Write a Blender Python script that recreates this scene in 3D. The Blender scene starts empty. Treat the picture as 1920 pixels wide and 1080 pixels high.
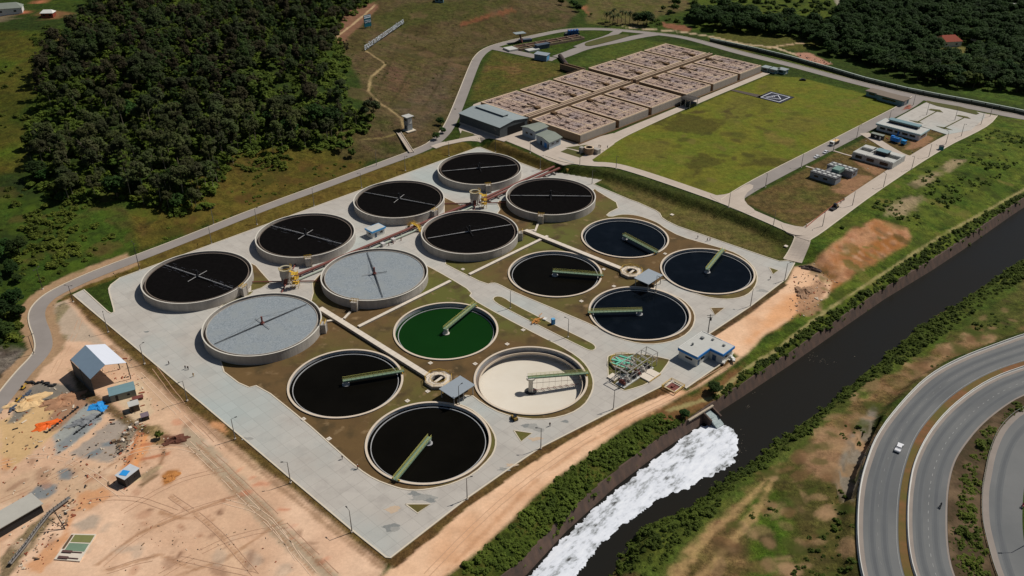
import bpy, math, random
import numpy as np
from mathutils import Vector, Matrix
from mathutils.geometry import tessellate_polygon
random.seed(7)
R = math.radians
scene = bpy.context.scene
COL = scene.collection
# ------------------------------------------------------------ camera
PITCH, FOC, CAMH = R(30.6), 1631.86, 184.03
cd = bpy.data.cameras.new('camera')
cam = bpy.data.objects.new('camera', cd)
COL.objects.link(cam)
cam.location = (0, 0, CAMH)
cam.rotation_euler = (math.pi / 2 - PITCH, 0, 0)
cd.sensor_width = 36
cd.lens = 36 * FOC / 1920
cd.clip_start = 1
cd.clip_end = 9000
scene.camera = cam
# ------------------------------------------------------------ sky, sun, exposure
SUN_EL, SUN_AZ = R(52), R(28)          # azimuth measured from +x towards +y
w = bpy.data.worlds.new('World')
scene.world = w
w.use_nodes = True
nt = w.node_tree
nt.nodes.clear()
sky = nt.nodes.new('ShaderNodeTexSky')
sky.sky_type = 'NISHITA'
sky.sun_disc = False
sky.sun_elevation = SUN_EL
sky.sun_rotation = math.pi / 2 - SUN_AZ
bg = nt.nodes.new('ShaderNodeBackground')
bg.inputs[1].default_value = 0.05
wo = nt.nodes.new('ShaderNodeOutputWorld')
nt.links.new(sky.outputs[0], bg.inputs[0])
nt.links.new(bg.outputs[0], wo.inputs[0])
sd = bpy.data.lights.new('sun', 'SUN')
sd.energy = 5.0
sd.angle = R(0.5)
sd.color = (1, 0.955, 0.88)
sun = bpy.data.objects.new('sun', sd)
COL.objects.link(sun)
sun.location = (0, 0, 300)
sdir = Vector((math.cos(SUN_EL) * math.cos(SUN_AZ), math.cos(SUN_EL) * math.sin(SUN_AZ), math.sin(SUN_EL)))
sun.rotation_euler = sdir.to_track_quat('Z', 'Y').to_euler()
vs = scene.view_settings
vs.view_transform = 'Standard'
vs.look = 'None'
vs.exposure = -0.42
vs.gamma = 1
scene.cycles.max_bounces = 5

# ------------------------------------------------------------ survey: site frame and sight lines used to read real positions
S2 = math.sqrt(.5)
CP, SP = math.cos(PITCH), math.sin(PITCH)
def ab(a, b):                      # site axes (a south-east, b north-east) to world
    return ((a + b) * S2, (b - a) * S2)
def to_ab(x, y):
    return ((x - y) * S2, (x + y) * S2)
def ray(px, py):
    u, v = (px - 960) / FOC, (540 - py) / FOC
    return (u, CP + v * SP, -SP + v * CP)
def W(px, py, z=0.0):
    d = ray(px, py)
    t = (z - CAMH) / d[2]
    return (d[0] * t, d[1] * t)
def WP(pts, z=0.0):
    return [W(p[0], p[1], z) for p in pts]

# ------------------------------------------------------------ numeric helpers
def vnoise(x, y, s, seed=0):
    x = np.asarray(x) / s + 913.7 * (seed + 1); y = np.asarray(y) / s + 371.3 * (seed + 2)
    xi = np.floor(x).astype(np.int64); yi = np.floor(y).astype(np.int64)
    fx = x - xi; fy = y - yi
    fx = fx * fx * (3 - 2 * fx); fy = fy * fy * (3 - 2 * fy)
    def h(i, j):
        n = (i * 374761393 + j * 668265263 + seed * 974711) & 0xffffffff
        n = ((n ^ (n >> 13)) * 1274126177) & 0xffffffff
        return ((n ^ (n >> 16)) & 0xffff) / 65535.0
    return (h(xi, yi) * (1 - fx) + h(xi + 1, yi) * fx) * (1 - fy) + (h(xi, yi + 1) * (1 - fx) + h(xi + 1, yi + 1) * fx) * fy
def fbm(x, y, s, seed=0, o=4):
    r = 0; a = .5; t = 0
    for k in range(o):
        r = r + a * vnoise(x, y, s / 2 ** k, seed + k * 7); t += a; a *= .55
    return r / t
def sst(x, a, b):
    t = np.clip((x - a) / (b - a), 0, 1)
    return t * t * (3 - 2 * t)
def dist_poly(x, y, pts, closed=False):
    d = np.full(np.shape(x), 1e18)
    n = len(pts)
    for i in range(n if closed else n - 1):
        ax, ay = pts[i]; bx, by = pts[(i + 1) % n]
        vx, vy = bx - ax, by - ay
        L = vx * vx + vy * vy + 1e-12
        t = np.clip(((x - ax) * vx + (y - ay) * vy) / L, 0, 1)
        d = np.minimum(d, (x - ax - t * vx) ** 2 + (y - ay - t * vy) ** 2)
    return np.sqrt(d)
def inside(x, y, pts):
    r = np.zeros(np.shape(x), bool)
    n = len(pts)
    for i in range(n):
        ax, ay = pts[i]; bx, by = pts[(i + 1) % n]
        if ay == by: continue
        c = ((ay > y) != (by > y)) & (x < (bx - ax) * (y - ay) / (by - ay) + ax)
        r ^= c
    return r
def sdf(x, y, pts):                # positive inside
    return np.where(inside(x, y, pts), 1, -1) * dist_poly(x, y, pts, True)

# ------------------------------------------------------------ outlines surveyed on the ground
CLAR = [(51.9, 356.35), (83.86, 325.34), (18.35, 322.93), (50.45, 291.56), (-25.3, 278.93), (6.61, 247.55), (-58.26, 245.71), (-26.72, 214.52)]
FILT = [(-95., 278.3), (-57.5, 316.5), (-130.9, 314.3), (-93.7, 352.3), (-55.6, 391.), (-17.2, 429.6), (-19.3, 355.4), (19.2, 394.3)]
WL, WR = -6.0, 4.0
LW = [(700, 1400), (820, 1240), (930, 1125), (990, 1079), (1065, 997), (1156, 914), (1240, 849), (1313, 800), (1339, 781), (1399, 742), (1484, 685), (1562, 630), (1660, 562), (1752, 506), (1806, 470), (1901, 403), (1990, 345), (2150, 250)]
RW = [(950, 1400), (1070, 1180), (1143, 1079), (1194, 994), (1305, 939), (1356, 896), (1416, 858), (1484, 806), (1548, 755), (1612, 704), (1640, 685), (1711, 617), (1801, 562), (1860, 519), (1920, 481), (2050, 410), (2250, 300)]
LWw, RWw = WP(LW, WL), WP(RW, WL)
RIVER = LWw + RWw[::-1]
HZ = 3.0
H0 = [(1680, 1230), (1640, 1150), (1614, 1079), (1606, 1011), (1607, 955), (1611, 914), (1619, 879), (1642, 815), (1689, 755), (1740, 704), (1804.6, 670), (1881, 642), (1920, 628), (2060, 590)]
H1 = [(1760, 1230), (1722, 1150), (1695, 1079), (1685, 1030), (1684, 974), (1688, 917.5), (1698, 872), (1715, 824), (1740.5, 787), (1783, 742.5), (1847, 702), (1920, 676), (2060, 640)]
H2 = [(1790, 1230), (1745, 1150), (1714, 1079), (1703, 1030), (1700, 974), (1703, 917.5), (1713, 866), (1740.5, 811), (1783, 762), (1847, 715), (1920, 687), (2060, 650)]
H3 = [(1880, 1230), (1825, 1150), (1789, 1079), (1778, 1030), (1776, 974), (1778, 917.5), (1788, 871), (1804.6, 841), (1839, 798), (1881, 764), (1920, 740), (2060, 690)]
H4 = [(1960, 1230), (1905, 1150), (1869, 1079), (1852.5, 1020), (1842, 974), (1842, 917.5), (1847, 893), (1856, 845), (1877, 798), (1920, 762), (2060, 712)]
H5 = [(2020, 1230), (1965, 1150), (1932, 1079), (1920, 1020), (1916, 974), (1919, 917.5), (1927, 880), (1945, 845), (1975, 815), (2060, 780)]
H0w, H1w, H2w, H3w, H4w, H5w = [WP(h, HZ) for h in (H0, H1, H2, H3, H4, H5)]
HWY = H0w + [(600, 200), (500, 60)]
ZU = 4.0
CUT = WP([(1566, 950), (1572, 900), (1592, 850), (1622, 805), (1645, 790), (1650, 796), (1630, 838), (1612, 880), (1604, 920), (1602, 952)], -1.0)
FOOT = WP([(-300, 1100), (-60, 800), (30, 640), (50, 555), (250, 478), (600, 345), (828, 258), (880, 130), (898, 85), (1070, 45), (1100, 42)], 3.5)
FA = [to_ab(*q) for q in FOOT]
HILL = FOOT + [ab(-640, 700), ab(-1500, 1100), ab(-2600, 300), ab(-1500, -600), ab(-500, -250)]

def bedge(a):
    return np.interp(a, [-420, -296, -284, -266, -190, -152, -140], [319.5, 319.5, 325, 331.5, 333, 325, 320])
def zfun(x, y):
    a = (x - y) * S2; b = (x + y) * S2
    zt = ZU * np.clip((b - 85) / 225, 0, 1)
    d1 = b - bedge(a); d2 = -344.8 - a
    wsl = np.interp(a, [-345, -296, -284, -266, -200, -160], [5, 4.4, 3, 5.5, 7.5, 11])
    wsl = wsl + np.interp(a, [-166, -157], [0, 5]); w6 = np.minimum(wsl, np.interp(a, [-166, -157], [6, 16]))
    k = np.maximum(sst((d1 - (wsl - w6)) / w6, 0.04, 1.0), sst(d2, .4, 5.0) * sst(b, 60, 105))
    z = zt * k
    # hill north-west of the perimeter road
    dh = sdf(x, y, HILL)
    hh = 42 * np.tanh(np.clip(dh - 4, 0, 1e9) / 230) * (0.55 + .45 * sst(b, 20, 230))
    hh = hh + np.clip(dh, 0, 30) / 30 * 5 * (fbm(x, y, 70, 3) - .5) + np.clip(dh, 0, 30) / 30 * .8 * (fbm(x, y, 9, 5) - .5)
    z = z + np.where(dh > 0, hh, 0)
    # far wooded country beyond the north-east road
    far = sst((x * .35 + y * .94), 640, 900)
    z = z + far * np.where(dh > 0, 0, 1) * (5 * (fbm(x, y, 110, 11) - .4))
    # river cut
    dr = dist_poly(x, y, LWw)
    dR = dist_poly(x, y, RWw)
    inr = inside(x, y, RIVER)
    av = -a  # left of the river = smaller a
    mid = dr < dR
    capL = -1.95 + np.clip(dr - 3, 0, 1e9) * .2
    capR = -6.2 + 4.6 * sst(dR, 0, 7) + np.clip(dR - 7, 0, 1e9) * .07 + 1.0 * (fbm(x, y, 14, 21) - .5)
    right = (~inr) & (~mid)
    z = np.where((~inr) & mid, np.minimum(z, capL), z)
    zr = np.minimum(capR, 1.0)
    dw = sdf(x, y, HWY)
    zr = np.where(dw > -6, zr + (HZ - .25 - zr) * sst(dw, -5, -1), zr)
    cut = sdf(x, y, CUT)
    zr = np.where(cut > 0, np.minimum(zr, -2.8), zr)
    z = np.where(right, zr, z)
    z = np.where(inr, -8.0, z)
    z = np.where((~inr) & mid & (dr < 2.3), -9.0, z)
    for cx, cy in CLAR:
        z = np.where((x - cx) ** 2 + (y - cy) ** 2 < 20.5 ** 2, -6.5, z)
    return z

# ------------------------------------------------------------ terrain grid
def axis(lo, hi, fine0, fine1, st, grow=1.09):
    c = list(np.arange(fine0, fine1 + .01, st))
    s = st; v = fine0; left = []
    while v > lo:
        s *= grow; v -= s; left.append(v)
    s = st; v = fine1; rt = []
    while v < hi:
        s *= grow; v += s; rt.append(v)
    return np.array(left[::-1] + c + rt)
GX = axis(-3500, 3500, -262, 290, .9)
GY = np.concatenate([axis(-400, 330, 138, 330, .85)[:-1], axis(330.2, 5200, 330.2, 600, 1.3, 1.03)])
GY = np.unique(GY)
NX, NY = len(GX), len(GY)
MX, MY = np.meshgrid(GX, GY)
MZ = zfun(MX, MY)
def gz(x, y):
    x = np.asarray(x, float); y = np.asarray(y, float)
    i = np.clip(np.searchsorted(GX, x) - 1, 0, NX - 2); j = np.clip(np.searchsorted(GY, y) - 1, 0, NY - 2)
    fx = (x - GX[i]) / (GX[i + 1] - GX[i]); fy = (y - GY[j]) / (GY[j + 1] - GY[j])
    return (MZ[j, i] * (1 - fx) + MZ[j, i + 1] * fx) * (1 - fy) + (MZ[j + 1, i] * (1 - fx) + MZ[j + 1, i + 1] * fx) * fy
TT = np.linspace(0, 1, 500)
def G(px, py):                     # where the sight line through a photo point meets the ground
    d = ray(px, py)
    z0, z1 = 75.0, -9.0
    zz = z0 + (z1 - z0) * TT
    t = (zz - CAMH) / d[2]
    h = zz - gz(d[0] * t, d[1] * t)
    i = int(np.argmax(h < 0)) if (h < 0).any() else len(TT) - 1
    i = max(i, 1)
    f = h[i - 1] / (h[i - 1] - h[i] + 1e-9)
    z = zz[i - 1] + (zz[i] - zz[i - 1]) * f
    t = (z - CAMH) / d[2]
    return (d[0] * t, d[1] * t, z)
def GP(pts):
    return [G(p[0], p[1]) for p in pts]

# ------------------------------------------------------------ materials
def srgb(r, g, b):
    return tuple(((c / 255) / 12.92 if c / 255 <= .04045 else ((c / 255 + .055) / 1.055) ** 2.4) for c in (r, g, b))
MATS = {}
def mat(name, col, rough=.8, var=.15, scale=.5, metal=0., bump=0., detail=6, col2=None, spec=.3, kind='noise', bscale=None, attr=None, sc3=None):
    if name in MATS: return MATS[name]
    m = bpy.data.materials.new(name); m.use_nodes = True
    n = m.node_tree; n.nodes.clear(); L = n.links.new
    out = n.nodes.new('ShaderNodeOutputMaterial'); bs = n.nodes.new('ShaderNodeBsdfPrincipled')
    L(bs.outputs[0], out.inputs[0])
    bs.inputs['Roughness'].default_value = rough
    bs.inputs['Metallic'].default_value = metal
    bs.inputs['Specular IOR Level'].default_value = spec
    geo = n.nodes.new('ShaderNodeNewGeometry')
    vec = geo.outputs['Position']
    if sc3:
        mp = n.nodes.new('ShaderNodeMapping'); mp.inputs['Rotation'].default_value = (0, 0, sc3[3] if len(sc3) > 3 else 0)
        mp2 = n.nodes.new('ShaderNodeMapping'); mp2.inputs['Scale'].default_value = sc3[:3]
        L(vec, mp.inputs[0]); L(mp.outputs[0], mp2.inputs[0]); vec = mp2.outputs[0]
    if kind == 'voronoi':
        t = n.nodes.new('ShaderNodeTexVoronoi'); t.inputs['Scale'].default_value = scale; fo = t.outputs['Color']
        sp = n.nodes.new('ShaderNodeSeparateColor'); L(fo, sp.inputs[0]); fo = sp.outputs[0]
    else:
        t = n.nodes.new('ShaderNodeTexNoise'); t.inputs['Scale'].default_value = scale
        t.inputs['Detail'].default_value = detail; t.inputs['Roughness'].default_value = .65; fo = t.outputs['Fac']
    L(vec, t.inputs['Vector'])
    mr = n.nodes.new('ShaderNodeMapRange')
    mr.inputs[1].default_value = .25 if kind == 'noise' else 0; mr.inputs[2].default_value = .75 if kind == 'noise' else 1
    L(fo, mr.inputs[0])
    mx = n.nodes.new('ShaderNodeMix'); mx.data_type = 'RGBA'
    L(mr.outputs[0], mx.inputs[0])
    if col2 is None:
        a = [max(0, c * (1 - var)) for c in col]; b = [min(1, c * (1 + var)) for c in col]
    else:
        a, b = col, col2
    mx.inputs[6].default_value = (*a, 1); mx.inputs[7].default_value = (*b, 1)
    L(mx.outputs[2], bs.inputs['Base Color'])
    if bump:
        t2 = n.nodes.new('ShaderNodeTexNoise'); t2.inputs['Scale'].default_value = bscale or scale * 3; t2.inputs['Detail'].default_value = 4
        L(vec, t2.inputs['Vector'])
        bp = n.nodes.new('ShaderNodeBump'); bp.inputs['Strength'].default_value = min(1, bump); bp.inputs['Distance'].default_value = max(bump, .3)
        L(t2.outputs[0], bp.inputs['Height']); L(bp.outputs[0], bs.inputs['Normal'])
    MATS[name] = m
    return m

# ------------------------------------------------------------ mesh collector
class MB:
    def __init__(s): s.v = []; s.f = []; s.o = (0, 0, 0)
    def add(s, v, f):
        n = len(s.v); s.v += [tuple(q) for q in v]; s.f += [tuple(i + n for i in q) for q in f]; return s
    def box(s, c, d, rz=0, tilt=None):
        hx, hy, hz = d[0] / 2, d[1] / 2, d[2] / 2
        v = [(x, y, z) for z in (-hz, hz) for x, y in ((-hx, -hy), (hx, -hy), (hx, hy), (-hx, hy))]
        ca, sa = math.cos(rz), math.sin(rz)
        if tilt: v = [tuple(Matrix.Rotation(tilt[0], 3, tilt[1]) @ Vector(q)) for q in v]
        v = [(c[0] + x * ca - y * sa, c[1] + x * sa + y * ca, c[2] + z) for x, y, z in v]
        return s.add(v, [(3, 2, 1, 0), (4, 5, 6, 7), (0, 1, 5, 4), (1, 2, 6, 5), (2, 3, 7, 6), (3, 0, 4, 7)])
    def bar(s, p, q, wd, ht):            # box beam from p to q, width horizontal, height vertical; p and q on its centre line
        p = Vector(p); q = Vector(q); d = (q - p)
        L = d.length; d.normalize()
        side = d.cross(Vector((0, 0, 1)))
        if side.length < 1e-4: side = Vector((1, 0, 0))
        side.normalize(); up = side.cross(d)
        v = []
        for e in (p, q):
            for i, j in ((-1, -1), (1, -1), (1, 1), (-1, 1)):
                v.append(e + side * (i * wd / 2) + up * (j * ht / 2))
        return s.add(v, [(0, 1, 2, 3), (7, 6, 5, 4), (0, 4, 5, 1), (1, 5, 6, 2), (2, 6, 7, 3), (3, 7, 4, 0)])
    def tube(s, p, q, r, r2=None, n=8, cap=True):
        p = Vector(p); q = Vector(q); d = (q - p).normalized(); r2 = r if r2 is None else r2
        a = d.orthogonal().normalized(); b = d.cross(a)
        v = []
        for e, rr in ((p, r), (q, r2)):
            for k in range(n):
                t = 2 * math.pi * k / n
                v.append(e + a * (rr * math.cos(t)) + b * (rr * math.sin(t)))
        f = [(k, (k + 1) % n, n + (k + 1) % n, n + k) for k in range(n)]
        if cap: f += [tuple(range(n - 1, -1, -1)), tuple(range(n, 2 * n))]
        return s.add(v, f)
    def path(s, pts, r, n=8):
        for i in range(len(pts) - 1): s.tube(pts[i], pts[i + 1], r, n=n)
        return s
    def cyl(s, c, r, z0, z1, n=48, r2=None):
        return s.tube((c[0], c[1], z0), (c[0], c[1], z1), r, r2, n)
    def ring(s, c, ri, ro, z0, z1, n=128, a0=0, a1=2 * math.pi):
        full = abs(a1 - a0 - 2 * math.pi) < 1e-6
        m = n if full else n + 1
        v = []
        for k in range(m):
            t = a0 + (a1 - a0) * k / n; ct, st = math.cos(t), math.sin(t)
            for rr, zz in ((ri, z0), (ro, z0), (ro, z1), (ri, z1)): v.append((c[0] + rr * ct, c[1] + rr * st, zz))
        f = []
        for k in range(n):
            a = 4 * k; b = 4 * ((k + 1) % m)
            for i in range(4): f.append((a + i, b + i, b + (i + 1) % 4, a + (i + 1) % 4))
        if not full: f += [(3, 2, 1, 0), (4 * (m - 1), 4 * (m - 1) + 1, 4 * (m - 1) + 2, 4 * (m - 1) + 3)]
        return s.add(v, f)
    def disc(s, c, r, z, n=128):
        return s.add([(c[0] + r * math.cos(2 * math.pi * k / n), c[1] + r * math.sin(2 * math.pi * k / n), z) for k in range(n)], [tuple(range(n))])
    def prism(s, pts, z0, z1, holes=()):
        loops = [[Vector((p[0], p[1], 0)) for p in pts]] + [[Vector((p[0], p[1], 0)) for p in h] for h in holes]
        flat = [v for l in loops for v in l]
        tr = tessellate_polygon(loops)
        n = len(flat)
        v = [(q.x, q.y, z1) for q in flat] + [(q.x, q.y, z0) for q in flat]
        f = []
        for t in tr:
            a, b, c = [flat[i] for i in t]
            if (b - a).cross(c - a).z < 0: t = t[::-1]
            f.append(tuple(t))
        o = 0
        for l in loops:
            m = len(l)
            ar = sum(l[i].x * l[(i + 1) % m].y - l[(i + 1) % m].x * l[i].y for i in range(m))
            for i in range(m):
                j = (i + 1) % m
                q = (o + i, n + o + i, n + o + j, o + j)
                f.append(q if ar < 0 else q[::-1])
            o += m
        return s.add(v, f)
    def build(s, name, m, parent=None, loc=None, smooth=False, off=None):
        me = bpy.data.meshes.new(name)
        v = s.v
        if off is not None: v = [(q[0] - off[0], q[1] - off[1], q[2] - off[2]) for q in v]
        me.from_pydata(v, [], s.f); me.validate(); me.update()
        if smooth: me.polygons.foreach_set('use_smooth', [True] * len(me.polygons))
        me.materials.append(m)
        o = bpy.data.objects.new(name, me); COL.objects.link(o)
        if parent: o.parent = parent
        if loc: o.location = loc
        return o
def tag(o, label=None, cat=None, group=None, kind=None):
    if label: o['label'] = label
    if cat: o['category'] = cat
    if group: o['group'] = group
    if kind: o['kind'] = kind
    return o
def thing(name, label, cat, loc=(0, 0, 0), rz=0, group=None):
    o = bpy.data.objects.new(name, None); COL.objects.link(o)
    o.empty_display_size = 1
    o.location = loc; o.rotation_euler = (0, 0, rz)
    return tag(o, label, cat, group)
def dup(root, loc, rz=0, label=None, group=None, sc=None):
    r = root.copy(); COL.objects.link(r); r.location = loc; r.rotation_euler = (0, 0, rz)
    if sc: r.scale = (sc, sc, sc)
    if label: r['label'] = label
    if group: r['group'] = group
    for ch in root.children:
        c = ch.copy(); COL.objects.link(c); c.parent = r
        for g in ch.children:
            d = g.copy(); COL.objects.link(d); d.parent = c
    return r
def struct(name, mb, m, kind='structure', smooth=False):
    o = mb.build(name, m, smooth=smooth); o['kind'] = kind
    return o
# ------------------------------------------------------------ ground cover painted per vertex (surface colours; the embankment band also holds some slope shade)
C_MEADOW = srgb(62, 78, 22); C_DRY = srgb(98, 84, 44); C_FLOOR = srgb(38, 50, 20)
base = np.empty(MX.shape + (3,)); base[:] = C_MEADOW
RGH = np.ones(MX.shape)                # 1 vegetated, 0 bare
wob = (fbm(MX, MY, 14, 31) - .5)
wob2 = (fbm(MX, MY, 5, 41, 3) - .5); wob3 = (fbm(MX, MY, 1.9, 43, 2) - .5)
def paintw(poly, col, soft=2.0, wb=6.0, veg=None, al=1.0):
    xs = [q[0] for q in poly]; ys = [q[1] for q in poly]; pad = soft + wb + 3
    i0, i1 = np.searchsorted(GX, min(xs) - pad), np.searchsorted(GX, max(xs) + pad)
    j0, j1 = np.searchsorted(GY, min(ys) - pad), np.searchsorted(GY, max(ys) + pad)
    if i1 <= i0 or j1 <= j0: return
    sl = (slice(j0, j1), slice(i0, i1))
    d = sdf(MX[sl], MY[sl], poly) + wb * (.7 * wob[sl] + .6 * wob2[sl]) + min(wb, 2.5) * .9 * wob3[sl]
    k = sst(d, -soft * .7, soft * .7) * al
    base[sl] = base[sl] * (1 - k[..., None]) + np.array(col) * k[..., None]
    if veg is not None: RGH[sl] = RGH[sl] * (1 - k) + veg * k
def paint(px, col, soft=2.0, wb=6.0, veg=None, al=1.0):
    paintw([q[:2] for q in GP(px)], col, soft, wb, veg, al)
def strip(pts, wd):                     # ground polygon of a band along a world polyline
    L, Rr = [], []
    for i, p in enumerate(pts):
        a = pts[max(i - 1, 0)]; b = pts[min(i + 1, len(pts) - 1)]
        dx, dy = b[0] - a[0], b[1] - a[1]; l = math.hypot(dx, dy) or 1
        w_ = wd[i] if isinstance(wd, (list, tuple)) else wd
        L.append((p[0] - dy / l * w_ / 2, p[1] + dx / l * w_ / 2)); Rr.append((p[0] + dy / l * w_ / 2, p[1] - dx / l * w_ / 2))
    return L + Rr[::-1]
def paintline(px, wd, col, soft=.6, wb=.6, veg=None, al=1.0):
    paintw(strip([q[:2] for q in GP(px)], wd), col, soft, wb, veg, al)
def noisecol(px, cols, s, seed, soft=3, wb=8, veg=None):
    xy = [q[:2] for q in GP(px)]
    d = sdf(MX, MY, xy) + wb * wob
    k = sst(d, -soft, soft)
    n = fbm(MX, MY, s, seed) * (len(cols) - 1) * 1.6 - .3 * (len(cols) - 1)
    n = np.clip(n, 0, len(cols) - 1.001); i = n.astype(int); f = (n - i)[..., None]
    ca = np.array(cols); c = ca[i] * (1 - f) + ca[np.minimum(i + 1, len(cols) - 1)] * f
    base[:] = base * (1 - k[..., None]) + c * k[..., None]
    if veg is not None: RGH[:] = RGH * (1 - k) + veg * k

# whole country: mixed greens
n1 = fbm(MX, MY, 60, 51)[..., None]; n2 = fbm(MX, MY, 12, 52)[..., None]
base[:] = np.array(C_FLOOR) * (1 - n1) + np.array(C_MEADOW) * n1
base[:] = base * (.75 + .5 * n2)
# left valley and meadows
noisecol([(-80, 60), (75, 60), (70, 180), (40, 330), (20, 480), (-80, 520)], [srgb(50, 62, 15), srgb(78, 74, 25), srgb(66, 84, 20)], 28, 61)
noisecol([(-80, 330), (120, 320), (330, 330), (470, 290), (600, 290), (600, 340), (330, 432), (60, 545), (-80, 640)], [srgb(36, 48, 20), srgb(50, 66, 20), srgb(62, 80, 24), srgb(74, 66, 34)], 22, 62)
noisecol([(240, 400), (330, 350), (430, 285), (520, 275), (640, 282), (700, 290), (640, 338), (420, 410), (260, 470)], [srgb(70, 58, 28), srgb(88, 78, 30), srgb(76, 70, 26)], 16, 63)
noisecol([(0, 655), (45, 655), (45, 700), (0, 735), (-60, 760), (-60, 655)], [srgb(95, 85, 75), srgb(120, 110, 100), srgb(60, 50, 35)], 8, 64)
# hill with the lettering
noisecol([(640, 95), (650, 60), (700, 5), (760, -60), (1000, -60), (1085, 25), (1060, 50), (905, 88), (878, 150), (838, 255), (780, 290), (700, 300), (640, 300), (610, 250), (690, 235), (680, 160)],
         [srgb(66, 56, 32), srgb(78, 70, 38), srgb(88, 74, 50), srgb(64, 66, 28)], 22, 65, wb=5)
paint([(625, 75), (640, 20), (700, 5), (712, 12), (690, 35), (650, 75), (640, 85)], srgb(118, 86, 66), 2, 3, .4)
paint([(700, 30), (760, 5), (880, 0), (960, 0), (900, 30), (780, 45), (720, 60)], srgb(66, 70, 28), 5, 10, al=.7)
paint([(860, 45), (900, 30), (960, 16), (970, 22), (900, 38), (865, 50)], srgb(125, 76, 52), 2, 4, .5, .7)
paint([(740, 200), (800, 150), (860, 120), (830, 210), (780, 250)], srgb(92, 78, 64), 6, 9, al=.5)
paint([(720, 130), (740, 170), (765, 190), (770, 150), (740, 120)], srgb(100, 74, 58), 4, 6, al=.5)
for l in ([(685, 95), (722, 120), (695, 145), (691, 172), (710, 192), (730, 204), (752, 222), (757, 240)],):
    paintline(l, 1.5, srgb(150, 130, 92), veg=.3)
paintline([(676, 262), (720, 258), (748, 250)], 1.4, srgb(120, 108, 66), veg=.4)
for l in ([(760, 50), (735, 110), (700, 190)], [(852, 85), (820, 160), (790, 210)], [(780, 110), (750, 170), (730, 200)]):
    paintline(l, 1.6, srgb(58, 54, 28), al=.55)
paintline([(622, 82), (640, 62), (668, 40), (703, 10)], 1.6, srgb(170, 145, 110), veg=.3)
# slope beside the concrete yard and along the roads
paint([(150, 545), (262, 508), (895, 276), (930, 262), (850, 268), (600, 352), (250, 486), (140, 530)], srgb(96, 82, 36), 1.5, 2, .8)
paint([(850, 285), (935, 262), (1028, 305), (1050, 318), (1015, 320), (975, 307), (900, 277)], srgb(96, 82, 40), 1, 2, .8)
noisecol([(890, 160), (925, 95), (1000, 112), (1060, 120), (1050, 140), (905, 192), (882, 190)], [srgb(110, 84, 52), srgb(86, 80, 34), srgb(70, 76, 28)], 14, 66, wb=3)
noisecol([(1062, 125), (1110, 95), (1180, 72), (1330, 90), (1240, 86), (1110, 124)], [srgb(66, 80, 30), srgb(78, 88, 32)], 10, 67, wb=3)
# helicopter field
noisecol([(1110, 300), (1150, 262), (1290, 205), (1440, 142), (1500, 145), (1630, 178), (1690, 192), (1560, 268), (1370, 370), (1330, 365), (1180, 315)],
         [srgb(84, 84, 32), srgb(106, 104, 36), srgb(94, 102, 32), srgb(110, 100, 46)], 20, 68, wb=2, soft=1.5, veg=.5)
for c in ([(1180, 200), (1260, 215), (1230, 235), (1170, 225)], [(1270, 210), (1360, 225), (1330, 250), (1240, 245)], [(1420, 290), (1500, 300), (1480, 315), (1400, 310)], [(1320, 290), (1350, 300), (1300, 330), (1290, 310)]):
    paint(c, srgb(72, 66, 28), 3, 14, al=.75)
for c in ([(1480, 215), (1560, 225), (1500, 250), (1440, 240)], [(1380, 175), (1420, 200), (1380, 240), (1340, 210)], [(1180, 270), (1260, 262), (1250, 300), (1170, 300)]):
    paint(c, srgb(102, 96, 42), 5, 10, al=.6)
# slope below the helicopter field road and lawns
noisecol([(1062, 315), (1150, 318), (1360, 390), (1490, 448), (1478, 490), (1440, 482), (1240, 412), (1130, 345)], [srgb(78, 80, 34), srgb(100, 90, 50), srgb(88, 86, 38)], 12, 69, wb=1, soft=1)
noisecol([(1393, 378), (1560, 290), (1640, 250), (1700, 225), (1770, 250), (1720, 290), (1520, 425), (1500, 428)], [srgb(88, 72, 44), srgb(98, 82, 46), srgb(84, 82, 38)], 12, 70, wb=1, soft=1)
for c in ([(1560, 345), (1600, 325), (1640, 330), (1600, 365), (1560, 360)], [(1600, 300), (1680, 310), (1640, 330)], [(1720, 250), (1750, 258), (1735, 275), (1700, 280)]):
    paint(c, srgb(150, 112, 84), 2, 4, .2, .8)
# river bank east of the works, from the junction upstream
noisecol([(1500, 440), (1640, 350), (1850, 225), (2100, 200), (2100, 310), (1901, 395), (1752, 498), (1562, 622), (1480, 675), (1350, 760), (1330, 735), (1480, 600), (1560, 540), (1510, 490)],
         [srgb(52, 66, 20), srgb(72, 88, 26), srgb(88, 98, 34), srgb(60, 72, 24)], 14, 71)
noisecol([(1525, 495), (1560, 458), (1600, 424), (1640, 410), (1700, 428), (1712, 443), (1650, 490), (1600, 520), (1560, 548), (1520, 530)], [srgb(150, 104, 70), srgb(178, 132, 98), srgb(160, 108, 66), srgb(128, 98, 66)], 9, 72, soft=1.5, wb=5, veg=.25)
paint([(1605, 475), (1640, 450), (1690, 445), (1680, 462), (1640, 485), (1612, 492)], srgb(150, 98, 52), 3, 4, .1)
for c in ([(1660, 385), (1730, 360), (1735, 375), (1690, 410), (1655, 405)], [(1700, 345), (1790, 300), (1810, 300), (1760, 335), (1720, 355)]):
    paint(c, srgb(160, 138, 110), 3, 8, .3, .75)
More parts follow.
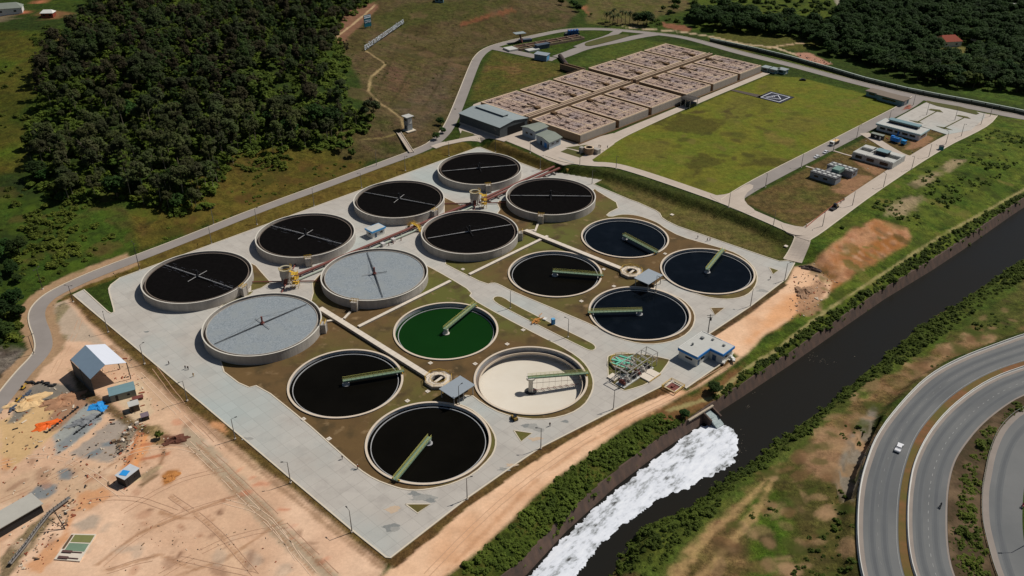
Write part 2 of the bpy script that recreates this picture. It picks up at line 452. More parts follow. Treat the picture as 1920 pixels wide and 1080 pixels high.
# far river bank
noisecol([(1100, 1150), (1143, 1075), (1305, 935), (1484, 800), (1640, 680), (1801, 556), (1925, 470), (2100, 400), (2100, 560), (1920, 622), (1800, 665), (1690, 745), (1625, 870), (1605, 955), (1610, 1150)],
         [srgb(54, 66, 24), srgb(82, 76, 36), srgb(120, 96, 62), srgb(92, 82, 44), srgb(62, 74, 26)], 17, 73, wb=3)
paint([(1420, 910), (1480, 860), (1545, 870), (1600, 950), (1605, 1000), (1605, 1090), (1400, 1090), (1415, 1000)], srgb(76, 74, 34), 5, 10, 1, .8)
paint([(1415, 900), (1470, 920), (1480, 1000), (1475, 1090), (1410, 1090), (1400, 980)], srgb(66, 92, 22), 5, 8, 1, .85)
for c in ([(1500, 850), (1540, 800), (1610, 770), (1625, 800), (1580, 880), (1570, 905), (1520, 900)], [(1700, 700), (1780, 650), (1860, 615), (1870, 630), (1790, 665), (1720, 715)], [(1440, 840), (1600, 730), (1660, 700), (1640, 730), (1500, 830), (1460, 870)]):
    paint(c, srgb(158, 122, 92), 3, 9, .3, .75)
for l in ([(1260, 1090), (1330, 1000), (1420, 920), (1470, 850), (1540, 790)], [(1310, 1090), (1385, 1000), (1430, 945), (1455, 880)], [(1240, 1090), (1290, 1030), (1380, 930)]):
    paintline(l, 2.0, srgb(165, 135, 92), 1, 2, .2, .8)
paint([(1560, 900), (1600, 800), (1640, 760), (1648, 765), (1615, 880), (1600, 940), (1575, 935)], srgb(128, 118, 104), 1.5, 2, .2)
# near bank between dirt road and river wall
noisecol([(740, 1150), (847, 1072), (897, 1031), (967, 966), (1060, 883), (1174, 800), (1240, 765), (1330, 735), (1400, 690), (1420, 745), (1330, 780), (1240, 842), (1156, 905), (1065, 990), (985, 1075), (900, 1150)],
         [srgb(52, 60, 20), srgb(66, 80, 26), srgb(80, 78, 32), srgb(58, 66, 22)], 10, 74, wb=3)
paint([(1235, 765), (1330, 728), (1365, 700), (1400, 680), (1380, 715), (1345, 745), (1340, 765), (1270, 795), (1225, 790)], srgb(112, 82, 50), 2, 3, .5)
# dirt road on the river side
noisecol([(690, 1110), (748, 1052), (875, 938), (962, 884), (1014, 850), (1150, 775), (1255, 728), (1290, 735), (1385, 668), (1330, 635), (1410, 585), (1474, 532), (1490, 500), (1525, 495), (1560, 530), (1552, 558), (1503, 577), (1481, 598), (1427, 634), (1400, 663), (1356, 697), (1268, 747), (1210, 776), (1169, 803), (1060, 883), (995, 935), (897, 1031), (820, 1095), (780, 1150)],
         [srgb(214, 172, 136), srgb(226, 186, 152), srgb(206, 158, 120)], 16, 75, soft=.9, wb=1.6, veg=0)
paint([(1400, 640), (1440, 590), (1500, 540), (1530, 560), (1490, 590), (1430, 625)], srgb(214, 150, 96), 4, 6, 0, .6)
paint([(1500, 545), (1540, 520), (1556, 545), (1520, 590), (1500, 585)], srgb(158, 122, 94), 2, 6, .2, .8)
paintline([(830, 1078), (1000, 905), (1100, 830), (1240, 765)], .8, srgb(188, 140, 104), .8, 1.5, al=.6)
# grass verges round the slab
paintw(strip([ab(-344.5, 86.5), ab(-141, 91.5)], 5.5), srgb(98, 78, 42), .4, .8, .9)
paintline([(733, 1060), (876, 941), (962, 882), (1014, 847), (1150, 772), (1255, 728)], 3.6, srgb(96, 74, 42), .5, .8, .9)
paintline([(1290, 728), (1370, 675)], 1.5, srgb(96, 74, 42), .4, .6, .9)
paintline([(1330, 632), (1408, 580), (1472, 532)], 2.6, srgb(84, 66, 42), .4, .6, .9)
# construction yard south-west
noisecol([(-250, 1200), (-60, 800), (0, 768), (75, 690), (105, 645), (112, 600), (100, 572), (130, 560), (165, 600), (205, 638), (271, 694), (351, 764), (441, 836), (545, 918), (660, 1010), (720, 1062), (640, 1200)],
         [srgb(212, 174, 144), srgb(222, 186, 156), srgb(204, 166, 136), srgb(214, 178, 146)], 26, 76, soft=1, wb=2, veg=0)
def spots(poly, n_, cols, rmin, rmax, seed, al=.7):
    xy = [q[:2] for q in GP(poly)]; xs = [q[0] for q in xy]; ys = [q[1] for q in xy]; rnd = random.Random(seed); k = 0
    while k < n_:
        x, y = rnd.uniform(min(xs), max(xs)), rnd.uniform(min(ys), max(ys))
        if not inside(np.array([x]), np.array([y]), xy)[0]: continue
        r = rnd.uniform(rmin, rmax); e = rnd.uniform(.3, .8); a = rnd.uniform(0, 3.14); k += 1
        P = [(x + r * math.cos(t) * math.cos(a) - r * e * math.sin(t) * math.sin(a), y + r * math.cos(t) * math.sin(a) + r * e * math.sin(t) * math.cos(a)) for t in np.arange(0, 6.28, .6)]
        paintw(P, cols[rnd.randrange(len(cols))], .9, r * .5, 0, al * rnd.uniform(.5, 1))
paint([(85, 575), (125, 563), (155, 600), (200, 650), (160, 640), (130, 640), (105, 620)], srgb(176, 158, 138), 1.5, 1, 0, .9)
paint([(104, 578), (120, 566), (132, 575), (112, 600), (100, 620)], srgb(128, 116, 82), 1, 1, .6, .8)
paint([(110, 625), (128, 628), (118, 655), (104, 662)], srgb(120, 108, 74), 1, 1.5, .6, .8)
paint([(0, 790), (60, 760), (110, 740), (150, 770), (120, 800), (60, 850), (20, 880), (0, 880)], srgb(200, 166, 120), 1.5, 2, 0)
paint([(40, 735), (80, 715), (130, 722), (150, 742), (110, 742), (70, 760), (30, 792), (16, 792)], srgb(116, 112, 104), 1, 1.5, 0, .95)
paint([(125, 735), (160, 745), (172, 758), (130, 795), (95, 812), (85, 795)], srgb(152, 118, 94), 1, 1, 0, .95)
paint([(98, 818), (150, 768), (165, 758), (198, 770), (188, 790), (130, 840), (105, 855)], srgb(150, 153, 148), .8, 1, 0, .97)
paint([(105, 835), (160, 790), (185, 785), (150, 820), (118, 848)], srgb(122, 126, 128), .8, 1, 0, .8)
paint([(130, 850), (200, 795), (235, 778), (262, 800), (230, 850), (205, 868), (150, 862)], srgb(158, 146, 134), 1.2, 2, 0, .95)
paint([(0, 905), (60, 880), (150, 870), (210, 890), (180, 950), (90, 985), (0, 960)], srgb(186, 158, 128), 3, 3, 0, .6)
for c in ([(55, 925), (70, 911), (90, 906), (106, 910), (105, 922), (85, 936), (62, 938)], [(158, 853), (190, 838), (190, 850), (168, 860)], [(108, 882), (128, 878), (140, 888), (130, 900), (112, 898)], [(188, 832), (215, 824), (212, 836), (192, 838)]):
    paint(c, srgb(120, 126, 128), .8, .6, 0, .95)
for c in ([(238, 860), (258, 815), (268, 798), (282, 806), (280, 840), (262, 876), (245, 885), (228, 880)], [(150, 925), (200, 915), (212, 930), (170, 955), (140, 960)], [(395, 785), (420, 795), (425, 812), (395, 800)], [(50, 1060), (112, 1003), (130, 955), (143, 962), (130, 1010), (75, 1078)], [(0, 855), (20, 862), (18, 885), (0, 895)]):
    paint(c, srgb(204, 148, 104), 1, 2.5, 0, .85)
for l, c_ in (([(236, 880), (262, 805)], (180, 112, 70)), ([(250, 884), (275, 812)], (224, 154, 100)), ([(262, 835), (305, 828)], (186, 118, 82)), ([(264, 862), (318, 850)], (180, 112, 78)), ([(300, 872), (308, 848), (300, 826)], (150, 112, 84)), ([(252, 902), (302, 875)], (216, 190, 150)), ([(262, 912), (298, 888)], (120, 96, 70))):
    paintline(l, 1.4, srgb(*c_), .6, .3, 0, .9)
paint([(263, 890), (300, 868), (298, 884), (268, 905)], srgb(140, 118, 92), .8, 1, .3, .8)
paint([(304, 890), (312, 882), (337, 880), (335, 892), (318, 908), (306, 912)], srgb(168, 112, 62), .8, .4, 0)
paint([(128, 690), (148, 702), (172, 735), (226, 768), (262, 792), (290, 800), (296, 815), (276, 818), (232, 795), (186, 765), (150, 745)], srgb(104, 84, 54), 1, 1, .9, .95)
paint([(278, 800), (300, 795), (318, 815), (318, 835), (290, 835), (276, 818)], srgb(138, 114, 78), 1.2, 1.5, .8, .8)
paint([(0, 1045), (50, 990), (90, 962), (104, 972), (60, 1025), (14, 1085), (0, 1085)], srgb(112, 98, 70), 1, 1.5, .7, .9)
paint([(300, 815), (352, 818), (350, 834), (312, 836)], srgb(108, 70, 54), 1, 1, 0, .95)
paint([(225, 812), (240, 795), (262, 800), (230, 850), (215, 850)], srgb(132, 118, 98), 1, 1.5, 0, .8)
paint([(132, 985), (175, 962), (190, 972), (180, 992), (150, 997)], srgb(162, 148, 132), 1, 1, 0, .8)
paint([(345, 800), (378, 818), (440, 880), (520, 968), (600, 1045), (640, 1085), (600, 1085), (540, 1035), (450, 940), (380, 868), (340, 830)], srgb(166, 150, 126), 1.2, 1.5, 0, .85)
paint([(205, 655), (262, 690), (330, 762), (300, 770), (250, 700), (215, 690)], srgb(190, 160, 130), 1.5, 1.5, 0, .7)
paint([(215, 715), (262, 715), (290, 770), (262, 800), (225, 760)], srgb(206, 182, 150), 1.2, 1.2, 0, .9)
paintline([(205, 648), (270, 700), (352, 772), (440, 846), (545, 930), (660, 1022), (720, 1068)], 1.6, srgb(150, 118, 90), .8, 1.2, .2, .8)
for l in ([(300, 960), (340, 972), (400, 975)], [(352, 838), (430, 912), (520, 1000), (590, 1078)], [(372, 834), (450, 908), (560, 1020), (620, 1075)], [(330, 1080), (420, 1050), (480, 1010), (530, 975)], [(200, 1070), (300, 1040), (370, 1070)], [(160, 905), (240, 850), (280, 872)], [(180, 1060), (260, 1000), (360, 960), (440, 930)], [(320, 930), (400, 990), (470, 1070)]):
    paintline(l, .9, srgb(158, 116, 84), .6, .8, 0, .7)
spots([(0, 860), (120, 860), (230, 890), (300, 950), (480, 1000), (560, 1080), (0, 1080)], 46, [srgb(176, 130, 102), srgb(146, 110, 88), srgb(226, 196, 168), srgb(180, 160, 140)], .8, 3.2, 3)
spots([(330, 780), (420, 830), (640, 1020), (600, 1060), (420, 900), (320, 820)], 24, [srgb(196, 112, 78), srgb(140, 104, 80), srgb(216, 188, 164)], .6, 2.2, 4)
spots([(280, 950), (420, 930), (480, 1010), (300, 1060)], 14, [srgb(120, 84, 64), srgb(150, 104, 78)], .5, 1.5, 5, .9)
# road shoulders along the left curve
paintline([(0, 752), (44, 697), (74, 668), (86, 648), (77, 620), (70, 600), (68, 580), (80, 562), (104, 546), (150, 524), (250, 486)], 13, srgb(160, 130, 100), .8, 1.5, .2)
# north-east: tracks, verges, clearings
paint([(1340, 62), (1430, 62), (1560, 78), (1500, 95), (1460, 90), (1400, 100), (1330, 75)], srgb(84, 82, 34), 3, 6, .9, .8)
paintline([(1165, 50), (1280, 60), (1330, 68), (1400, 84), (1450, 88), (1500, 105), (1550, 120)], 3.5, srgb(180, 160, 130), 1, 2, .1)
paintline([(1440, 90), (1475, 84), (1508, 80)], 3.5, srgb(176, 150, 118), 1, 2, .1)
paint([(1490, 98), (1515, 98), (1560, 120), (1530, 122), (1500, 112)], srgb(168, 124, 104), 2, 5, .2)
paintline([(1565, -8), (1572, 8), (1582, 25), (1592, 32)], 4, srgb(150, 142, 126), 1, 1, .1)
paintline([(1160, -4), (1185, 8), (1200, 16)], 3.5, srgb(178, 142, 110), 1, 1, .2)
paint([(1090, 12), (1110, 8), (1130, 25), (1125, 32), (1100, 26)], srgb(150, 98, 70), 2, 4, .3)
noisecol([(1100, 30), (1105, -30), (1280, -30), (1300, 15), (1240, 30), (1200, 52), (1100, 44)], [srgb(70, 72, 34), srgb(96, 84, 52), srgb(78, 84, 30)], 18, 77)
noisecol([(1290, -20), (1560, -20), (1570, 40), (1500, 60), (1300, 55)], [srgb(52, 64, 20), srgb(76, 88, 26), srgb(64, 78, 22)], 16, 78)
paint([(1240, 42), (1300, 50), (1290, 60), (1245, 52)], srgb(140, 90, 70), 2, 4, .3, .8)
paint([(1755, 86), (1800, 86), (1825, 92), (1800, 104), (1770, 106)], srgb(104, 98, 50), 2, 3)
paint([(1850, 10), (1925, 10), (1925, 50), (1880, 60), (1850, 45)], srgb(66, 74, 26), 5, 8)
paintline([(1330, 72), (1420, 95), (1500, 118), (1620, 155), (1760, 190), (1920, 232)], 6, srgb(78, 84, 34), 1, 2, .9)
noisecol([(1800, 175), (1925, 200), (1925, 150), (1880, 150)], [srgb(56, 76, 24), srgb(70, 88, 28)], 10, 79)
paintline([(1480, 560), (1560, 508), (1660, 420), (1760, 340), (1860, 285), (1920, 262)], 0.1, srgb(0, 0, 0), al=0)
paintline([(1250, 770), (1340, 745), (1400, 690), (1450, 660), (1500, 620), (1560, 575), (1660, 510), (1760, 445), (1850, 395), (1930, 350)], 1.4, srgb(150, 138, 92), .6, 1, .2, .9)
# top left hamlet
paintline([(0, 28), (25, 27), (45, 24), (65, 16), (78, 8), (72, -6)], 4, srgb(168, 104, 76), 1.5, 2, .2)
paint([(75, 24), (100, 18), (135, 24), (120, 32), (85, 38)], srgb(130, 92, 62), 2, 5, .3, .8)
paint([(-20, 10), (30, 12), (30, 35), (-20, 45)], srgb(120, 104, 84), 2, 4, .3, .8)
paint([(102, 62), (126, 55), (125, 72), (105, 78)], srgb(92, 74, 42), 2, 3)

paint([(1066, 311), (1150, 316), (1210, 334), (1290, 360), (1365, 390), (1440, 422), (1492, 450), (1494, 462), (1482, 488), (1474, 482), (1474, 456), (1440, 438), (1360, 410), (1280, 382), (1200, 352), (1140, 333), (1066, 326)], srgb(58, 66, 26), 1, 1, 1, .9)  # embankment band: greener grass, with part of the slope's shade painted in
spots([(1180, 290), (1300, 205), (1430, 160), (1560, 200), (1480, 320), (1360, 350)], 60, [srgb(62, 60, 26), srgb(70, 60, 32), srgb(104, 94, 48)], 1, 5, 21, .7)
spots([(1393, 380), (1560, 290), (1690, 235), (1700, 290), (1510, 425)], 30, [srgb(116, 92, 62), srgb(72, 66, 32)], 1, 5, 22, .6)
spots([(650, 100), (760, 20), (1000, 20), (900, 90), (830, 240), (700, 270)], 70, [srgb(104, 82, 60), srgb(58, 60, 28), srgb(84, 76, 44)], 2, 10, 23, .5)
paint([(1140, 1085), (1190, 1000), (1300, 942), (1412, 861), (1480, 810), (1545, 759), (1610, 708), (1709, 621), (1799, 565), (1918, 485), (1925, 528), (1850, 575), (1745, 660), (1650, 722), (1570, 785), (1490, 850), (1410, 915), (1320, 990), (1230, 1085)], srgb(70, 86, 28), 2, 8, 1, .9)
paint([(1760, 600), (1925, 520), (1925, 610), (1850, 640), (1780, 640)], srgb(68, 80, 28), 3, 8, 1, .75)
spots([(1300, 1080), (1420, 900), (1600, 740), (1900, 560), (1900, 610), (1680, 740), (1600, 950), (1600, 1080)], 170, [srgb(160, 128, 96), srgb(58, 50, 30), srgb(66, 74, 28), srgb(110, 82, 56), srgb(132, 106, 76)], .8, 4.5, 24, .75)
spots([(1530, 490), (1640, 415), (1700, 435), (1640, 500), (1560, 540)], 50, [srgb(190, 150, 120), srgb(118, 86, 62), srgb(164, 112, 76)], .7, 3, 25, .7)
spots([(1500, 440), (1640, 350), (1850, 240), (1900, 370), (1750, 470), (1560, 600)], 110, [srgb(50, 58, 20), srgb(92, 102, 34), srgb(110, 100, 52), srgb(66, 84, 24)], 1, 6, 26, .7)
spots([(250, 460), (500, 300), (690, 300), (600, 345), (350, 440)], 80, [srgb(64, 62, 24), srgb(98, 84, 34), srgb(84, 62, 32)], 1, 6, 27, .6)
spots([(0, 340), (330, 345), (250, 470), (60, 540), (0, 620)], 90, [srgb(34, 42, 18), srgb(70, 88, 24), srgb(86, 70, 38), srgb(48, 62, 20)], 1.5, 8, 28, .6)
# ------------------------------------------------------------ the ground sheet
me = bpy.data.meshes.new('ground')
idx = np.arange(NX * NY).reshape(NY, NX)
q = np.stack([idx[:-1, :-1], idx[:-1, 1:], idx[1:, 1:], idx[1:, :-1]], -1).reshape(-1, 4)
me.vertices.add(NX * NY); me.vertices.foreach_set('co', np.stack([MX, MY, MZ], -1).astype(np.float32).ravel())
me.loops.add(q.size); me.loops.foreach_set('vertex_index', q.astype(np.int32).ravel())
me.polygons.add(len(q)); me.polygons.foreach_set('loop_start', np.arange(0, q.size, 4, dtype=np.int32)); me.polygons.foreach_set('loop_total', np.full(len(q), 4, np.int32))
me.polygons.foreach_set('use_smooth', np.ones(len(q), bool))
me.update()
ca = me.color_attributes.new('cover', 'FLOAT_COLOR', 'POINT')
ca.data.foreach_set('color', np.concatenate([np.clip(base, 0, 1), np.clip(RGH, 0, 1)[..., None]], -1).astype(np.float32).ravel())
gm = bpy.data.materials.new('ground_cover'); gm.use_nodes = True
n = gm.node_tree; n.nodes.clear(); L = n.links.new
out = n.nodes.new('ShaderNodeOutputMaterial'); bs = n.nodes.new('ShaderNodeBsdfPrincipled'); L(bs.outputs[0], out.inputs[0])
bs.inputs['Roughness'].default_value = .95; bs.inputs['Specular IOR Level'].default_value = .1
at = n.nodes.new('ShaderNodeAttribute'); at.attribute_name = 'cover'
geo = n.nodes.new('ShaderNodeNewGeometry')
def nz(s, d=5, rr=.6):
    t = n.nodes.new('ShaderNodeTexNoise'); t.inputs['Scale'].default_value = s; t.inputs['Detail'].default_value = d; t.inputs['Roughness'].default_value = rr
    L(geo.outputs['Position'], t.inputs['Vector']); return t.outputs['Fac']
def mrange(f, a, b, c, d):
    t = n.nodes.new('ShaderNodeMapRange'); t.inputs[1].default_value = a; t.inputs[2].default_value = b; t.inputs[3].default_value = c; t.inputs[4].default_value = d
    L(f, t.inputs[0]); return t.outputs[0]
def math_(op, a, b):
    t = n.nodes.new('ShaderNodeMath'); t.operation = op
    for i, v in enumerate((a, b)):
        if isinstance(v, (int, float)): t.inputs[i].default_value = v
        else: L(v, t.inputs[i])
    return t.outputs[0]
vegf = at.outputs['Alpha']
k1 = mrange(nz(.28, 6, .68), .3, .7, .48, 1.5)      # tussocks
k2 = mrange(nz(.16, 8, .72), .3, .7, .88, 1.1)      # bare ground mottling
kk = n.nodes.new('ShaderNodeMix'); kk.data_type = 'FLOAT'; L(vegf, kk.inputs[0]); L(k2, kk.inputs[2]); L(k1, kk.inputs[3])
k3a = mrange(nz(.95, 5, .75), .3, .7, -.42, .42)
k3 = math_('ADD', 1.0, math_('MULTIPLY', k3a, math_('ADD', .28, math_('MULTIPLY', vegf, .72))))
tot = math_('MULTIPLY', kk.outputs[0], k3)
vm = n.nodes.new('ShaderNodeVectorMath'); vm.operation = 'SCALE'; L(at.outputs['Color'], vm.inputs[0]); L(tot, vm.inputs['Scale'])
hs = n.nodes.new('ShaderNodeHueSaturation'); L(math_('ADD', .5, math_('MULTIPLY', vegf, mrange(nz(.11, 4), .3, .7, -.02, .02))), hs.inputs['Hue']); L(vm.outputs[0], hs.inputs['Color'])
hs.inputs['Saturation'].default_value = 1.0
L(hs.outputs[0], bs.inputs['Base Color'])
bp = n.nodes.new('ShaderNodeBump'); bp.inputs['Distance'].default_value = .8
L(math_('MULTIPLY', vegf, .8), bp.inputs['Strength']); L(nz(.9, 5, .7), bp.inputs['Height']); L(bp.outputs[0], bs.inputs['Normal'])
me.materials.append(gm)
ground = bpy.data.objects.new('ground', me); COL.objects.link(ground); ground['kind'] = 'structure'

# ------------------------------------------------------------ water, foam, river walls
M_WATER = mat('river_water', srgb(34, 30, 23), .3, .25, .02, bump=.04, bscale=.9, spec=.09, col2=srgb(30, 31, 30), sc3=(.4, 1, 1, R(-45)))
mb = MB(); mb.prism([(p[0], p[1]) for p in LWw] + [(p[0], p[1]) for p in RWw[::-1]], WL - .3, WL)
# widen the sheet a little under both banks so that no gap shows
wl = [(p[0] - 1.5, p[1] + 1.5) for p in LWw]; wr = [(p[0] + 4, p[1] - 4) for p in RWw]
mb = MB(); mb.prism(wl + wr[::-1], WL - .3, WL)
struct('river_water', mb, M_WATER)
# foam under the outfall
fpx = [(930, 1140), (975, 1097), (1000, 1070), (1040, 1024), (1100, 968), (1160, 915), (1240, 853), (1292, 813), (1311, 800), (1322, 797), (1335, 787), (1350, 790), (1368, 800), (1379, 815), (1384, 830), (1383, 848), (1377, 865), (1358, 880), (1330, 893), (1290, 915), (1250, 930), (1215, 950), (1180, 975), (1150, 1000), (1130, 1015), (1115, 1040), (1080, 1080), (1020, 1140)]
fw = WP(fpx, WL)
def densify(pts, st, jit=0, closed=True, seed=1):
    rnd = random.Random(seed); o = []
    m = len(pts)
    for i in range(m if closed else m - 1):
        a = pts[i]; b = pts[(i + 1) % m]; l = math.hypot(b[0] - a[0], b[1] - a[1]); k = max(1, int(l / st))
        for t in range(k):
            o.append((a[0] + (b[0] - a[0]) * t / k + rnd.uniform(-jit, jit), a[1] + (b[1] - a[1]) * t / k + rnd.uniform(-jit, jit)))
    if not closed: o.append(pts[-1])
    return o
def grid_sheet(poly, st, zf, clip=None):
    xs = [p[0] for p in poly]; ys = [p[1] for p in poly]
    gx = np.arange(min(xs), max(xs) + st, st); gy = np.arange(min(ys), max(ys) + st, st)
    X, Y = np.meshgrid(gx, gy); D = sdf(X, Y, poly)
    Z = zf(X, Y, D)
    ok = D > -st
    m_ = MB(); ids = -np.ones(X.shape, int); c = 0
    for j in range(X.shape[0]):
        for i in range(X.shape[1]):
            if ok[j, i]: ids[j, i] = c; c += 1; m_.v.append((float(X[j, i]), float(Y[j, i]), float(Z[j, i])))
    for j in range(X.shape[0] - 1):
        for i in range(X.shape[1] - 1):
            a = (ids[j, i], ids[j, i + 1], ids[j + 1, i + 1], ids[j + 1, i])
            if min(a) >= 0 and (D[j, i] > 0 or D[j + 1, i + 1] > 0): m_.f.append(tuple(int(k) for k in a))
    return m_
fm = bpy.data.materials.new('river_foam'); fm.use_nodes = True
n = fm.node_tree; n.nodes.clear(); L = n.links.new
out = n.nodes.new('ShaderNodeOutputMaterial'); bs = n.nodes.new('ShaderNodeBsdfPrincipled'); L(bs.outputs[0], out.inputs[0])
bs.inputs['Roughness'].default_value = .7
geo = n.nodes.new('ShaderNodeNewGeometry')
mp = n.nodes.new('ShaderNodeMapping'); mp.inputs['Rotation'].default_value = (0, 0, R(-45)); L(geo.outputs['Position'], mp.inputs[0])
mp2 = n.nodes.new('ShaderNodeMapping'); mp2.inputs['Scale'].default_value = (.45, 1, 1); L(mp.outputs[0], mp2.inputs[0])
t = n.nodes.new('ShaderNodeTexNoise'); t.inputs['Scale'].default_value = .6; t.inputs['Detail'].default_value = 7; t.inputs['Roughness'].default_value = .62; L(mp2.outputs[0], t.inputs['Vector'])
t2 = n.nodes.new('ShaderNodeTexNoise'); t2.inputs['Scale'].default_value = .12; t2.inputs['Detail'].default_value = 3; L(mp2.outputs[0], t2.inputs['Vector'])
at = n.nodes.new('ShaderNodeAttribute'); at.attribute_name = 'density'
s1 = math_('ADD', math_('ADD', math_('MULTIPLY', t.outputs['Fac'], .75), .14), math_('MULTIPLY', t2.outputs['Fac'], .35))
s2 = math_('ADD', s1, math_('MULTIPLY', at.outputs['Fac'], .5))
rp = n.nodes.new('ShaderNodeValToRGB'); e = rp.color_ramp.elements
e[0].position = .52; e[0].color = (*srgb(40, 38, 34), 1); e[1].position = .60; e[1].color = (*srgb(168, 172, 176), 1)
k = rp.color_ramp.elements.new(.68); k.color = (*srgb(214, 218, 226), 1)
k = rp.color_ramp.elements.new(.86); k.color = (*srgb(232, 235, 240), 1)
L(s2, rp.inputs[0]); L(rp.outputs[0], bs.inputs['Base Color'])
bp = n.nodes.new('ShaderNodeBump'); bp.inputs['Strength'].default_value = .25; bp.inputs['Distance'].default_value = .15; L(t.outputs['Fac'], bp.inputs['Height']); L(bp.outputs[0], bs.inputs['Normal'])
fd = densify(fw, 1.2, .7, seed=4)
mbf = grid_sheet(fd, .7, lambda X, Y, D: WL + .03 + .3 * sst(D, 0, 3) * (.5 + .25 * fbm(X, Y, 6, 90)) - .3 * sst(-D, 0, .7))
fo = mbf.build('river_foam', fm, smooth=True); fo['kind'] = 'structure'
lwl = dist_poly(np.array([v[0] for v in mbf.v]), np.array([v[1] for v in mbf.v]), LWw)
yy = np.array([to_ab(v[0], v[1])[1] for v in mbf.v])
dd_ = sdf(np.array([v[0] for v in mbf.v]), np.array([v[1] for v in mbf.v]), fw)
dens = -.75 + 1.05 * sst(dd_ + 1.6 * (fbm(np.array([v[0] for v in mbf.v]), np.array([v[1] for v in mbf.v]), 2.5, 95, 2) - .5), -.6, 2.8) + sst(lwl, .5, 8) * 1.05 - .12 * sst(yy, 200, 212) + .25 * sst(yy, 170, 196) * sst(lwl, .5, 3)
daf = fo.data.attributes.new('density', 'FLOAT', 'POINT'); daf.data.foreach_set('value', dens.astype(np.float32))
# wall of the near bank
M_RWALL = mat('river_wall_concrete', srgb(104, 82, 70), .9, .3, .5, bump=.1, sc3=(1, 1, .12), col2=srgb(66, 58, 54))
def wall_along(pts, thick, z0, z1, lean=0.):
    m_ = MB(); k = len(pts); V = []
    for i, p in enumerate(pts):
        a = pts[max(i - 1, 0)]; b = pts[min(i + 1, k - 1)]; dx, dy = b[0] - a[0], b[1] - a[1]; l = math.hypot(dx, dy)
        nx, ny = -dy / l, dx / l
        for o_, z in ((0, z0), (lean, z1), (lean + thick, z1), (lean + thick, z0)): V.append((p[0] + nx * o_, p[1] + ny * o_, z))
    F = []
    for i in range(k - 1):
        for j in range(4): F.append((4 * i + j, 4 * i + (j + 1) % 4, 4 * i + 4 + (j + 1) % 4, 4 * i + 4 + j)[::-1])
    F += [(0, 1, 2, 3), (4 * k - 1, 4 * k - 2, 4 * k - 3, 4 * k - 4)]
    return m_.add(V, F)
rw = thing('river_wall', 'long stained concrete retaining wall along the near bank of the dark river', 'retaining wall', (*LWw[6], WL))
o_ = rw.location
wall_along(densify(LWw, 6, closed=False), 1.7, WL - 1.0, -2.0, 2.3).build('wall', M_RWALL, rw, off=o_)
M_LEDGE = mat('pale_concrete_edge', srgb(176, 160, 140), .9, .12, 1)
capL_ = [(p[0] - 1.2 * S2, p[1] + 1.2 * S2) for p in LWw]
seg = [W(1291, 789, -2), W(1337, 761, -2)]
mb = MB(); mb.bar((*seg[0], -1.9), (*seg[1], -1.9), .7, .5); mb.build('ledge', M_LEDGE, rw, off=o_)
# buttresses upstream
mb = MB()
for px, py in ((1668, 555), (1715, 524), (1760, 492), (1778, 478)):
    p = W(px, py, WL); mb.add([(p[0], p[1], WL - .5), (p[0] - 5, p[1] + 3.4, -1.6), (p[0] - 4.4, p[1] + 4.2, -1.6), (p[0] + .7, p[1] + .9, WL - .5), (p[0] - 5, p[1] + 3.4, -2.4), (p[0] - 4.4, p[1] + 4.2, -2.4)], [(0, 3, 2, 1), (0, 1, 4), (3, 5, 2), (1, 2, 5, 4)])
mb.build('buttress', M_RWALL, rw, off=o_)
# outfall channel
oc = thing('outfall_chute', 'short grey outfall chute pouring treated water from the river wall into the foam', 'outfall', (*W(1330, 790, -4), -4))
of = oc.location
A = W(1322, 784, -4); Bq = W(1340, 775, -4)
mb = MB()
mb.bar((A[0] - 1.5, A[1] + 2.5, -3.6), (A[0] + 1.5, A[1] - 2.0, -5.0), .6, 3.6); mb.bar((Bq[0] - 1.5, Bq[1] + 2.5, -3.6), (Bq[0] + 1.5, Bq[1] - 2, -5.0), .6, 3.6)
mb.build('side_wall', M_RWALL, oc, off=of)
M_SPILL = mat('spilling_water', srgb(112, 128, 128), .3, .3, 1.5, col2=srgb(180, 190, 190))
mid = ((A[0] + Bq[0]) / 2, (A[1] + Bq[1]) / 2)
mb = MB(); mb.bar((mid[0] - 1.2, mid[1] + 2, -3.3), (mid[0] + 1.0, mid[1] - 1.2, -3.9), 3.2, .5); mb.bar((mid[0] + 1.0, mid[1] - 1.2, -3.9), (mid[0] + 3.0, mid[1] - 3.6, -5.8), 3.6, .5)
mb.build('spilling_water', M_SPILL, oc, off=of)
# ------------------------------------------------------------ paved surfaces
M_CONC = mat('yard_concrete', srgb(172, 165, 156), .85, .09, .04, bump=0, col2=srgb(188, 182, 173), detail=12)
M_LAWN = mat('lawn_turf', srgb(86, 66, 40), .95, .2, .07, bump=.2, bscale=.9, col2=srgb(108, 84, 50), detail=12)
M_KERB = mat('kerb_concrete', srgb(206, 194, 174), .85, .06, 2)
M_ASPH = mat('works_asphalt', srgb(134, 126, 120), .9, .08, .08, col2=srgb(150, 142, 136), detail=9)
M_HWY = mat('highway_asphalt', srgb(102, 104, 104), .88, .08, .05, col2=srgb(116, 116, 115), detail=9)
M_PATH = mat('path_concrete', srgb(176, 162, 148), .9, .08, .1, col2=srgb(192, 178, 164), detail=8)
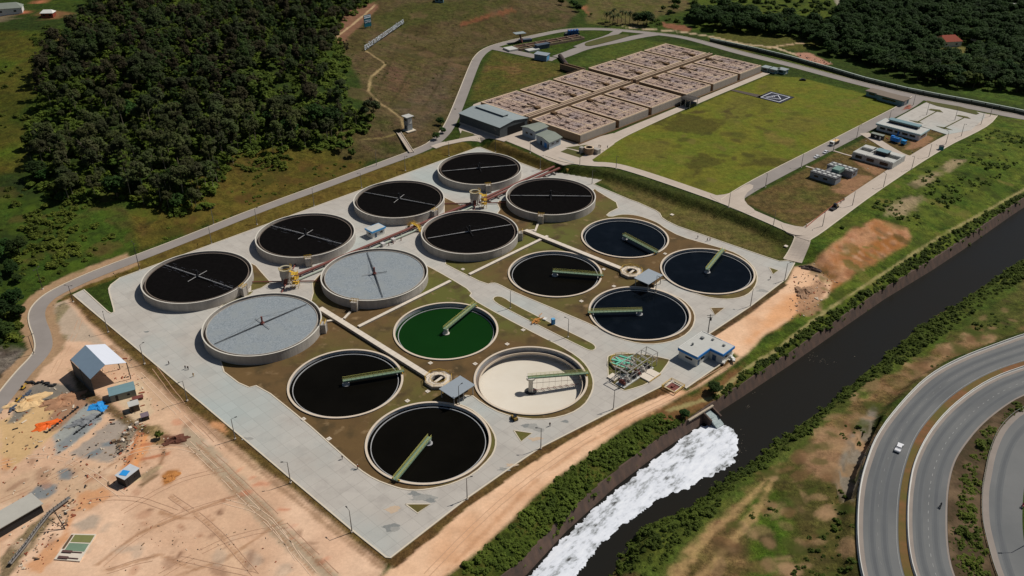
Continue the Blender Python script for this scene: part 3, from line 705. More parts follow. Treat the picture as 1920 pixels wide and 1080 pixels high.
# give the lawn a green drift
def two_tone(m, col, scale, lo, hi):
    n = m.node_tree; bs = [x for x in n.nodes if x.type == 'BSDF_PRINCIPLED'][0]
    src = bs.inputs['Base Color'].links[0].from_socket
    geo = [x for x in n.nodes if x.type == 'NEW_GEOMETRY'][0]
    t = n.nodes.new('ShaderNodeTexNoise'); t.inputs['Scale'].default_value = scale; t.inputs['Detail'].default_value = 5
    n.links.new(geo.outputs['Position'], t.inputs['Vector'])
    mr = n.nodes.new('ShaderNodeMapRange'); mr.inputs[1].default_value = lo; mr.inputs[2].default_value = hi; n.links.new(t.outputs['Fac'], mr.inputs[0])
    mx = n.nodes.new('ShaderNodeMix'); mx.data_type = 'RGBA'; n.links.new(mr.outputs[0], mx.inputs[0]); n.links.new(src, mx.inputs[6]); mx.inputs[7].default_value = (*col, 1)
    n.links.new(mx.outputs[2], bs.inputs['Base Color'])
two_tone(M_LAWN, srgb(92, 92, 40), .022, .47, .62)
two_tone(M_LAWN, srgb(74, 60, 36), .12, .52, .7)
two_tone(M_LAWN, srgb(134, 110, 78), .22, .6, .76)
two_tone(M_CONC, srgb(154, 147, 140), .22, .5, .95)
two_tone(M_CONC, srgb(168, 174, 170), .016, .48, .66)
two_tone(M_HWY, srgb(86, 88, 90), .012, .5, .66)
def joints(m, size, amt, tone):
    n = m.node_tree; bs = [x for x in n.nodes if x.type == 'BSDF_PRINCIPLED'][0]; src = bs.inputs['Base Color'].links[0].from_socket
    geo = [x for x in n.nodes if x.type == 'NEW_GEOMETRY'][0]
    mp = n.nodes.new('ShaderNodeMapping'); mp.inputs['Rotation'].default_value = (0, 0, R(45)); n.links.new(geo.outputs['Position'], mp.inputs[0])
    b = n.nodes.new('ShaderNodeTexBrick'); b.offset = 0; b.inputs['Scale'].default_value = 1; b.inputs['Brick Width'].default_value = size; b.inputs['Row Height'].default_value = size
    b.inputs['Mortar Size'].default_value = .07; b.inputs['Mortar Smooth'].default_value = .3; b.inputs['Bias'].default_value = 0
    b.inputs['Color1'].default_value = (1 - tone,) * 3 + (1,); b.inputs['Color2'].default_value = (1 + tone,) * 3 + (1,); b.inputs['Mortar'].default_value = (1 - amt,) * 3 + (1,)
    n.links.new(mp.outputs[0], b.inputs['Vector'])
    mx = n.nodes.new('ShaderNodeMix'); mx.data_type = 'RGBA'; mx.blend_type = 'MULTIPLY'; mx.inputs[0].default_value = 1; n.links.new(src, mx.inputs[6]); n.links.new(b.outputs['Color'], mx.inputs[7])
    n.links.new(mx.outputs[2], bs.inputs['Base Color'])
joints(M_CONC, 4.5, .2, .035); joints(M_PATH, 4.0, .16, .03)
def circ(c, r, n=72): return [(c[0] + r * math.cos(2 * math.pi * k / n), c[1] + r * math.sin(2 * math.pi * k / n)) for k in range(n)]
def smooth(pts, it=1, closed=True):
    for _ in range(it):
        o = []; m = len(pts)
        for i in range(m if closed else m - 1):
            a, b = pts[i], pts[(i + 1) % m]
            o += [(a[0] * .75 + b[0] * .25, a[1] * .75 + b[1] * .25), (a[0] * .25 + b[0] * .75, a[1] * .25 + b[1] * .75)]
        if not closed: o = [pts[0]] + o + [pts[-1]]
        pts = o
    return pts
slab_px = [(137, 553), (157, 543), (202, 584), (208, 587.5), (214, 585), (213, 578), (205, 549), (204, 541), (208, 534), (225, 521), (262, 507.5), (895, 276.5), (900, 276), (975, 305), (1015, 320), (1040, 322), (1062, 325), (1135, 333.5), (1113, 345), (1123, 350), (1180, 374), (1197, 380), (1230, 395), (1237, 400), (1241, 408), (1250, 414), (1270, 424), (1440, 483), (1462, 490), (1477, 489), (1490, 493), (1474, 523), (1407, 574.5), (1327, 628), (1345, 636), (1375, 662), (1367, 672), (1286, 728), (1265, 715), (1251, 719), (1169, 760), (1012, 840), (962, 873.5), (876, 934), (732, 1046), (724, 1045), (660, 994)]
slab = WP(slab_px, .1)
holes = [circ(c, 20.0) for c in CLAR]
mb = MB(); mb.prism(slab, -.4, .1, holes); struct('concrete_yard', mb, M_CONC)
A_px = [(930, 376), (955, 376), (1000, 400), (1095, 385), (1112, 352), (1123, 360), (1167, 386), (1135, 402), (1144, 407), (1162, 402), (1182, 402), (1200, 405), (1220, 412), (1236, 419), (1246, 427), (1275, 443), (1328, 458), (1370, 470), (1392, 481), (1411, 497), (1420, 514), (1419, 532), (1408, 548), (1392, 557), (1368, 561), (1345, 560), (1322, 556), (1290, 545), (1268, 533), (1246, 520), (1222, 539), (1240, 544), (1263, 553), (1283, 563), (1299, 580), (1304, 596), (1298, 616), (1280, 632), (1252, 642), (1217, 646), (1182, 641), (1144, 628), (1115, 611), (1051, 584), (960, 546), (934, 532), (925, 530), (911, 533), (862, 509), (827, 491), (850, 440), (900, 420), (940, 398)]
B_px = [(585, 520), (640, 500), (720, 530), (795, 497), (803, 499), (843, 521), (886, 547), (879, 557), (942, 593), (1013, 630), (1048, 647), (1083, 668), (1101, 686), (1111, 706), (1113, 724), (1107, 742), (1095, 760), (1069, 776), (1030, 785.5), (988, 786), (942, 776), (907, 758), (880, 737), (851, 754), (881, 765), (903, 781), (919, 799), (930, 820), (929, 840), (920, 858), (889, 888), (850, 906), (820, 914), (787, 919), (760, 918), (738, 912), (703, 899), (671, 878), (620, 833), (574, 792), (486, 721), (461, 728), (407, 687), (430, 640), (560, 610), (588, 560)]
mk = MB()
for pts in (A_px, B_px):
    w_ = smooth(WP(pts, .16), 1)
    hs_ = [circ(c, 20.0) for c in CLAR if inside(np.array([c[0]]), np.array([c[1]]), w_)[0]]
    mb = MB(); mb.prism(w_, .02, .16, hs_); struct('lawn', mb, M_LAWN)
    k_ = strip(w_ + [w_[0]], .45)
    h_ = len(k_) // 2
    Lr, Rr = k_[:h_], k_[h_:][::-1]
    for i in range(h_ - 1):
        mk.add([(Lr[i][0], Lr[i][1], .2), (Rr[i][0], Rr[i][1], .2), (Rr[i + 1][0], Rr[i + 1][1], .2), (Lr[i + 1][0], Lr[i + 1][1], .2),
                (Lr[i][0], Lr[i][1], .05), (Rr[i][0], Rr[i][1], .05), (Rr[i + 1][0], Rr[i + 1][1], .05), (Lr[i + 1][0], Lr[i + 1][1], .05)], [(0, 1, 2, 3), (0, 3, 7, 4), (1, 5, 6, 2)])
small_lawns = [([(924, 563), (926, 557), (934, 555), (945, 558), (961, 569), (1030, 604), (1108, 642), (1116, 648), (1117, 654), (1110, 657.5), (1100, 655), (1010, 610), (940, 574)], 1),
    ([(1138.6, 672), (1141, 667), (1152, 664), (1198, 662), (1254, 673), (1256, 676), (1236, 703), (1216, 719), (1176, 732), (1168, 732), (1141, 714)], 1),
    ([(963, 806.5), (998, 812), (977, 828)], 0), ([(1332, 577), (1359, 577), (1341, 591)], 0), ([(1442, 501), (1460, 507), (1449, 514)], 0), ([(760, 945), (807, 945), (783, 962)], 0),
    ([(470, 493), (480, 498), (490, 510), (507, 529), (490, 540), (470, 545)], 0), ([(833, 370), (850, 378), (870, 388), (850, 400), (833, 405)], 0), ([(410, 577), (470, 552), (475, 545), (440, 556)], 0)]
for pts, sm in small_lawns:
    w_ = WP(pts, .16)
    if sm: w_ = smooth(w_, 1)
    mb = MB(); mb.prism(w_, .02, .16); struct('lawn', mb, M_LAWN)
    k_ = strip(w_ + [w_[0]], .4); h_ = len(k_) // 2; Lr, Rr = k_[:h_], k_[h_:][::-1]
    for i in range(h_ - 1):
        mk.add([(Lr[i][0], Lr[i][1], .2), (Rr[i][0], Rr[i][1], .2), (Rr[i + 1][0], Rr[i + 1][1], .2), (Lr[i + 1][0], Lr[i + 1][1], .2)], [(0, 1, 2, 3)])
# kerb round the slab itself
w_ = slab[:14] + slab[14:]
k_ = strip(slab + [slab[0]], .45); h_ = len(k_) // 2; Lr, Rr = k_[:h_], k_[h_:][::-1]
for i in range(h_ - 1):
    mk.add([(Lr[i][0], Lr[i][1], .24), (Rr[i][0], Rr[i][1], .24), (Rr[i + 1][0], Rr[i + 1][1], .24), (Lr[i + 1][0], Lr[i + 1][1], .24), (Lr[i][0], Lr[i][1], -.1), (Rr[i][0], Rr[i][1], -.1), (Rr[i + 1][0], Rr[i + 1][1], -.1), (Lr[i + 1][0], Lr[i + 1][1], -.1)], [(0, 1, 2, 3), (0, 3, 7, 4), (1, 5, 6, 2)])
struct('kerb', mk, M_KERB)

# ribbons that follow the ground
def ribbon(cen, wd, off, m, name, step=3.0, kerb=None, z=None, kind='structure'):
    c = densify([q[:2] for q in cen], step, closed=False)
    if step: c = [c[0]] + c[1:]
    W_ = wd if not isinstance(wd, (list, tuple)) else list(np.interp(np.linspace(0, 1, len(c)), np.linspace(0, 1, len(wd)), wd))
    k_ = strip(c, W_); h_ = len(c); Lr, Rr = k_[:h_], k_[h_:][::-1]
    Lr = np.array(Lr); Rr = np.array(Rr); m_ = MB(); cols = 5
    rows = []
    for j in range(cols):
        t = j / (cols - 1); P_ = Lr * (1 - t) + Rr * t
        zz = (gz(P_[:, 0], P_[:, 1]) if z is None else np.full(len(P_), z)) + off
        rows.append(np.column_stack([P_, zz]))
    for i in range(h_):
        for j in range(cols): m_.v.append(tuple(float(q) for q in rows[j][i]))
    for i in range(h_ - 1):
        for j in range(cols - 1):
            a = i * cols + j; m_.f.append((a, a + 1, a + cols + 1, a + cols))
    # skirts
    for j, sgn in ((0, 1), (cols - 1, -1)):
        b0 = len(m_.v)
        for i in range(h_):
            p = m_.v[i * cols + j]; m_.v.append((p[0], p[1], p[2] - .6))
        for i in range(h_ - 1):
            q = (i * cols + j, (i + 1) * cols + j, b0 + i + 1, b0 + i); m_.f.append(q if sgn > 0 else q[::-1])
    struct(name, m_, m, kind)
    if kerb:
        mm = MB()
        for side in kerb:
            E = rows[0] if side == 'L' else rows[-1]
            for i in range(h_ - 1):
                mm.bar((E[i][0], E[i][1], E[i][2] + .05), (E[i + 1][0], E[i + 1][1], E[i + 1][2] + .05), .4, .3)
        struct('kerb', mm, M_KERB)
def Z4(pts): return WP(pts, ZU)
left = [(-40, 805), (0, 755), (44, 699), (72, 671), (84, 651), (79, 625), (71, 607), (68, 588), (76, 571), (98, 552), (150, 527), (200, 506.5), (250, 487.5), (350, 449), (480, 396), (600, 352), (700, 314.5), (800, 278), (822, 262), (838, 245), (850, 222), (863, 190), (876, 156), (888, 125), (896, 108), (910, 94), (938, 83), (1003, 68), (1056, 57), (1095, 54.5), (1146, 55.5), (1211, 61.5), (1277, 69), (1331, 83), (1386, 99), (1440, 112), (1490, 124), (1560, 143), (1620, 159), (1715, 182), (1815, 200), (1920, 222), (2050, 250)]
lw3 = smooth([g[:2] for g in GP(left)], 2, False)
ribbon(lw3, [6.0] * 12 + [6.6] * 14 + [8] * 10, .12, M_ASPH, 'road', 3, 'L')
road3 = [(1030, 290), (1060, 301), (1106, 308), (1150, 309), (1200, 323), (1280, 350), (1365, 380), (1430, 408), (1480, 430), (1506, 441), (1503, 456), (1495, 473), (1486, 490)]
ribbon(smooth([g[:2] for g in GP(road3)], 2, False), [6.2, 6.2, 6.2, 6.2, 6.2, 6.2, 7.5, 8], .16, M_PATH, 'road', 3, 'R')
road4 = [(1365, 380), (1392, 361), (1440, 334), (1560, 273), (1640, 231), (1700, 200), (1722, 184)]
ribbon(smooth([g[:2] for g in GP(road4)], 1, False), 8.2, .2, M_ASPH, 'road', 3, 'L')
road5 = [(1500, 447), (1520, 434), (1560, 405), (1620, 362), (1700, 309), (1760, 272), (1810, 247), (1838, 230), (1850, 214)]
ribbon(smooth([g[:2] for g in GP(road5)], 1, False), [9, 8.5, 8.5, 9, 12], .24, M_PATH, 'road', 3, 'R')
road2 = [(1118, 280), (1145, 262), (1175, 247), (1280, 202), (1350, 173), (1437, 137)]
ribbon(smooth([g[:2] for g in GP(road2)], 1, False), [9, 6, 5, 5], .2, M_PATH, 'service_path', 3, 'R')
# junction apron by the workshop
ap = Z4([(860, 240), (888, 196), (905, 190), (1000, 222), (1100, 258), (1117, 258), (1150, 250), (1152, 270), (1110, 300), (1122, 312), (1072, 308), (1056, 310), (1028, 300.5), (990, 281), (940, 261), (908, 255.5), (880, 252), (863, 250)])
ribbon(smooth([g[:2] for g in GP([(812, 277), (828, 271), (848, 267), (872, 262), (900, 257), (925, 257), (950, 264)])], 1, False), 4.8, .3, M_PATH, 'road', 2)
mb = MB(); mb.prism(ap, ZU - .3, ZU + .14); struct('apron', mb, M_PATH)
M_GLAWN = mat('green_turf', srgb(66, 76, 32), .95, .2, .1, bump=.25, bscale=1, col2=srgb(88, 80, 40))
for pts in ([(860, 262), (866, 245), (890, 252), (868, 260)], [(1051, 285), (1064, 279), (1100, 289), (1087, 296)], [(1060, 277), (1100, 272), (1112, 276), (1102, 286)]):
    mb = MB(); mb.prism(Z4(pts), ZU, ZU + .2); struct('lawn', mb, M_GLAWN)
# car park
pk = Z4([(1680, 223), (1733, 194), (1745, 190), (1830, 210), (1848, 214), (1846, 222), (1820, 245), (1775, 253), (1735, 240)])
mb = MB(); mb.prism(pk, ZU - .2, ZU + .3); struct('car_park', mb, M_CONC)
for pts in ([(1735, 192), (1738, 189.5), (1760, 194), (1800, 201), (1828, 209), (1836, 214), (1830, 216), (1800, 209), (1757, 200)],
            [(1740, 207), (1745, 205), (1762, 207), (1768, 212), (1755, 210)], [(1792, 218), (1797, 216.5), (1814, 220), (1820, 224), (1808, 222)],
            [(1704, 226), (1722, 229), (1731, 232.5), (1718, 231)], [(1755, 237.5), (1772, 240), (1786, 245), (1770, 243)],
            [(1720, 229), (1756, 209), (1757, 210), (1722, 230)], [(1768, 241), (1806, 221.5), (1807.5, 222.5), (1770, 242)]):
    mb = MB(); mb.prism(Z4(pts), ZU + .1, ZU + .42); struct('lawn', mb, M_GLAWN)
blk = [([(1733, 1)], 0)]
for pts, zz in (([(1462, 417), (1500, 427), (1518, 424), (1536, 414), (1549, 420), (1530, 434), (1518, 441), (1503, 443), (1488, 441), (1470, 434)], .27), ([(1325, 366), (1352, 367), (1378, 360), (1402, 344), (1416, 350), (1396, 366), (1396, 380), (1420, 398), (1400, 402), (1360, 386)], .25)):
    mb = MB(); mb.prism(smooth(Z4(pts), 1), ZU - 1.2, ZU + zz); struct('road', mb, M_PATH)
# admin drive (branch between the two large buildings)
ribbon(smooth([g[:2] for g in GP([(1620, 250), (1640, 262), (1665, 278), (1690, 292), (1712, 298)])], 1, False), 6, .22, M_PATH, 'road', 3)
ribbon(GP([(1563, 283), (1582, 289), (1608, 296)]), 1.2, .2, M_PATH, 'service_path', 3)
ribbon(GP([(1511, 312), (1535, 319)]), 1.2, .2, M_PATH, 'service_path', 3)
# treatment head works roads
ribbon(smooth([g[:2] for g in GP([(925, 90), (960, 97), (1002, 106), (1040, 112)])], 1, False), 9, .2, M_ASPH, 'road', 3)
ribbon(smooth([g[:2] for g in GP([(1045, 108), (1068, 100), (1085, 93), (1110, 86), (1160, 77), (1200, 68), (1230, 64)])], 1, False), [10, 10, 9, 9], .2, M_ASPH, 'road', 3)
ribbon(smooth([g[:2] for g in GP([(1082, 89), (1105, 80), (1145, 68), (1160, 58)])], 1, False), 7, .24, M_ASPH, 'road', 3)
mb = MB(); isl = [g for g in GP([(1096, 83), (1100, 80), (1150, 66), (1175, 65), (1182, 68), (1150, 77), (1110, 87), (1098, 87)])]
mb.prism(smooth([g[:2] for g in isl], 1), isl[0][2] - .5, isl[0][2] + .5); struct('lawn', mb, M_GLAWN)
# stains and small utility covers on the yard
rnd = random.Random(66)
def blob(px, py, r, e, m, z=.108, seed=1):
    c = W(px, py, z); rn = random.Random(seed); mb = MB(); n_ = 26; a0 = rn.uniform(0, 3)
    mb.v = [(c[0] + r * (1 + .3 * math.sin(3 * t + seed) + rn.uniform(-.22, .22)) * math.cos(t), c[1] + r * e * (1 + .3 * math.sin(2 * t + seed) + rn.uniform(-.22, .22)) * math.sin(t), z) for t in [6.2832 * k / n_ for k in range(n_)]]
    mb.f = [tuple(range(n_))]; return mb
ST = {'g': mat('grey_stain', srgb(150, 148, 142), .8, .14, 1.5), 'd': mat('dark_stain', srgb(128, 129, 126), .8, .14, 1.5), 'o': mat('orange_stain', srgb(188, 166, 142), .9, .08, .8), 'w': mat('pale_stain', srgb(196, 192, 184), .9, .04, .8)}
for k, (px, py, r, e, c_) in enumerate([(790, 932, 3.4, .5, 'g'), (776, 925, 1.6, .6, 'd'), (808, 938, 1.6, .5, 'd'), (737, 955, 2.0, .6, 'o'), (733, 989, 2.2, .6, 'd'), (740, 992, 1.4, .8, 'g'), (462, 822, 1.6, .6, 'g'), (663, 880, 1.0, .6, 'd'), (1000, 800, 2.2, .6, 'g'), (1012, 806, 1.6, .5, 'g'), (985, 798, 1.3, .7, 'd'),
        (1004, 823, 2.0, .5, 'o'), (958, 872, 1.8, .5, 'o'), (944, 880, 1.8, .5, 'g'), (1430, 545, 2.2, .5, 'g'), (1060, 790, 1.2, .5, 'd'), (275, 622, 1.0, .5, 'd')]):
    struct('yard_stain', blob(px, py, r, e, None, .108 + .0007 * k, k + 2), ST[c_])

# ------------------------------------------------------------ highway
hw = MB(); hw.prism(smooth(H0w, 2, False) + smooth(H1w, 2, False)[::-1], HZ - 2.6, HZ); struct('highway_carriageway', hw, M_HWY)
hw = MB(); hw.prism(smooth(H2w, 2, False) + smooth(H3w, 2, False)[::-1], HZ - 2.6, HZ + .004); struct('highway_carriageway', hw, M_HWY)
hw = MB(); hw.prism(smooth(H4w, 2, False) + smooth(H5w, 2, False)[::-1], HZ - 2.6, HZ + .008); struct('highway_carriageway', hw, M_HWY)
M_MED = mat('median_soil', srgb(132, 88, 58), .95, .2, .4, bump=.2, col2=srgb(98, 76, 44))
two_tone(M_MED, srgb(92, 88, 40), .05, .4, .6)
hw = MB(); hw.prism(smooth(H1w, 2, False) + smooth(H2w, 2, False)[::-1], HZ - .5, HZ + .06); struct('median_verge', hw, M_MED)
M_BANK = mat('bank_soil', srgb(84, 64, 46), .95, .2, .5, bump=.5, bscale=1.2, col2=srgb(56, 50, 26))
two_tone(M_BANK, srgb(118, 96, 72), .12, .5, .7)
hw = MB(); hw.prism(smooth(H3w, 2, False) + smooth(H4w, 2, False)[::-1], HZ - .5, HZ + .1); struct('median_verge', hw, M_BANK)
def line_off(pts, o):
    k_ = strip(pts, 2 * abs(o)); h_ = len(pts)
    return k_[:h_] if o > 0 else k_[h_:][::-1]
M_DUST = mat('dusty_shoulder', srgb(140, 130, 122), .9, .1, .2)
M_PAINT = mat('road_paint', srgb(148, 148, 146), .8, .2, 1.5)
def flat_ribbon(pts, wd, z, mb_):
    k_ = strip(pts, wd); h_ = len(pts); Lr, Rr = k_[:h_], k_[h_:][::-1]
    for i in range(h_ - 1):
        mb_.add([(*Lr[i], z), (*Rr[i], z), (*Rr[i + 1], z), (*Lr[i + 1], z)], [(0, 1, 2, 3)])
    return mb_
h0s, h1s, h2s, h3s, h4s, h5s = [smooth(h, 2, False) for h in (H0w, H1w, H2w, H3w, H4w, H5w)]
def inset(pts, d): return line_off(pts, d)
# which side is inside: test with neighbour curves
def toward(p, q, d):
    A_ = line_off(p, d); B_ = line_off(p, -d)
    m_ = len(p) // 2; t = q[len(q) // 2]
    return A_ if math.dist(A_[m_], t) < math.dist(B_[m_], t) else B_
mb = MB()
flat_ribbon(toward(h0s, h1s, 1.0), 1.3, HZ + .02, mb); flat_ribbon(toward(h2s, h3s, .7), 1.4, HZ + .02, mb); flat_ribbon(toward(h4s, h5s, .9), 1.6, HZ + .02, mb); flat_ribbon(toward(h3s, h2s, .3), .5, HZ + .02, mb)
struct('road_shoulder', mb, M_DUST)
def dashes(pts, z, mb_, on=2, off=4, wd=.14):
    c = densify(pts, 1.0, closed=False); i = 0
    while i + on < len(c):
        flat_ribbon(c[i:i + on + 1], wd, z, mb_); i += on + off
mb = MB()
for lane in (.52,):
    cc = [(a[0] * (1 - lane) + b[0] * lane, a[1] * (1 - lane) + b[1] * lane) for a, b in zip(densify(h2s, 3, closed=False), [min(h3s, key=lambda q: math.dist(q, p)) for p in densify(h2s, 3, closed=False)])]
    cc = [cc[i] for i in range(0, len(cc), 3)]; dashes(smooth(cc, 1, False), HZ + .03, mb, 1, 2, .15)
    cc = [((a[0] + b[0]) / 2, (a[1] + b[1]) / 2) for a, b in zip(densify(h0s, 3, closed=False), [min(h1s, key=lambda q: math.dist(q, p)) for p in densify(h0s, 3, closed=False)])]
    cc = [cc[i] for i in range(0, len(cc), 3)]; dashes(smooth(cc, 1, False), HZ + .03, mb, 1, 4, .07)
flat_ribbon(toward(h1s, h0s, .5), .14, HZ + .03, mb)
struct('lane_marking', mb, M_PAINT)
M_BARR = mat('barrier_concrete', srgb(206, 204, 198), .85, .08, .8)
def barrier(pts, label, ht=.85, wd=.45, name='concrete_barrier', m=None):
    m_ = MB(); c = densify(pts, 3, closed=False)
    prof = [(-wd / 2 - .12, 0), (-wd / 2 + .08, .3), (-.1, ht), (.1, ht), (wd / 2 - .08, .3), (wd / 2 + .12, 0)]
    for i, p in enumerate(c):
        a = c[max(i - 1, 0)]; b = c[min(i + 1, len(c) - 1)]; dx, dy = b[0] - a[0], b[1] - a[1]; l = math.hypot(dx, dy)
        for o_, z in prof: m_.v.append((p[0] - dy / l * o_, p[1] + dx / l * o_, HZ + z))
    for i in range(len(c) - 1):
        for j in range(5): m_.f.append((6 * i + j, 6 * i + j + 1, 6 * i + 7 + j, 6 * i + 6 + j))
    o = m_.build(name, m or M_BARR); tag(o, label, 'barrier')
barrier(toward(h0s, h1s, .15), 'long pale concrete barrier on the outer edge of the highway curve above the river bank', .95)
barrier(toward(h2s, h3s, .1), 'low concrete barrier along the narrow strip of orange soil between two carriageways', .8)
M_RAIL = mat('guard_rail_steel', srgb(120, 122, 116), .5, .1, 2, metal=.5)
def railing(pts, label):
    t = thing('guard_rail', label, 'guard rail', (*pts[0], HZ)); m1, m2 = MB(), MB(); c = densify(pts, 4, closed=False)
    for i, p in enumerate(c):
        m2.box((p[0], p[1], HZ + .35), (.12, .12, .7))
        if i: m1.bar((*c[i - 1], HZ + .62), (*p, HZ + .62), .08, .3)
    m1.build('rail', M_RAIL, t, off=t.location); m2.build('post', M_RAIL, t, off=t.location)
railing(toward(h4s, h3s, .25), 'steel guard rail between the overgrown bank and the rightmost carriageway')
# retaining wall and slab beside the highway
M_RET = mat('retaining_concrete', srgb(132, 126, 114), .9, .2, .3, col2=srgb(108, 104, 98))
ra = WP([(1602, 952), (1604, 920), (1612, 880), (1630, 838), (1650, 796)], -1.0)
rt = WP([(1606, 958), (1609, 920), (1619, 879), (1642, 815), (1668, 780)], HZ - .5)
t = thing('retaining_slab', 'grey concrete retaining wall and sloping slab under the outer highway edge, throwing a dark shadow', 'retaining wall', (*ra[0], -1.2))
mb = MB(); k = len(ra); tops = [.6, 1.6, 1.8, 1.4, .3]
for i in range(k): mb.v += [(*ra[i], -4.5), (*ra[i], tops[i]), (*rt[i], HZ - .1), (*rt[i], -4.5)]
for i in range(k - 1):
    a = 4 * i; b = a + 4; mb.f += [(a, b, b + 1, a + 1), (a + 1, b + 1, b + 2, a + 2)]
mb.f += [(0, 1, 2, 3), (4 * k - 4, 4 * k - 1, 4 * k - 2, 4 * k - 3)]
mb.build('slab', M_RET, t, off=t.location)
# worn wheel tracks on the asphalt
M_WEAR = mat('worn_asphalt', srgb(94, 96, 98), .85, .08, .08, col2=srgb(104, 106, 106)); M_WEAR2 = mat('worn_asphalt_dark', srgb(86, 88, 91), .85, .08, .1, col2=srgb(96, 98, 99))
def between(p, q, f):
    d_ = densify(p, 4, closed=False); cc = [(a[0] * (1 - f) + b[0] * f, a[1] * (1 - f) + b[1] * f) for a, b in zip(d_, [min(densify(q, 1, closed=False), key=lambda z: math.dist(z, u)) for u in d_])]
    return smooth(cc[::2], 1, False)
m1, m2 = MB(), MB()
for p, q, fs in ((h0s, h1s, (.36, .66)), (h2s, h3s, (.3, .7)), (h4s, h5s, (.4,))):
    for f in fs:
        c = between(p, q, f); flat_ribbon(c, 1.9, HZ + .012, m1); flat_ribbon(c, .9, HZ + .016, m2)
struct('worn_lane', m1, M_WEAR); struct('worn_lane', m2, M_WEAR2)

# wheel ruts pressed in the sand
RUTD = mat('rut_soil', srgb(188, 150, 122), .95, .1, 1); RUTL = mat('rut_pale_soil', srgb(220, 190, 162), .95, .06, 1)
def rut(px, m_, gap=1.6, wd=.35, off=.05, jit=.25, seed=1):
    c = smooth([g[:2] for g in GP(px)], 2, False); c = densify(c, 2, jit * .3, closed=False, seed=seed)
    for sd in (gap / 2, -gap / 2):
        q = line_off(c, sd); k_ = strip(q, wd); h_ = len(q); Lr, Rr = k_[:h_], k_[h_:][::-1]; A_ = np.array(Lr); B_ = np.array(Rr); za = gz(A_[:, 0], A_[:, 1]) + off; zb = gz(B_[:, 0], B_[:, 1]) + off
        rn = random.Random(seed)
        for i in range(h_ - 1):
            if rn.random() < .1: continue
            m_.add([(*Lr[i], float(za[i])), (*Rr[i], float(zb[i])), (*Rr[i + 1], float(zb[i + 1])), (*Lr[i + 1], float(za[i + 1]))], [(0, 1, 2, 3)])
m1, m2 = MB(), MB(); rn = random.Random(8)
base_r = [[(800, 1078), (900, 975), (1000, 890), (1150, 795), (1260, 745), (1360, 690)], [(352, 830), (430, 905), (520, 995), (590, 1078)], [(372, 828), (450, 900), (560, 1010), (630, 1078)], [(200, 1072), (300, 1040), (400, 1060), (480, 1079)], [(150, 905), (240, 845), (330, 835), (380, 850)], [(190, 1060), (260, 1000), (360, 955), (450, 930)], [(320, 930), (400, 985), (480, 1079)],
          [(0, 870), (80, 850), (150, 870), (230, 930)], [(0, 940), (90, 900), (170, 850)], [(100, 700), (120, 660), (140, 630), (150, 600)], [(260, 700), (310, 750), (380, 820)], [(290, 690), (350, 770), (420, 840)], [(300, 1079), (420, 1010), (540, 985)], [(420, 940), (500, 960), (560, 1050)], [(230, 960), (330, 900), (420, 880)], [(60, 980), (150, 940), (250, 930), (330, 960)]]
for k, l in enumerate(base_r): rut(l, m1 if k % 3 != 1 else m2, 1.7, .2, .06, seed=k)
road_r = []
_unused = [[(800, 1078), (900, 975), (1000, 890), (1150, 795), (1260, 745), (1360, 690)], [(780, 1070), (880, 970), (1000, 875), (1160, 785), (1270, 740), (1380, 675), (1440, 600), (1500, 530)], [(830, 1078), (940, 965), (1040, 880), (1180, 790)], [(1390, 668), (1430, 620), (1490, 560), (1530, 520)], [(1380, 640), (1440, 570), (1485, 520)]]
for k, l in enumerate(road_r): rut(l, m1 if k % 2 else m2, 1.8, .35, .06, seed=k + 40)
struct('wheel_rut', m1, RUTD); struct('wheel_rut', m2, RUTL)
# ------------------------------------------------------------ raised trickling filters
M_TANK = mat('tank_concrete', srgb(150, 143, 135), .85, .14, .5, col2=srgb(182, 176, 167), sc3=(1, 1, .1), detail=9)
M_RIM = mat('tank_rim', srgb(206, 200, 188), .8, .08, 1)
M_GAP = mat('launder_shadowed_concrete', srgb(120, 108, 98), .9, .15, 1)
M_BLACK = mat('black_filter_bed', (.0062, .0056, .0056), 1.0, .3, .6, spec=.0)
M_STONE = mat('grey_filter_stone', srgb(118, 126, 132), .95, .22, 3.2, kind='voronoi', bump=.15, bscale=3, col2=srgb(150, 157, 161))
two_tone(M_STONE, srgb(140, 146, 148), .2, .45, .7)
M_ARM = mat('galvanised_arm', srgb(176, 174, 172), .5, .1, 2, metal=.2)
M_ARMD = mat('dark_steel_arm', srgb(40, 40, 44), .6, .1, 2)
M_WETST = mat('wet_streak', srgb(30, 30, 34), .3, .5, .9, spec=.5, col2=srgb(88, 88, 94), sc3=(2.2, .16, 1))
M_YEL = mat('yellow_paint', srgb(206, 166, 60), .6, .1, 2)
M_DARKM = mat('dark_metal', srgb(44, 44, 46), .6, .1, 2)
M_RUST = mat('rust_red_primer', srgb(128, 74, 66), .65, .12, .6, col2=srgb(108, 60, 52))
RF = 22.19; HF = 4.12
DC = np.mean(FILT, axis=0)
def ang_of(c, p1, p2, z):
    a = W(*p1, z); b = W(*p2, z); return math.atan2(b[1] - a[1], b[0] - a[0])
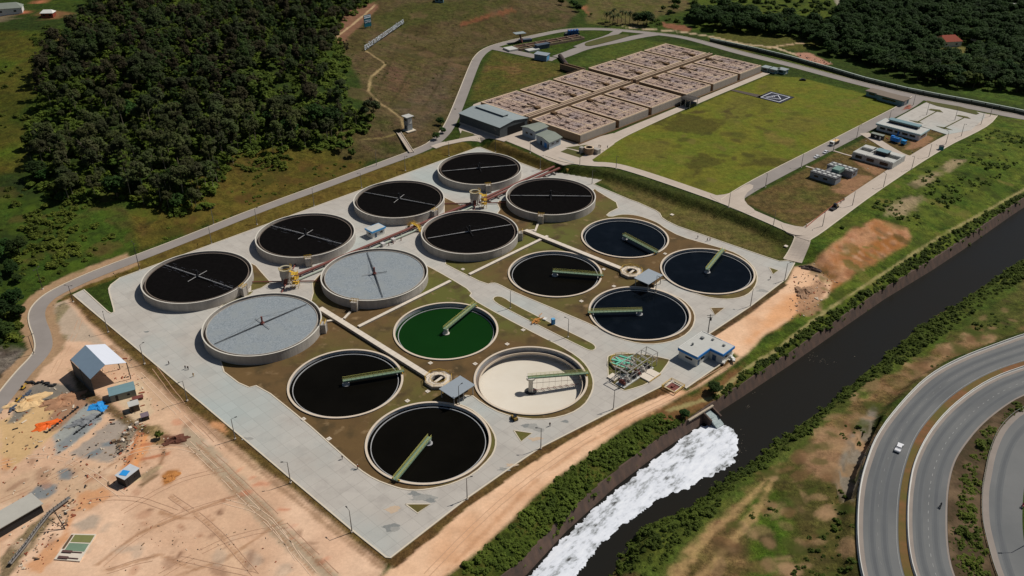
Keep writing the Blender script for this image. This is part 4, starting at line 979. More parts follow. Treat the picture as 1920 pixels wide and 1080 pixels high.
fspec = [  # bed, arm p1, p2, streak strength, label
 ('g', (396.7, 646.7), (579, 568), 0, 'nearest raised tank with a grey stone bed, its dark arm running up to the right'),
 ('g', (686, 474), (714, 555), 0, 'raised tank with a grey stone bed and a dark arm pointing away from the viewer'),
 ('b', (309, 498.5), (433.7, 541.5), 2, 'leftmost raised tank with black bed, next to the grassy wedge by the perimeter road'),
 ('b', (512, 424), (638, 457), 2, 'raised black tank with pale wet streaks, second from the left along the perimeter road'),
 ('b', (681, 360), (815, 384.6), 0, 'raised black tank directly behind the small blue and white control building'),
 ('b', (826, 321), (969, 308.7), 0, 'farthest raised black tank, at the tip of the concrete yard below the workshop'),
 ('b', (799, 447), (964, 420), 0, 'raised black tank in the centre, between the distribution tower and the low round basins'),
 ('b', (956, 365.6), (1110, 367), 0, 'raised black tank to the right of the red pipes with its arm lying straight across'),
]
def rail_ring(mb_, c, r, z, h, a0, a1, n, rr=.05):
    for k in range(n + 1):
        t = a0 + (a1 - a0) * k / n; p = (c[0] + r * math.cos(t), c[1] + r * math.sin(t))
        mb_.tube((*p, z), (*p, z + h), rr, n=5)
        if k:
            t0 = a0 + (a1 - a0) * (k - 1) / n; q = (c[0] + r * math.cos(t0), c[1] + r * math.sin(t0))
            for hh in (h, h * .55): mb_.tube((*q, z + hh), (*p, z + hh), rr, n=5)
def rail_line(mb_, pts, h, st=1.5, rr=.05):
    for i in range(len(pts) - 1):
        p, q = Vector(pts[i]), Vector(pts[i + 1]); L_ = (q - p).length; k = max(1, int(L_ / st))
        for j in range(k + 1):
            a = p + (q - p) * j / k; mb_.tube(a, a + Vector((0, 0, h)), rr, n=5)
        for hh in (h, h * .55): mb_.tube(p + Vector((0, 0, hh)), q + Vector((0, 0, hh)), rr, n=5)
towers_px = [(533, 545), (893, 392)]
TW = [W(*p, 0) for p in towers_px]
# towers sit midway between four tanks
TW = [tuple(np.mean([FILT[i] for i in s], axis=0)) for s in ((0, 1, 2, 3), (4, 5, 6, 7))]
boxdir = {0: (604, 606), 1: (655, 578), 2: (465, 540), 3: (578, 490), 4: (830, 400), 5: (917, 350), 6: (975, 435), 7: (1010, 412)}
for i, ((cx, cy), (bed, p1, p2, stk, lab)) in enumerate(zip(FILT, fspec)):
    t = thing('filter_tank', lab, 'tank', (cx, cy, 0), 0, 'raised round filter tanks')
    c = (0, 0)
    mb = MB(); mb.ring(c, RF - .35, RF, -.3, HF - .12); mb.build('outer_wall', M_TANK, t)
    mb = MB(); mb.ring(c, RF - .42, RF + .07, HF - .12, HF); mb.build('rim', M_RIM, t)
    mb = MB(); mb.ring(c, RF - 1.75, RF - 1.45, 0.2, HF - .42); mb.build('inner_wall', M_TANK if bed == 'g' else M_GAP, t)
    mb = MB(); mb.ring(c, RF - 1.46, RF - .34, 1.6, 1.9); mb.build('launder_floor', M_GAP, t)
    mb = MB(); mb.disc(c, RF - 1.5, HF - (.62 if bed == 'g' else .75)); mb.build('filter_bed', M_STONE if bed == 'g' else M_BLACK, t)
    am = M_ARMD if bed == 'g' else M_ARM
    a = ang_of(None, p1, p2, HF); da = Vector((math.cos(a), math.sin(a), 0)); ca_ = Vector((-math.sin(a), math.cos(a), 0))
    zb = HF - .7
    for s in (1, -1):
        mb = MB(); mb.tube(da * (.6 * s) + Vector((0, 0, zb + .55)), da * ((RF - 2.3) * s) + Vector((0, 0, zb + .5)), .22, .13, 6)
        mb.build('long_arm', am, t)
        mb = MB(); mb.tube(ca_ * (.5 * s) + Vector((0, 0, zb + .55)), ca_ * (5.2 * s) + Vector((0, 0, zb + .5)), .14, .1, 6); mb.build('short_arm', M_ARM if i in (0, 2, 3, 4) or (i == 1 and s < 0) else M_ARMD, t)
    mb = MB(); mb.cyl((0, 0), .75, zb, zb + .9, 16); mb.cyl((0, 0), .35, zb + .9, zb + 3.4, 10); mb.build('centre_column', M_RUST if bed == 'g' else M_DARKM, t)
    mb = MB()
    for s in (1, -1):
        for f_ in (.45, .85): mb.tube((0, 0, zb + 3.3), da * (s * f_ * RF * .85) + Vector((0, 0, zb + .6)), .03, n=4)
    mb.build('stay_cable', M_ARMD, t)
    if stk:
        for s in (1, -1):
            mb = MB(); rnd = random.Random(i * 3 + s)
            for q_ in range(46 if s > 0 else 40):
                u = rnd.uniform(8 if s > 0 else 7.5, RF - 2.3) if rnd.random() < .75 else rnd.uniform(3, RF - 3)
                o_ = abs(rnd.gauss(0, 1.3)) * (1 if rnd.random() < .62 else -.8); ln = rnd.uniform(.8, 2.6); wd = rnd.uniform(.05, .17)
                if math.hypot(u + ln, o_) > RF - 1.8: continue
                P0 = da * (u * s) + ca_ * o_; P1 = da * ((u + ln) * s) + ca_ * (o_ + rnd.uniform(-.1, .1))
                mb.bar((P0.x, P0.y, HF - .735), (P1.x, P1.y, HF - .735), wd, .012)
            mb.build('wet_streak', M_WETST, t)
    # outlet box on the rim
    bw = W(*boxdir[i], HF); ba = math.atan2(bw[1] - cy, bw[0] - cx)
    bc = ((RF + .9) * math.cos(ba), (RF + .9) * math.sin(ba))
    mb = MB(); mb.box((bc[0], bc[1], (HF - .1) / 2), (2.2, 2.6, HF - .1), ba); mb.build('outlet_box', M_TANK, t)
    mb = MB(); rail_ring(mb, (0, 0), RF + .3, HF, 1.0, ba - .07, ba + .07, 3, .07)
    rail_line(mb, [((RF + 1.9) * math.cos(ba - .06), (RF + 1.9) * math.sin(ba - .06), HF), ((RF + 1.9) * math.cos(ba + .06), (RF + 1.9) * math.sin(ba + .06), HF)], 1.0, 1.2, .07)
    mb.build('yellow_railing', M_YEL, t)
    mb = MB(); e = Vector(((RF + 2.2) * math.cos(ba + .05), (RF + 2.2) * math.sin(ba + .05), 0)); sd_ = Vector((-math.sin(ba), math.cos(ba), 0)) * .25
    for s in (1, -1): mb.tube(e + sd_ * s, e + sd_ * s + Vector((0, 0, HF + .9)), .06, n=5)
    for k in range(10): mb.tube(e - sd_ + Vector((0, 0, .4 * k + .3)), e + sd_ + Vector((0, 0, .4 * k + .3)), .04, n=4)
    mb.build('ladder', M_LEDGE, t)

# ------------------------------------------------------------ distribution towers
tl = ['left round distribution tower with yellow stair, between the grey and the black tanks',
      'right round distribution tower with yellow stair, among the four far black tanks']
M_TPALE = mat('tower_concrete', srgb(178, 168, 142), .85, .1, .8)
for k, (tx, ty) in enumerate(TW):
    t = thing('distribution_tower', tl[k], 'tower', (tx, ty, 0), 0, 'distribution towers')
    mb = MB(); mb.ring((0, 0), 2.0, 2.5, 3.4, 6.8, 40); mb.cyl((0, 0), 2.1, 3.4, 3.7, 40); mb.build('bowl', M_TANK, t)
    mb = MB(); mb.ring((0, 0), 1.95, 2.75, 6.8, 7.05, 40); mb.build('bowl_rim', M_TPALE, t)
    mb = MB(); mb.disc((0, 0), 2.0, 5.4); mb.build('dark_water', M_BLACK, t)
    for j in range(4):
        aa = R(45 + 90 * j); mb = MB(); mb.cyl((1.7 * math.cos(aa), 1.7 * math.sin(aa)), .3, 0, 3.5, 10); mb.build('leg', M_TANK, t)
    mb = MB(); rail_ring(mb, (0, 0), 2.7, 7.05, 1.0, R(200), R(420), 12, .05); mb.build('yellow_railing', M_YEL, t)
    # stair scaffold to the south-east
    mb = MB(); sx, sy = 4.6, -3.6
    for dx in (-1.2, 1.2):
        for dy in (-1.2, 1.2): mb.tube((sx + dx, sy + dy, 0), (sx + dx, sy + dy, 6.8), .09, n=5)
    for z in (2.2, 4.4, 6.6):
        mb.box((sx, sy, z), (2.6, 2.6, .12))
        rail_line(mb, [(sx - 1.2, sy - 1.2, z), (sx + 1.2, sy - 1.2, z), (sx + 1.2, sy + 1.2, z)], 1.0, 1.2, .05)
    for z in (0, 2.2, 4.4):
        s = 1 if z != 2.2 else -1; mb.bar((sx - 1.1 * s, sy, z), (sx + 1.1 * s, sy, z + 2.2), .8, .12)
    mb.bar((2.2, -1.6, 6.75), (sx - .8, sy + .9, 6.6), 1.0, .12)
    mb.build('stair', M_YEL, t)
    # feed pipes down the column and out to the tanks
    mb = MB(); mb.tube((-.2, -.8, 0.4), (.3, -.3, 5), .7, n=12); mb.tube((-.6, -2.6, .6), (-.2, -.8, 3.4), .45, n=10); mb.build('riser_pipe', M_RUST, t)
    mb = MB()
    mb.path([(2.6, .3, 6.2), (3.4, .4, 5.8), (3.6, .2, 3), (2.6, -1.8, .8)], .22, 8); mb.build('overflow_pipe', M_TPALE, t)
    for j, (fx, fy) in enumerate([FILT[q] for q in ((0, 1, 2, 3) if k == 0 else (4, 5, 6, 7))]):
        d = Vector((fx - tx, fy - ty, 0)); l = d.length; d.normalize()
        mb = MB(); mb.tube(d * 2 + Vector((0, 0, .75)), d * (l - RF + .2) + Vector((0, 0, .75)), .28, n=8)
        mb.tube(d * 2 + Vector((0, 0, .75)), d * 2 + Vector((0, 0, 3.6)), .28, n=8); mb.build('feed_pipe', M_RUST, t)
# twin red mains and the pale pipe
def zpt(px, py, z): q = W(px, py, z); return (q[0], q[1], z)
pm = thing('red_main', 'long dull red main on low supports running from the left tower to the valve pit', 'pipe', (*TW[0], 0), 0, 'red mains')
o_ = pm.location
ax = Vector((TW[1][0] - TW[0][0], TW[1][1] - TW[0][1], 0)).normalized(); px_ = Vector((ax.y, -ax.x, 0))
A0 = Vector((*TW[0], 1.5)) + ax * 4.2; A1 = Vector((*TW[1], 1.5)) - ax * 3
mb = MB(); mb.tube(A0 - px_ * .4, A1 - px_ * .4, .62, n=14)
B0 = Vector((*TW[1], 1.5)) + ax * 4; E1 = Vector(zpt(1042, 311, 2.2))
mb.tube(B0 + px_ * .2, E1, .62, n=14)
mb.build('pipe', M_RUST, pm, off=o_)
mb = MB(); L_ = (A1 - A0).length
for k in range(int(L_ / 6)): q = A0 + ax * (6 * k + 3) - px_ * .4; mb.box((q.x, q.y, .45), (.5, 1.3, .9), math.atan2(ax.y, ax.x))
mb.build('pipe_support', M_TANK, pm, off=o_)
pm = thing('red_main', 'shorter dull red main beside the first, running from the right tower into the valve pit', 'pipe', (*TW[1], 0), 0, 'red mains'); o_ = pm.location
E2 = Vector(zpt(1052, 314, 2.2)); B2 = B0 + px_ * 2.3
mb = MB(); mb.tube(B2, E2, .62, n=14); mb.build('pipe', M_RUST, pm, off=o_)
mb = MB(); dd = (E2 - B2).normalized(); 
for k in range(int((E2 - B2).length / 6)): q = B2 + dd * (6 * k + 3); mb.box((q.x, q.y, .45), (.5, 3.4, .9), math.atan2(dd.y, dd.x))
mb.build('pipe_support', M_TANK, pm, off=o_)
pp = thing('pale_pipe', 'thinner pale green pipe with white valves running beside the red main past the control building', 'pipe', (*TW[0], 0)); o_ = pp.location
M_PGRN = mat('pale_green_paint', srgb(168, 180, 164), .6, .1, 1)
mb = MB(); mb.tube(A0 + px_ * 2.2 - Vector((0, 0, .6)), A1 + px_ * 2.2 - Vector((0, 0, .6)), .33, n=10); mb.build('pipe', M_PGRN, pp, off=o_)
mb = MB()
for f_ in (.44, .5): q = A0 + (A1 - A0) * f_ + px_ * 2.6; mb.box((q.x, q.y, .9), (1.6, 1.8, 1.6), R(45))
mb.build('valve_block', mat('white_paint', srgb(205, 200, 195), .6, .05, 1), pp, off=o_)
mb = MB()
for f_ in (.46, .485, .53): q = A0 + (A1 - A0) * f_ + px_ * 4.2; mb.tube((q.x, q.y, .1), (q.x, q.y, 1.3), .2, n=8); mb.tube((q.x - .4, q.y, 1.3), (q.x + .4, q.y, 1.3), .08, n=6)
mb.build('hand_valve', M_RUST, pp, off=o_)
# yellow bridge over the main
q = Vector(W(778, 424, 2)).to_3d() if False else None
yb = W(778, 426, 1)
t = thing('pipe_crossing_stair', 'small yellow steel stair bridging the red main beside the control building', 'stair', (*yb, 0), R(45))
mb = MB(); mb.box((0, 0, 2.6), (1.6, 4.2, .15)); mb.build('platform', M_YEL, t)
mb = MB(); 
for s in (1, -1):
    rail_line(mb, [(s * .8, -2.1, 2.6), (s * .8, 2.1, 2.6)], 1, 1.0, .06)
    rail_line(mb, [(s * .8, 2.1, 2.6), (s * .8, 4.6, .2)], 1, 1.0, .06); rail_line(mb, [(s * .8, -2.1, 2.6), (s * .8, -4.6, .2)], 1, 1.0, .06)
mb.build('handrail', M_YEL, t)
mb = MB(); mb.bar((0, 2.1, 2.6), (0, 4.6, .1), 1.5, .15); mb.bar((0, -2.1, 2.6), (0, -4.6, .1), 1.5, .15)
for y in (-2, 2):
    for x in (-.7, .7): mb.tube((x, y, 0), (x, y, 2.6), .08, n=5)
mb.build('stair_flight', M_YEL, t)
# valve pit at the end of the mains
t = thing('valve_pit', 'ochre lined pit swallowing the two red mains at the foot of the grass bank', 'pit', (*W(1047, 320, 0), 0), R(45))
M_OCH = mat('ochre_wall', srgb(158, 128, 66), .9, .15, 1)
mb = MB(); mb.ring((1.5, 0), 4.4, 6.2, 0, 2.4, 24, R(-100), R(100)); mb.build('curved_wall', M_OCH, t)
mb = MB(); mb.box((6.4, 0, 2.2), (1.2, 11, 4.0)); mb.build('head_wall', M_TANK, t)

# ------------------------------------------------------------ clarifiers
M_CRIM = mat('clarifier_rim', srgb(206, 190, 170), .8, .08, .8)
M_CWALL = mat('clarifier_wall', srgb(176, 178, 180), .8, .1, .5, col2=srgb(150, 148, 146), sc3=(1, 1, .3))
M_NAVY = mat('dark_basin_water', (.003, .0048, .0075), .12, .3, .05, spec=.06)
two_tone(M_NAVY, (.008, .011, .016), .14, .5, .9)
M_INK = mat('black_basin_water', (.0045, .004, .003), .2, .3, .05, spec=.02)
M_GREENW = mat('green_basin_water', (.005, .032, .005), .3, .12, .05, spec=.03)
M_FLOOR = mat('pale_basin_floor', srgb(208, 198, 182), .9, .05, .15, col2=srgb(214, 206, 192))
M_BRG = mat('green_bridge_paint', srgb(112, 134, 112), .6, .15, .8)
M_BRY = mat('bridge_rail_yellow', srgb(190, 186, 104), .6, .1, 1)
cspec = [
 ('n', (1233, 472), 'farthest low round basin with dark water, its green bridge pointing to the lower right'),
 ('n', (1354, 469), 'low round basin nearest the junction and dirt road, its green bridge pointing up and away'),
 ('k', (1127, 514), 'low round basin of black water left of the grey roofed pump shelter, bridge pointing right'),
 ('n', (1106, 583), 'low round dark basin nearest the L shaped blue trimmed building, bridge pointing left'),
 ('gr', (885, 573), 'round basin filled with bright green water'),
 ('e', (1097, 697), 'emptied round basin with its pale floor and scraper exposed'),
 ('k', (750, 694), 'low round basin of black water at the left end of its group, bridge pointing right'),
 ('k', (738, 900), 'nearest low round basin of black water, its bridge pointing down to the left'),
]
for (cx, cy), (kind, ep, lab) in zip(CLAR, cspec):
    t = thing('clarifier_basin', lab, 'basin', (cx, cy, 0), 0, 'low round clarifier basins')
    mb = MB(); mb.ring((0, 0), 19.45, 20.0, -4.4 if kind == 'e' else -2.5, .5); mb.build('basin_wall', M_CWALL, t)
    mb = MB(); mb.ring((0, 0), 19.35, 20.12, .5, .62); mb.build('rim', M_CRIM, t)
    lvl = {'n': -.55, 'k': -.7, 'gr': -1.25, 'e': -1.2}[kind]
    mb = MB(); mb.ring((0, 0), 18.15, 18.4, lvl - .5, lvl + .28); mb.build('weir_ring', M_CWALL if kind != 'e' else M_CRIM, t)
    mb = MB(); mb.ring((0, 0), 18.4, 19.5, lvl - .5, lvl - .12); mb.build('launder', M_CWALL if kind in ('n', 'k') else M_GAP, t)
    ea = W(*ep, 1.7); a = math.atan2(ea[1] - cy, ea[0] - cx); d = Vector((math.cos(a), math.sin(a), 0)); s_ = Vector((-d.y, d.x, 0))
    if kind == 'e':
        mb = MB(); n = 96; mb.v = [(18.2 * math.cos(2 * math.pi * k / n), 18.2 * math.sin(2 * math.pi * k / n), -3.7) for k in range(n)] + [(2.2 * math.cos(2 * math.pi * k / n), 2.2 * math.sin(2 * math.pi * k / n), -5.0) for k in range(n)]
        mb.f = [(k, (k + 1) % n, n + (k + 1) % n, n + k) for k in range(n)]; mb.build('floor', M_FLOOR, t)
        mb = MB(); mb.ring((0, 0), 18.15, 19.6, -3.9, -3.68, 128); mb.build('floor_edge', M_FLOOR, t)
        mb = MB(); mb.disc((0, 0), 2.2, -4.98, 32); mb.build('sludge_pit', M_DARKM, t)
        mb = MB(); mb.cyl((0, 0), .8, -5, .4, 20); mb.cyl((0, 0), 1.6, .4, 1.2, 20); mb.build('centre_column', M_RIM, t)
        mb = MB()
        for k in range(7):
            r0 = 2.2 + k * 2.2; zf = -4.95 + (r0 - 2.2) / 16 * 1.3
            mb.tube(d * r0 + Vector((0, 0, 1.0)), d * r0 + Vector((0, 0, zf + .3)), .035, n=5)
            mb.bar(d * r0 - s_ * .9 + d * .5 + Vector((0, 0, zf + .3)), d * r0 + s_ * .9 - d * .5 + Vector((0, 0, zf + .3)), .05, .18)
        mb.tube(d * .8 + Vector((0, 0, -4.6)), d * 17.5 + Vector((0, 0, -3.4)), .09, n=6); mb.tube(d * .8 + Vector((0, 0, -1.5)), d * 17.5 + Vector((0, 0, -1.5)), .06, n=5)
        mb.build('scraper', M_RUST, t)
    else:
        mb = MB(); mb.disc((0, 0), 19.5, lvl); mb.build('water', {'n': M_NAVY, 'k': M_INK, 'gr': M_GREENW}[kind], t)
        mb = MB(); mb.cyl((0, 0), .9, lvl - .4, .9, 20); mb.cyl((0, 0), 1.35, lvl - .2, lvl + .25, 20); mb.build('centre_column', M_RIM if kind == 'gr' else M_CWALL, t)
    zb = 1.25
    mb = MB(); mb.bar(d * -1.0 + Vector((0, 0, zb)), d * 20.6 + Vector((0, 0, zb)), 1.3, .16)
    for s in (1, -1):
        mb.bar(d * -1.0 + s_ * (.62 * s) + Vector((0, 0, zb - .15)), d * 20.6 + s_ * (.62 * s) + Vector((0, 0, zb - .15)), .16, .5)
    mb.build('bridge', M_BRG, t)
    mb = MB()
    for s in (1, -1):
        P0 = d * -1.0 + s_ * (.64 * s) + Vector((0, 0, zb + .1)); P1 = d * 20.6 + s_ * (.64 * s) + Vector((0, 0, zb + .1))
        for hh in (.5, 1.0): mb.tube(P0 + Vector((0, 0, hh)), P1 + Vector((0, 0, hh)), .055, n=5)
        for k in range(15): q = P0 + (P1 - P0) * k / 14; mb.tube(q, q + Vector((0, 0, 1)), .045, n=4)
    mb.build('handrail', M_BRY, t)
    mb = MB(); e_ = d * 19.9; mb.bar(e_ - s_ * 1.3 + Vector((0, 0, .95)), e_ + s_ * 1.3 + Vector((0, 0, .95)), .3, .35)
    for s in (1, -1): mb.tube(e_ + s_ * (1.1 * s) - d * .12 + Vector((0, 0, .9)), e_ + s_ * (1.1 * s) + d * .12 + Vector((0, 0, .9)), .28, n=12)
    mb.build('end_carriage', M_YEL, t)

# ------------------------------------------------------------ raised channels
M_CHAN = mat('channel_concrete', srgb(212, 200, 184), .85, .07, .5)
M_CHS = mat('channel_side', srgb(150, 140, 128), .9, .12, .5)
def channel(name, label, cat, p0, p1, wd, ht, z=0.16, group=None):
    P = Vector((*W(*p0, ht + z), 0)); Q = Vector((*W(*p1, ht + z), 0)); t = thing(name, label, cat, (P.x, P.y, 0), 0, group)
    D = Q - P; mb = MB(); mb.bar((0, 0, z + ht / 2 - .1), D + Vector((0, 0, z + ht / 2 - .1)), wd, ht - .05); mb.build('channel_wall', M_CHS, t)
    mb = MB(); n_ = int(D.length / 3)
    for k in range(n_):
        a_ = D * (k / n_) + D.normalized() * .04; b_ = D * ((k + 1) / n_) - D.normalized() * .04
        mb.bar(a_ + Vector((0, 0, z + ht)), b_ + Vector((0, 0, z + ht)), wd + .14, .16)
    mb.build('cover_slab', M_CHAN, t)
channel('covered_channel', 'long straight covered channel from the far tanks down to the right chamber', 'channel', (985, 431), (1165, 503), 2.1, 1.2, group='covered channels')
channel('covered_channel', 'long straight covered channel from beside the grey tanks down to the left chamber', 'channel', (600, 577), (805, 705), 2.1, 1.2, group='covered channels')
channel('covered_channel', 'narrow side channel joining the right hand covered channel across the grass near the median end', 'channel', (880, 514), (1027, 442), 1.3, .6, group='covered channels')
channel('covered_channel', 'narrow side channel joining the left hand covered channel, passing above the green basin', 'channel', (672, 612), (845, 526), 1.3, .6, group='covered channels')
channel('covered_channel', 'very short branch channel under the box of the tank right of the red pipes', 'channel', (1009, 419), (1003, 434), .8, .5, group='covered channels')
channel('covered_channel', 'very short pale branch channel running right from the central black tank', 'channel', (978, 433), (1003, 431), .8, .5, group='covered channels')
channel('covered_channel', 'very short branch channel under the box of the middle grey tank', 'channel', (657, 584), (645, 597), .8, .5, group='covered channels')
channel('covered_channel', 'very short branch channel running right from the front grey tank', 'channel', (610, 602), (643, 598), .8, .5, group='covered channels')
# ------------------------------------------------------------ octagonal chambers and roofed shelters
M_ROOF = mat('light_metal_roof', srgb(166, 174, 180), .45, .05, 1.2, metal=.3, sc3=(4, .3, 1, R(-45)), spec=.5)
M_DARKW = mat('dull_brown_wall', srgb(96, 84, 72), .9, .15, .8)  # plain dull brown, for the tiny hut's walls and some boulders
for k, (pc, sh, lab, lab2) in enumerate([((1184, 509), (1216, 519), 'right hand octagonal chamber with yellow railing, below the far dark basins', 'grey flat roofed pump shelter beside the right octagonal chamber'),
                                      ((822, 711), (857, 726), 'left hand octagonal chamber with yellow railing, below the green basin', 'grey flat roofed pump shelter beside the left octagonal chamber')]):
    c = W(*pc, 1.2); t = thing('octagonal_chamber', lab, 'chamber', (*c, 0), R(22.5), 'octagonal chambers')
    mb = MB(); mb.ring((0, 0), 4.6, 5.0, 0, 1.3, 8); mb.build('outer_wall', M_CHS, t)
    mb = MB(); mb.ring((0, 0), 2.5, 4.7, 1.0, 1.3, 8); mb.build('deck', M_CHAN, t)
    mb = MB(); mb.ring((0, 0), 2.3, 2.6, -1.5, 1.4, 24); mb.build('inner_ring', M_CHS, t)
    mb = MB(); mb.disc((0, 0), 2.4, .2, 24); mb.build('dark_water', M_BLACK, t)
    mb = MB(); rail_ring(mb, (0, 0), 4.85, 1.3, 1.0, R(22.5), R(360), 8, .06); rail_ring(mb, (0, 0), 2.9, 1.3, 1.0, 0, R(330), 10, .04); mb.build('yellow_railing', M_YEL, t)
    mb = MB(); mb.box((0, 0, 1.0), (4.6, 1.0, .12), R(30)); mb.build('footbridge', M_CHAN, t)
    sc_ = W(*sh, 4.0); t = thing('pump_shelter', lab2, 'shelter', (*sc_, 0), R(-45), 'pump shelters')
    mb = MB(); mb.box((0, 0, 4.1), (7.6, 9.8, .16), 0, (R(3), 'X')); mb.build('roof', M_ROOF, t)
    mb = MB()
    for x in (-3.2, 3.2):
        for y in (-4.3, 0, 4.3): mb.box((x, y, 2.0), (.25, .25, 4.0))
    mb.build('post', M_TANK, t)
    mb = MB(); mb.box((-1.2, 1.6, .9), (3.6, 5.6, 1.8)); mb.build('pump_block', M_DARKM, t)
# ------------------------------------------------------------ reactor block on the upper terrace
M_RW = mat('reactor_wall', srgb(150, 124, 96), .9, .15, .5, col2=srgb(124, 102, 82), sc3=(1, 1, .2))
M_RWG = mat('reactor_outer_wall', srgb(166, 156, 144), .9, .12, .4, col2=srgb(146, 140, 134), sc3=(1, 1, .2))
M_RD = mat('reactor_deck', srgb(188, 164, 146), .92, .25, .6, col2=srgb(140, 118, 108), detail=10, bump=.2, bscale=2)
two_tone(M_RD, srgb(150, 134, 130), .09, .45, .65)
two_tone(M_RD, srgb(70, 54, 50), .9, .53, .64)
M_RE = mat('reactor_edge', srgb(204, 180, 152), .9, .12, .5)
M_HOLE = mat('dark_hatch', srgb(52, 38, 36), .9, .2, 1)
M_TROUGH = mat('rusty_trough', srgb(92, 68, 60), .9, .2, .6)
M_GAPB = mat('gap_floor', srgb(104, 80, 54), .9, .2, .4)
BB = [355.6, 388.6, 420.0, 453.6, 455.9, 486.2, 518.6, 547.5]
cols = [(355.6, 387.2), (390.2, 418.5), (421.6, 452.0), (457.6, 484.9), (487.7, 516.9), (519.9, 546.8)]
halves = [(-383.0, -346.8), (-339.0, -301.6)]
posn = ['nearest the workshop', 'second from the workshop', 'just before the dark cross channel', 'just beyond the dark cross channel', 'second beyond the dark cross channel', 'at the far end']
# the plinth they stand on
mb = MB(); mb.prism([ab(-384.4, 354.3), ab(-384.4, 548), ab(-300.4, 548), ab(-300.4, 354.3)][::-1], ZU - 1, ZU + .5)
tag(mb.build('reactor_plinth', M_GAPB), 'broad low brown plinth under the whole block of rectangular reactors', 'plinth')
for b0_, b1_, lb_ in ((356, 451.8, 'shallow brown gap floor between the near six reactors'), (457.8, 546.4, 'shallow brown gap floor between the far six reactors')):
    mb = MB(); mb.prism([ab(-382.6, b0_), ab(-382.6, b1_), ab(-304, b1_), ab(-304, b0_)][::-1], ZU + .2, ZU + 3.3); tag(mb.build('gap_floor', M_GAPB), lb_, 'gap floor', 'gap floors of the reactor block')
proto_h = MB(); proto_h.box((0, 0, 0), (2.1, 1.3, .5)); 
hme = bpy.data.meshes.new('hatch'); hme.from_pydata(proto_h.v, [], proto_h.f); hme.materials.append(M_HOLE)
RT = 9.0
for hi, (a0, a1) in enumerate(halves):
    for ci, (b0, b1) in enumerate(cols):
        ca_, cb_ = (a0 + a1) / 2, (b0 + b1) / 2; x, y = ab(ca_, cb_)
        lab = 'brown rectangular reactor in the %s row, %s' % (('hill side', 'helipad side')[hi], posn[ci])
        # local axes: x along a (south-east), y along b (north-east)
        t = thing('reactor_cell', lab, 'reactor', (x, y, ZU), R(-45), 'rectangular reactors')
        wa, wb_ = a1 - a0, b1 - b0; H = RT - ZU
        mb = MB(); mb.box((0, 0, H / 2 + .1), (wa, wb_, H - .5)); mb.build('body', M_RW, t)
        if hi:
            mb = MB(); mb.box((wa / 2 + .15, 0, H / 2 + .05), (.3, wb_ - .4, H - .6)); mb.build('outer_wall', M_RWG, t)
        mb = MB(); mb.box((0, 0, H - .18), (wa - 1.6, wb_ - 1.6, .2)); mb.build('deck', M_RD, t)
        mb = MB()
        for s in (1, -1):
            mb.box((s * (wa / 2 - .4), 0, H - .1), (.9, wb_ + .1, .36)); mb.box((0, s * (wb_ / 2 - .4), H - .1), (wa - .9, .86, .34))
        mb.build('parapet', M_RE, t)
        rnd = random.Random(ci * 2 + hi)
        for f_ in (-.36, -.2, .0, .2, .36):
            mb = MB(); mb.box((rnd.uniform(-.6, .6), f_ * wb_, H - .02), (wa * (.78 if abs(f_) != .2 else .6), (.5 if abs(f_) > .3 else .3) if f_ else .8, .14)); mb.build('trough', M_TROUGH if f_ else M_RE, t)
        for f_ in (-.3, .02, .31):
            mb = MB(); mb.box((f_ * wa, 0, H - .01), (.45, wb_ * .8, .1)); mb.build('cross_walk', M_RE if f_ != .02 else M_TROUGH, t)
        for u in range(5):
            for v in (-.37, -.17, .14, .36):
                if rnd.random() < .2: continue
                h_ = bpy.data.objects.new('hatch', hme); COL.objects.link(h_); h_.parent = t
                h_.location = ((u - 2) * wa * .19 + rnd.uniform(-1.5, 1.5), v * wb_ + rnd.uniform(-1.5, 1.5), H - .02); s = rnd.uniform(.6, 1.35); h_.scale = (s, s, .6 + .5 * rnd.random()); h_.rotation_euler = (0, 0, rnd.uniform(-.4, .4))
        mb = MB()
        for _ in range(110):
            s = rnd.uniform(.12, .5); mb.box((rnd.uniform(-.45, .45) * wa, rnd.uniform(-.45, .45) * wb_, H - .05 + s * .2), (s * 1.8, s, s * .8), rnd.uniform(0, 3))
        mb.build('crust_lumps', M_RE if rnd.random() < .5 else M_RD, t)['kind'] = 'stuff'
        mb = MB(); fx = -wa / 2 + 1.5 if hi else wa / 2 - 1.5
        mb.box((fx * .92, 0, H + .5), (3.2, 2.6, 1.3)); mb.tube((fx * .92, 0, H + .9), (fx * .3, 2, H + .3), .35, n=8); mb.tube((fx * .92, 0, H + .9), (fx * .35, -4, H + .3), .3, n=8)
        mb.build('inlet_manifold', M_GAPB, t)
        mb = MB(); rail_line(mb, [(wa / 2 - .1 if hi else -wa / 2 + .1, -wb_ / 2, H + .1), (wa / 2 - .1 if hi else -wa / 2 + .1, wb_ / 2, H + .1)], 1.0, 3, .035); mb.build('handrail', M_RW, t)
# feed channel between the two rows
for k, (b0, b1, lab) in enumerate(((355.6, 452, 'near half of the covered feed channel running between the two rows of reactors'), (457.6, 546.8, 'far half of the covered feed channel running between the two rows of reactors'))):
    x, y = ab(-342.9, (b0 + b1) / 2); t = thing('feed_channel', lab, 'channel', (x, y, ZU), R(-45), 'feed channels'); L_ = b1 - b0
    mb = MB(); mb.box((0, 0, 2.7), (2.6, L_, 5.2)); mb.build('channel_wall', M_RW, t)
    mb = MB(); 
    for s in (1, -1): mb.box((s * 1.1, 0, 5.5), (.5, L_, .5))
    mb.build('channel_lip', M_RE, t)
    mb = MB(); mb.box((0, 0, 5.36), (1.8, L_ - .2, .1)); mb.build('channel_bed', M_TROUGH, t)
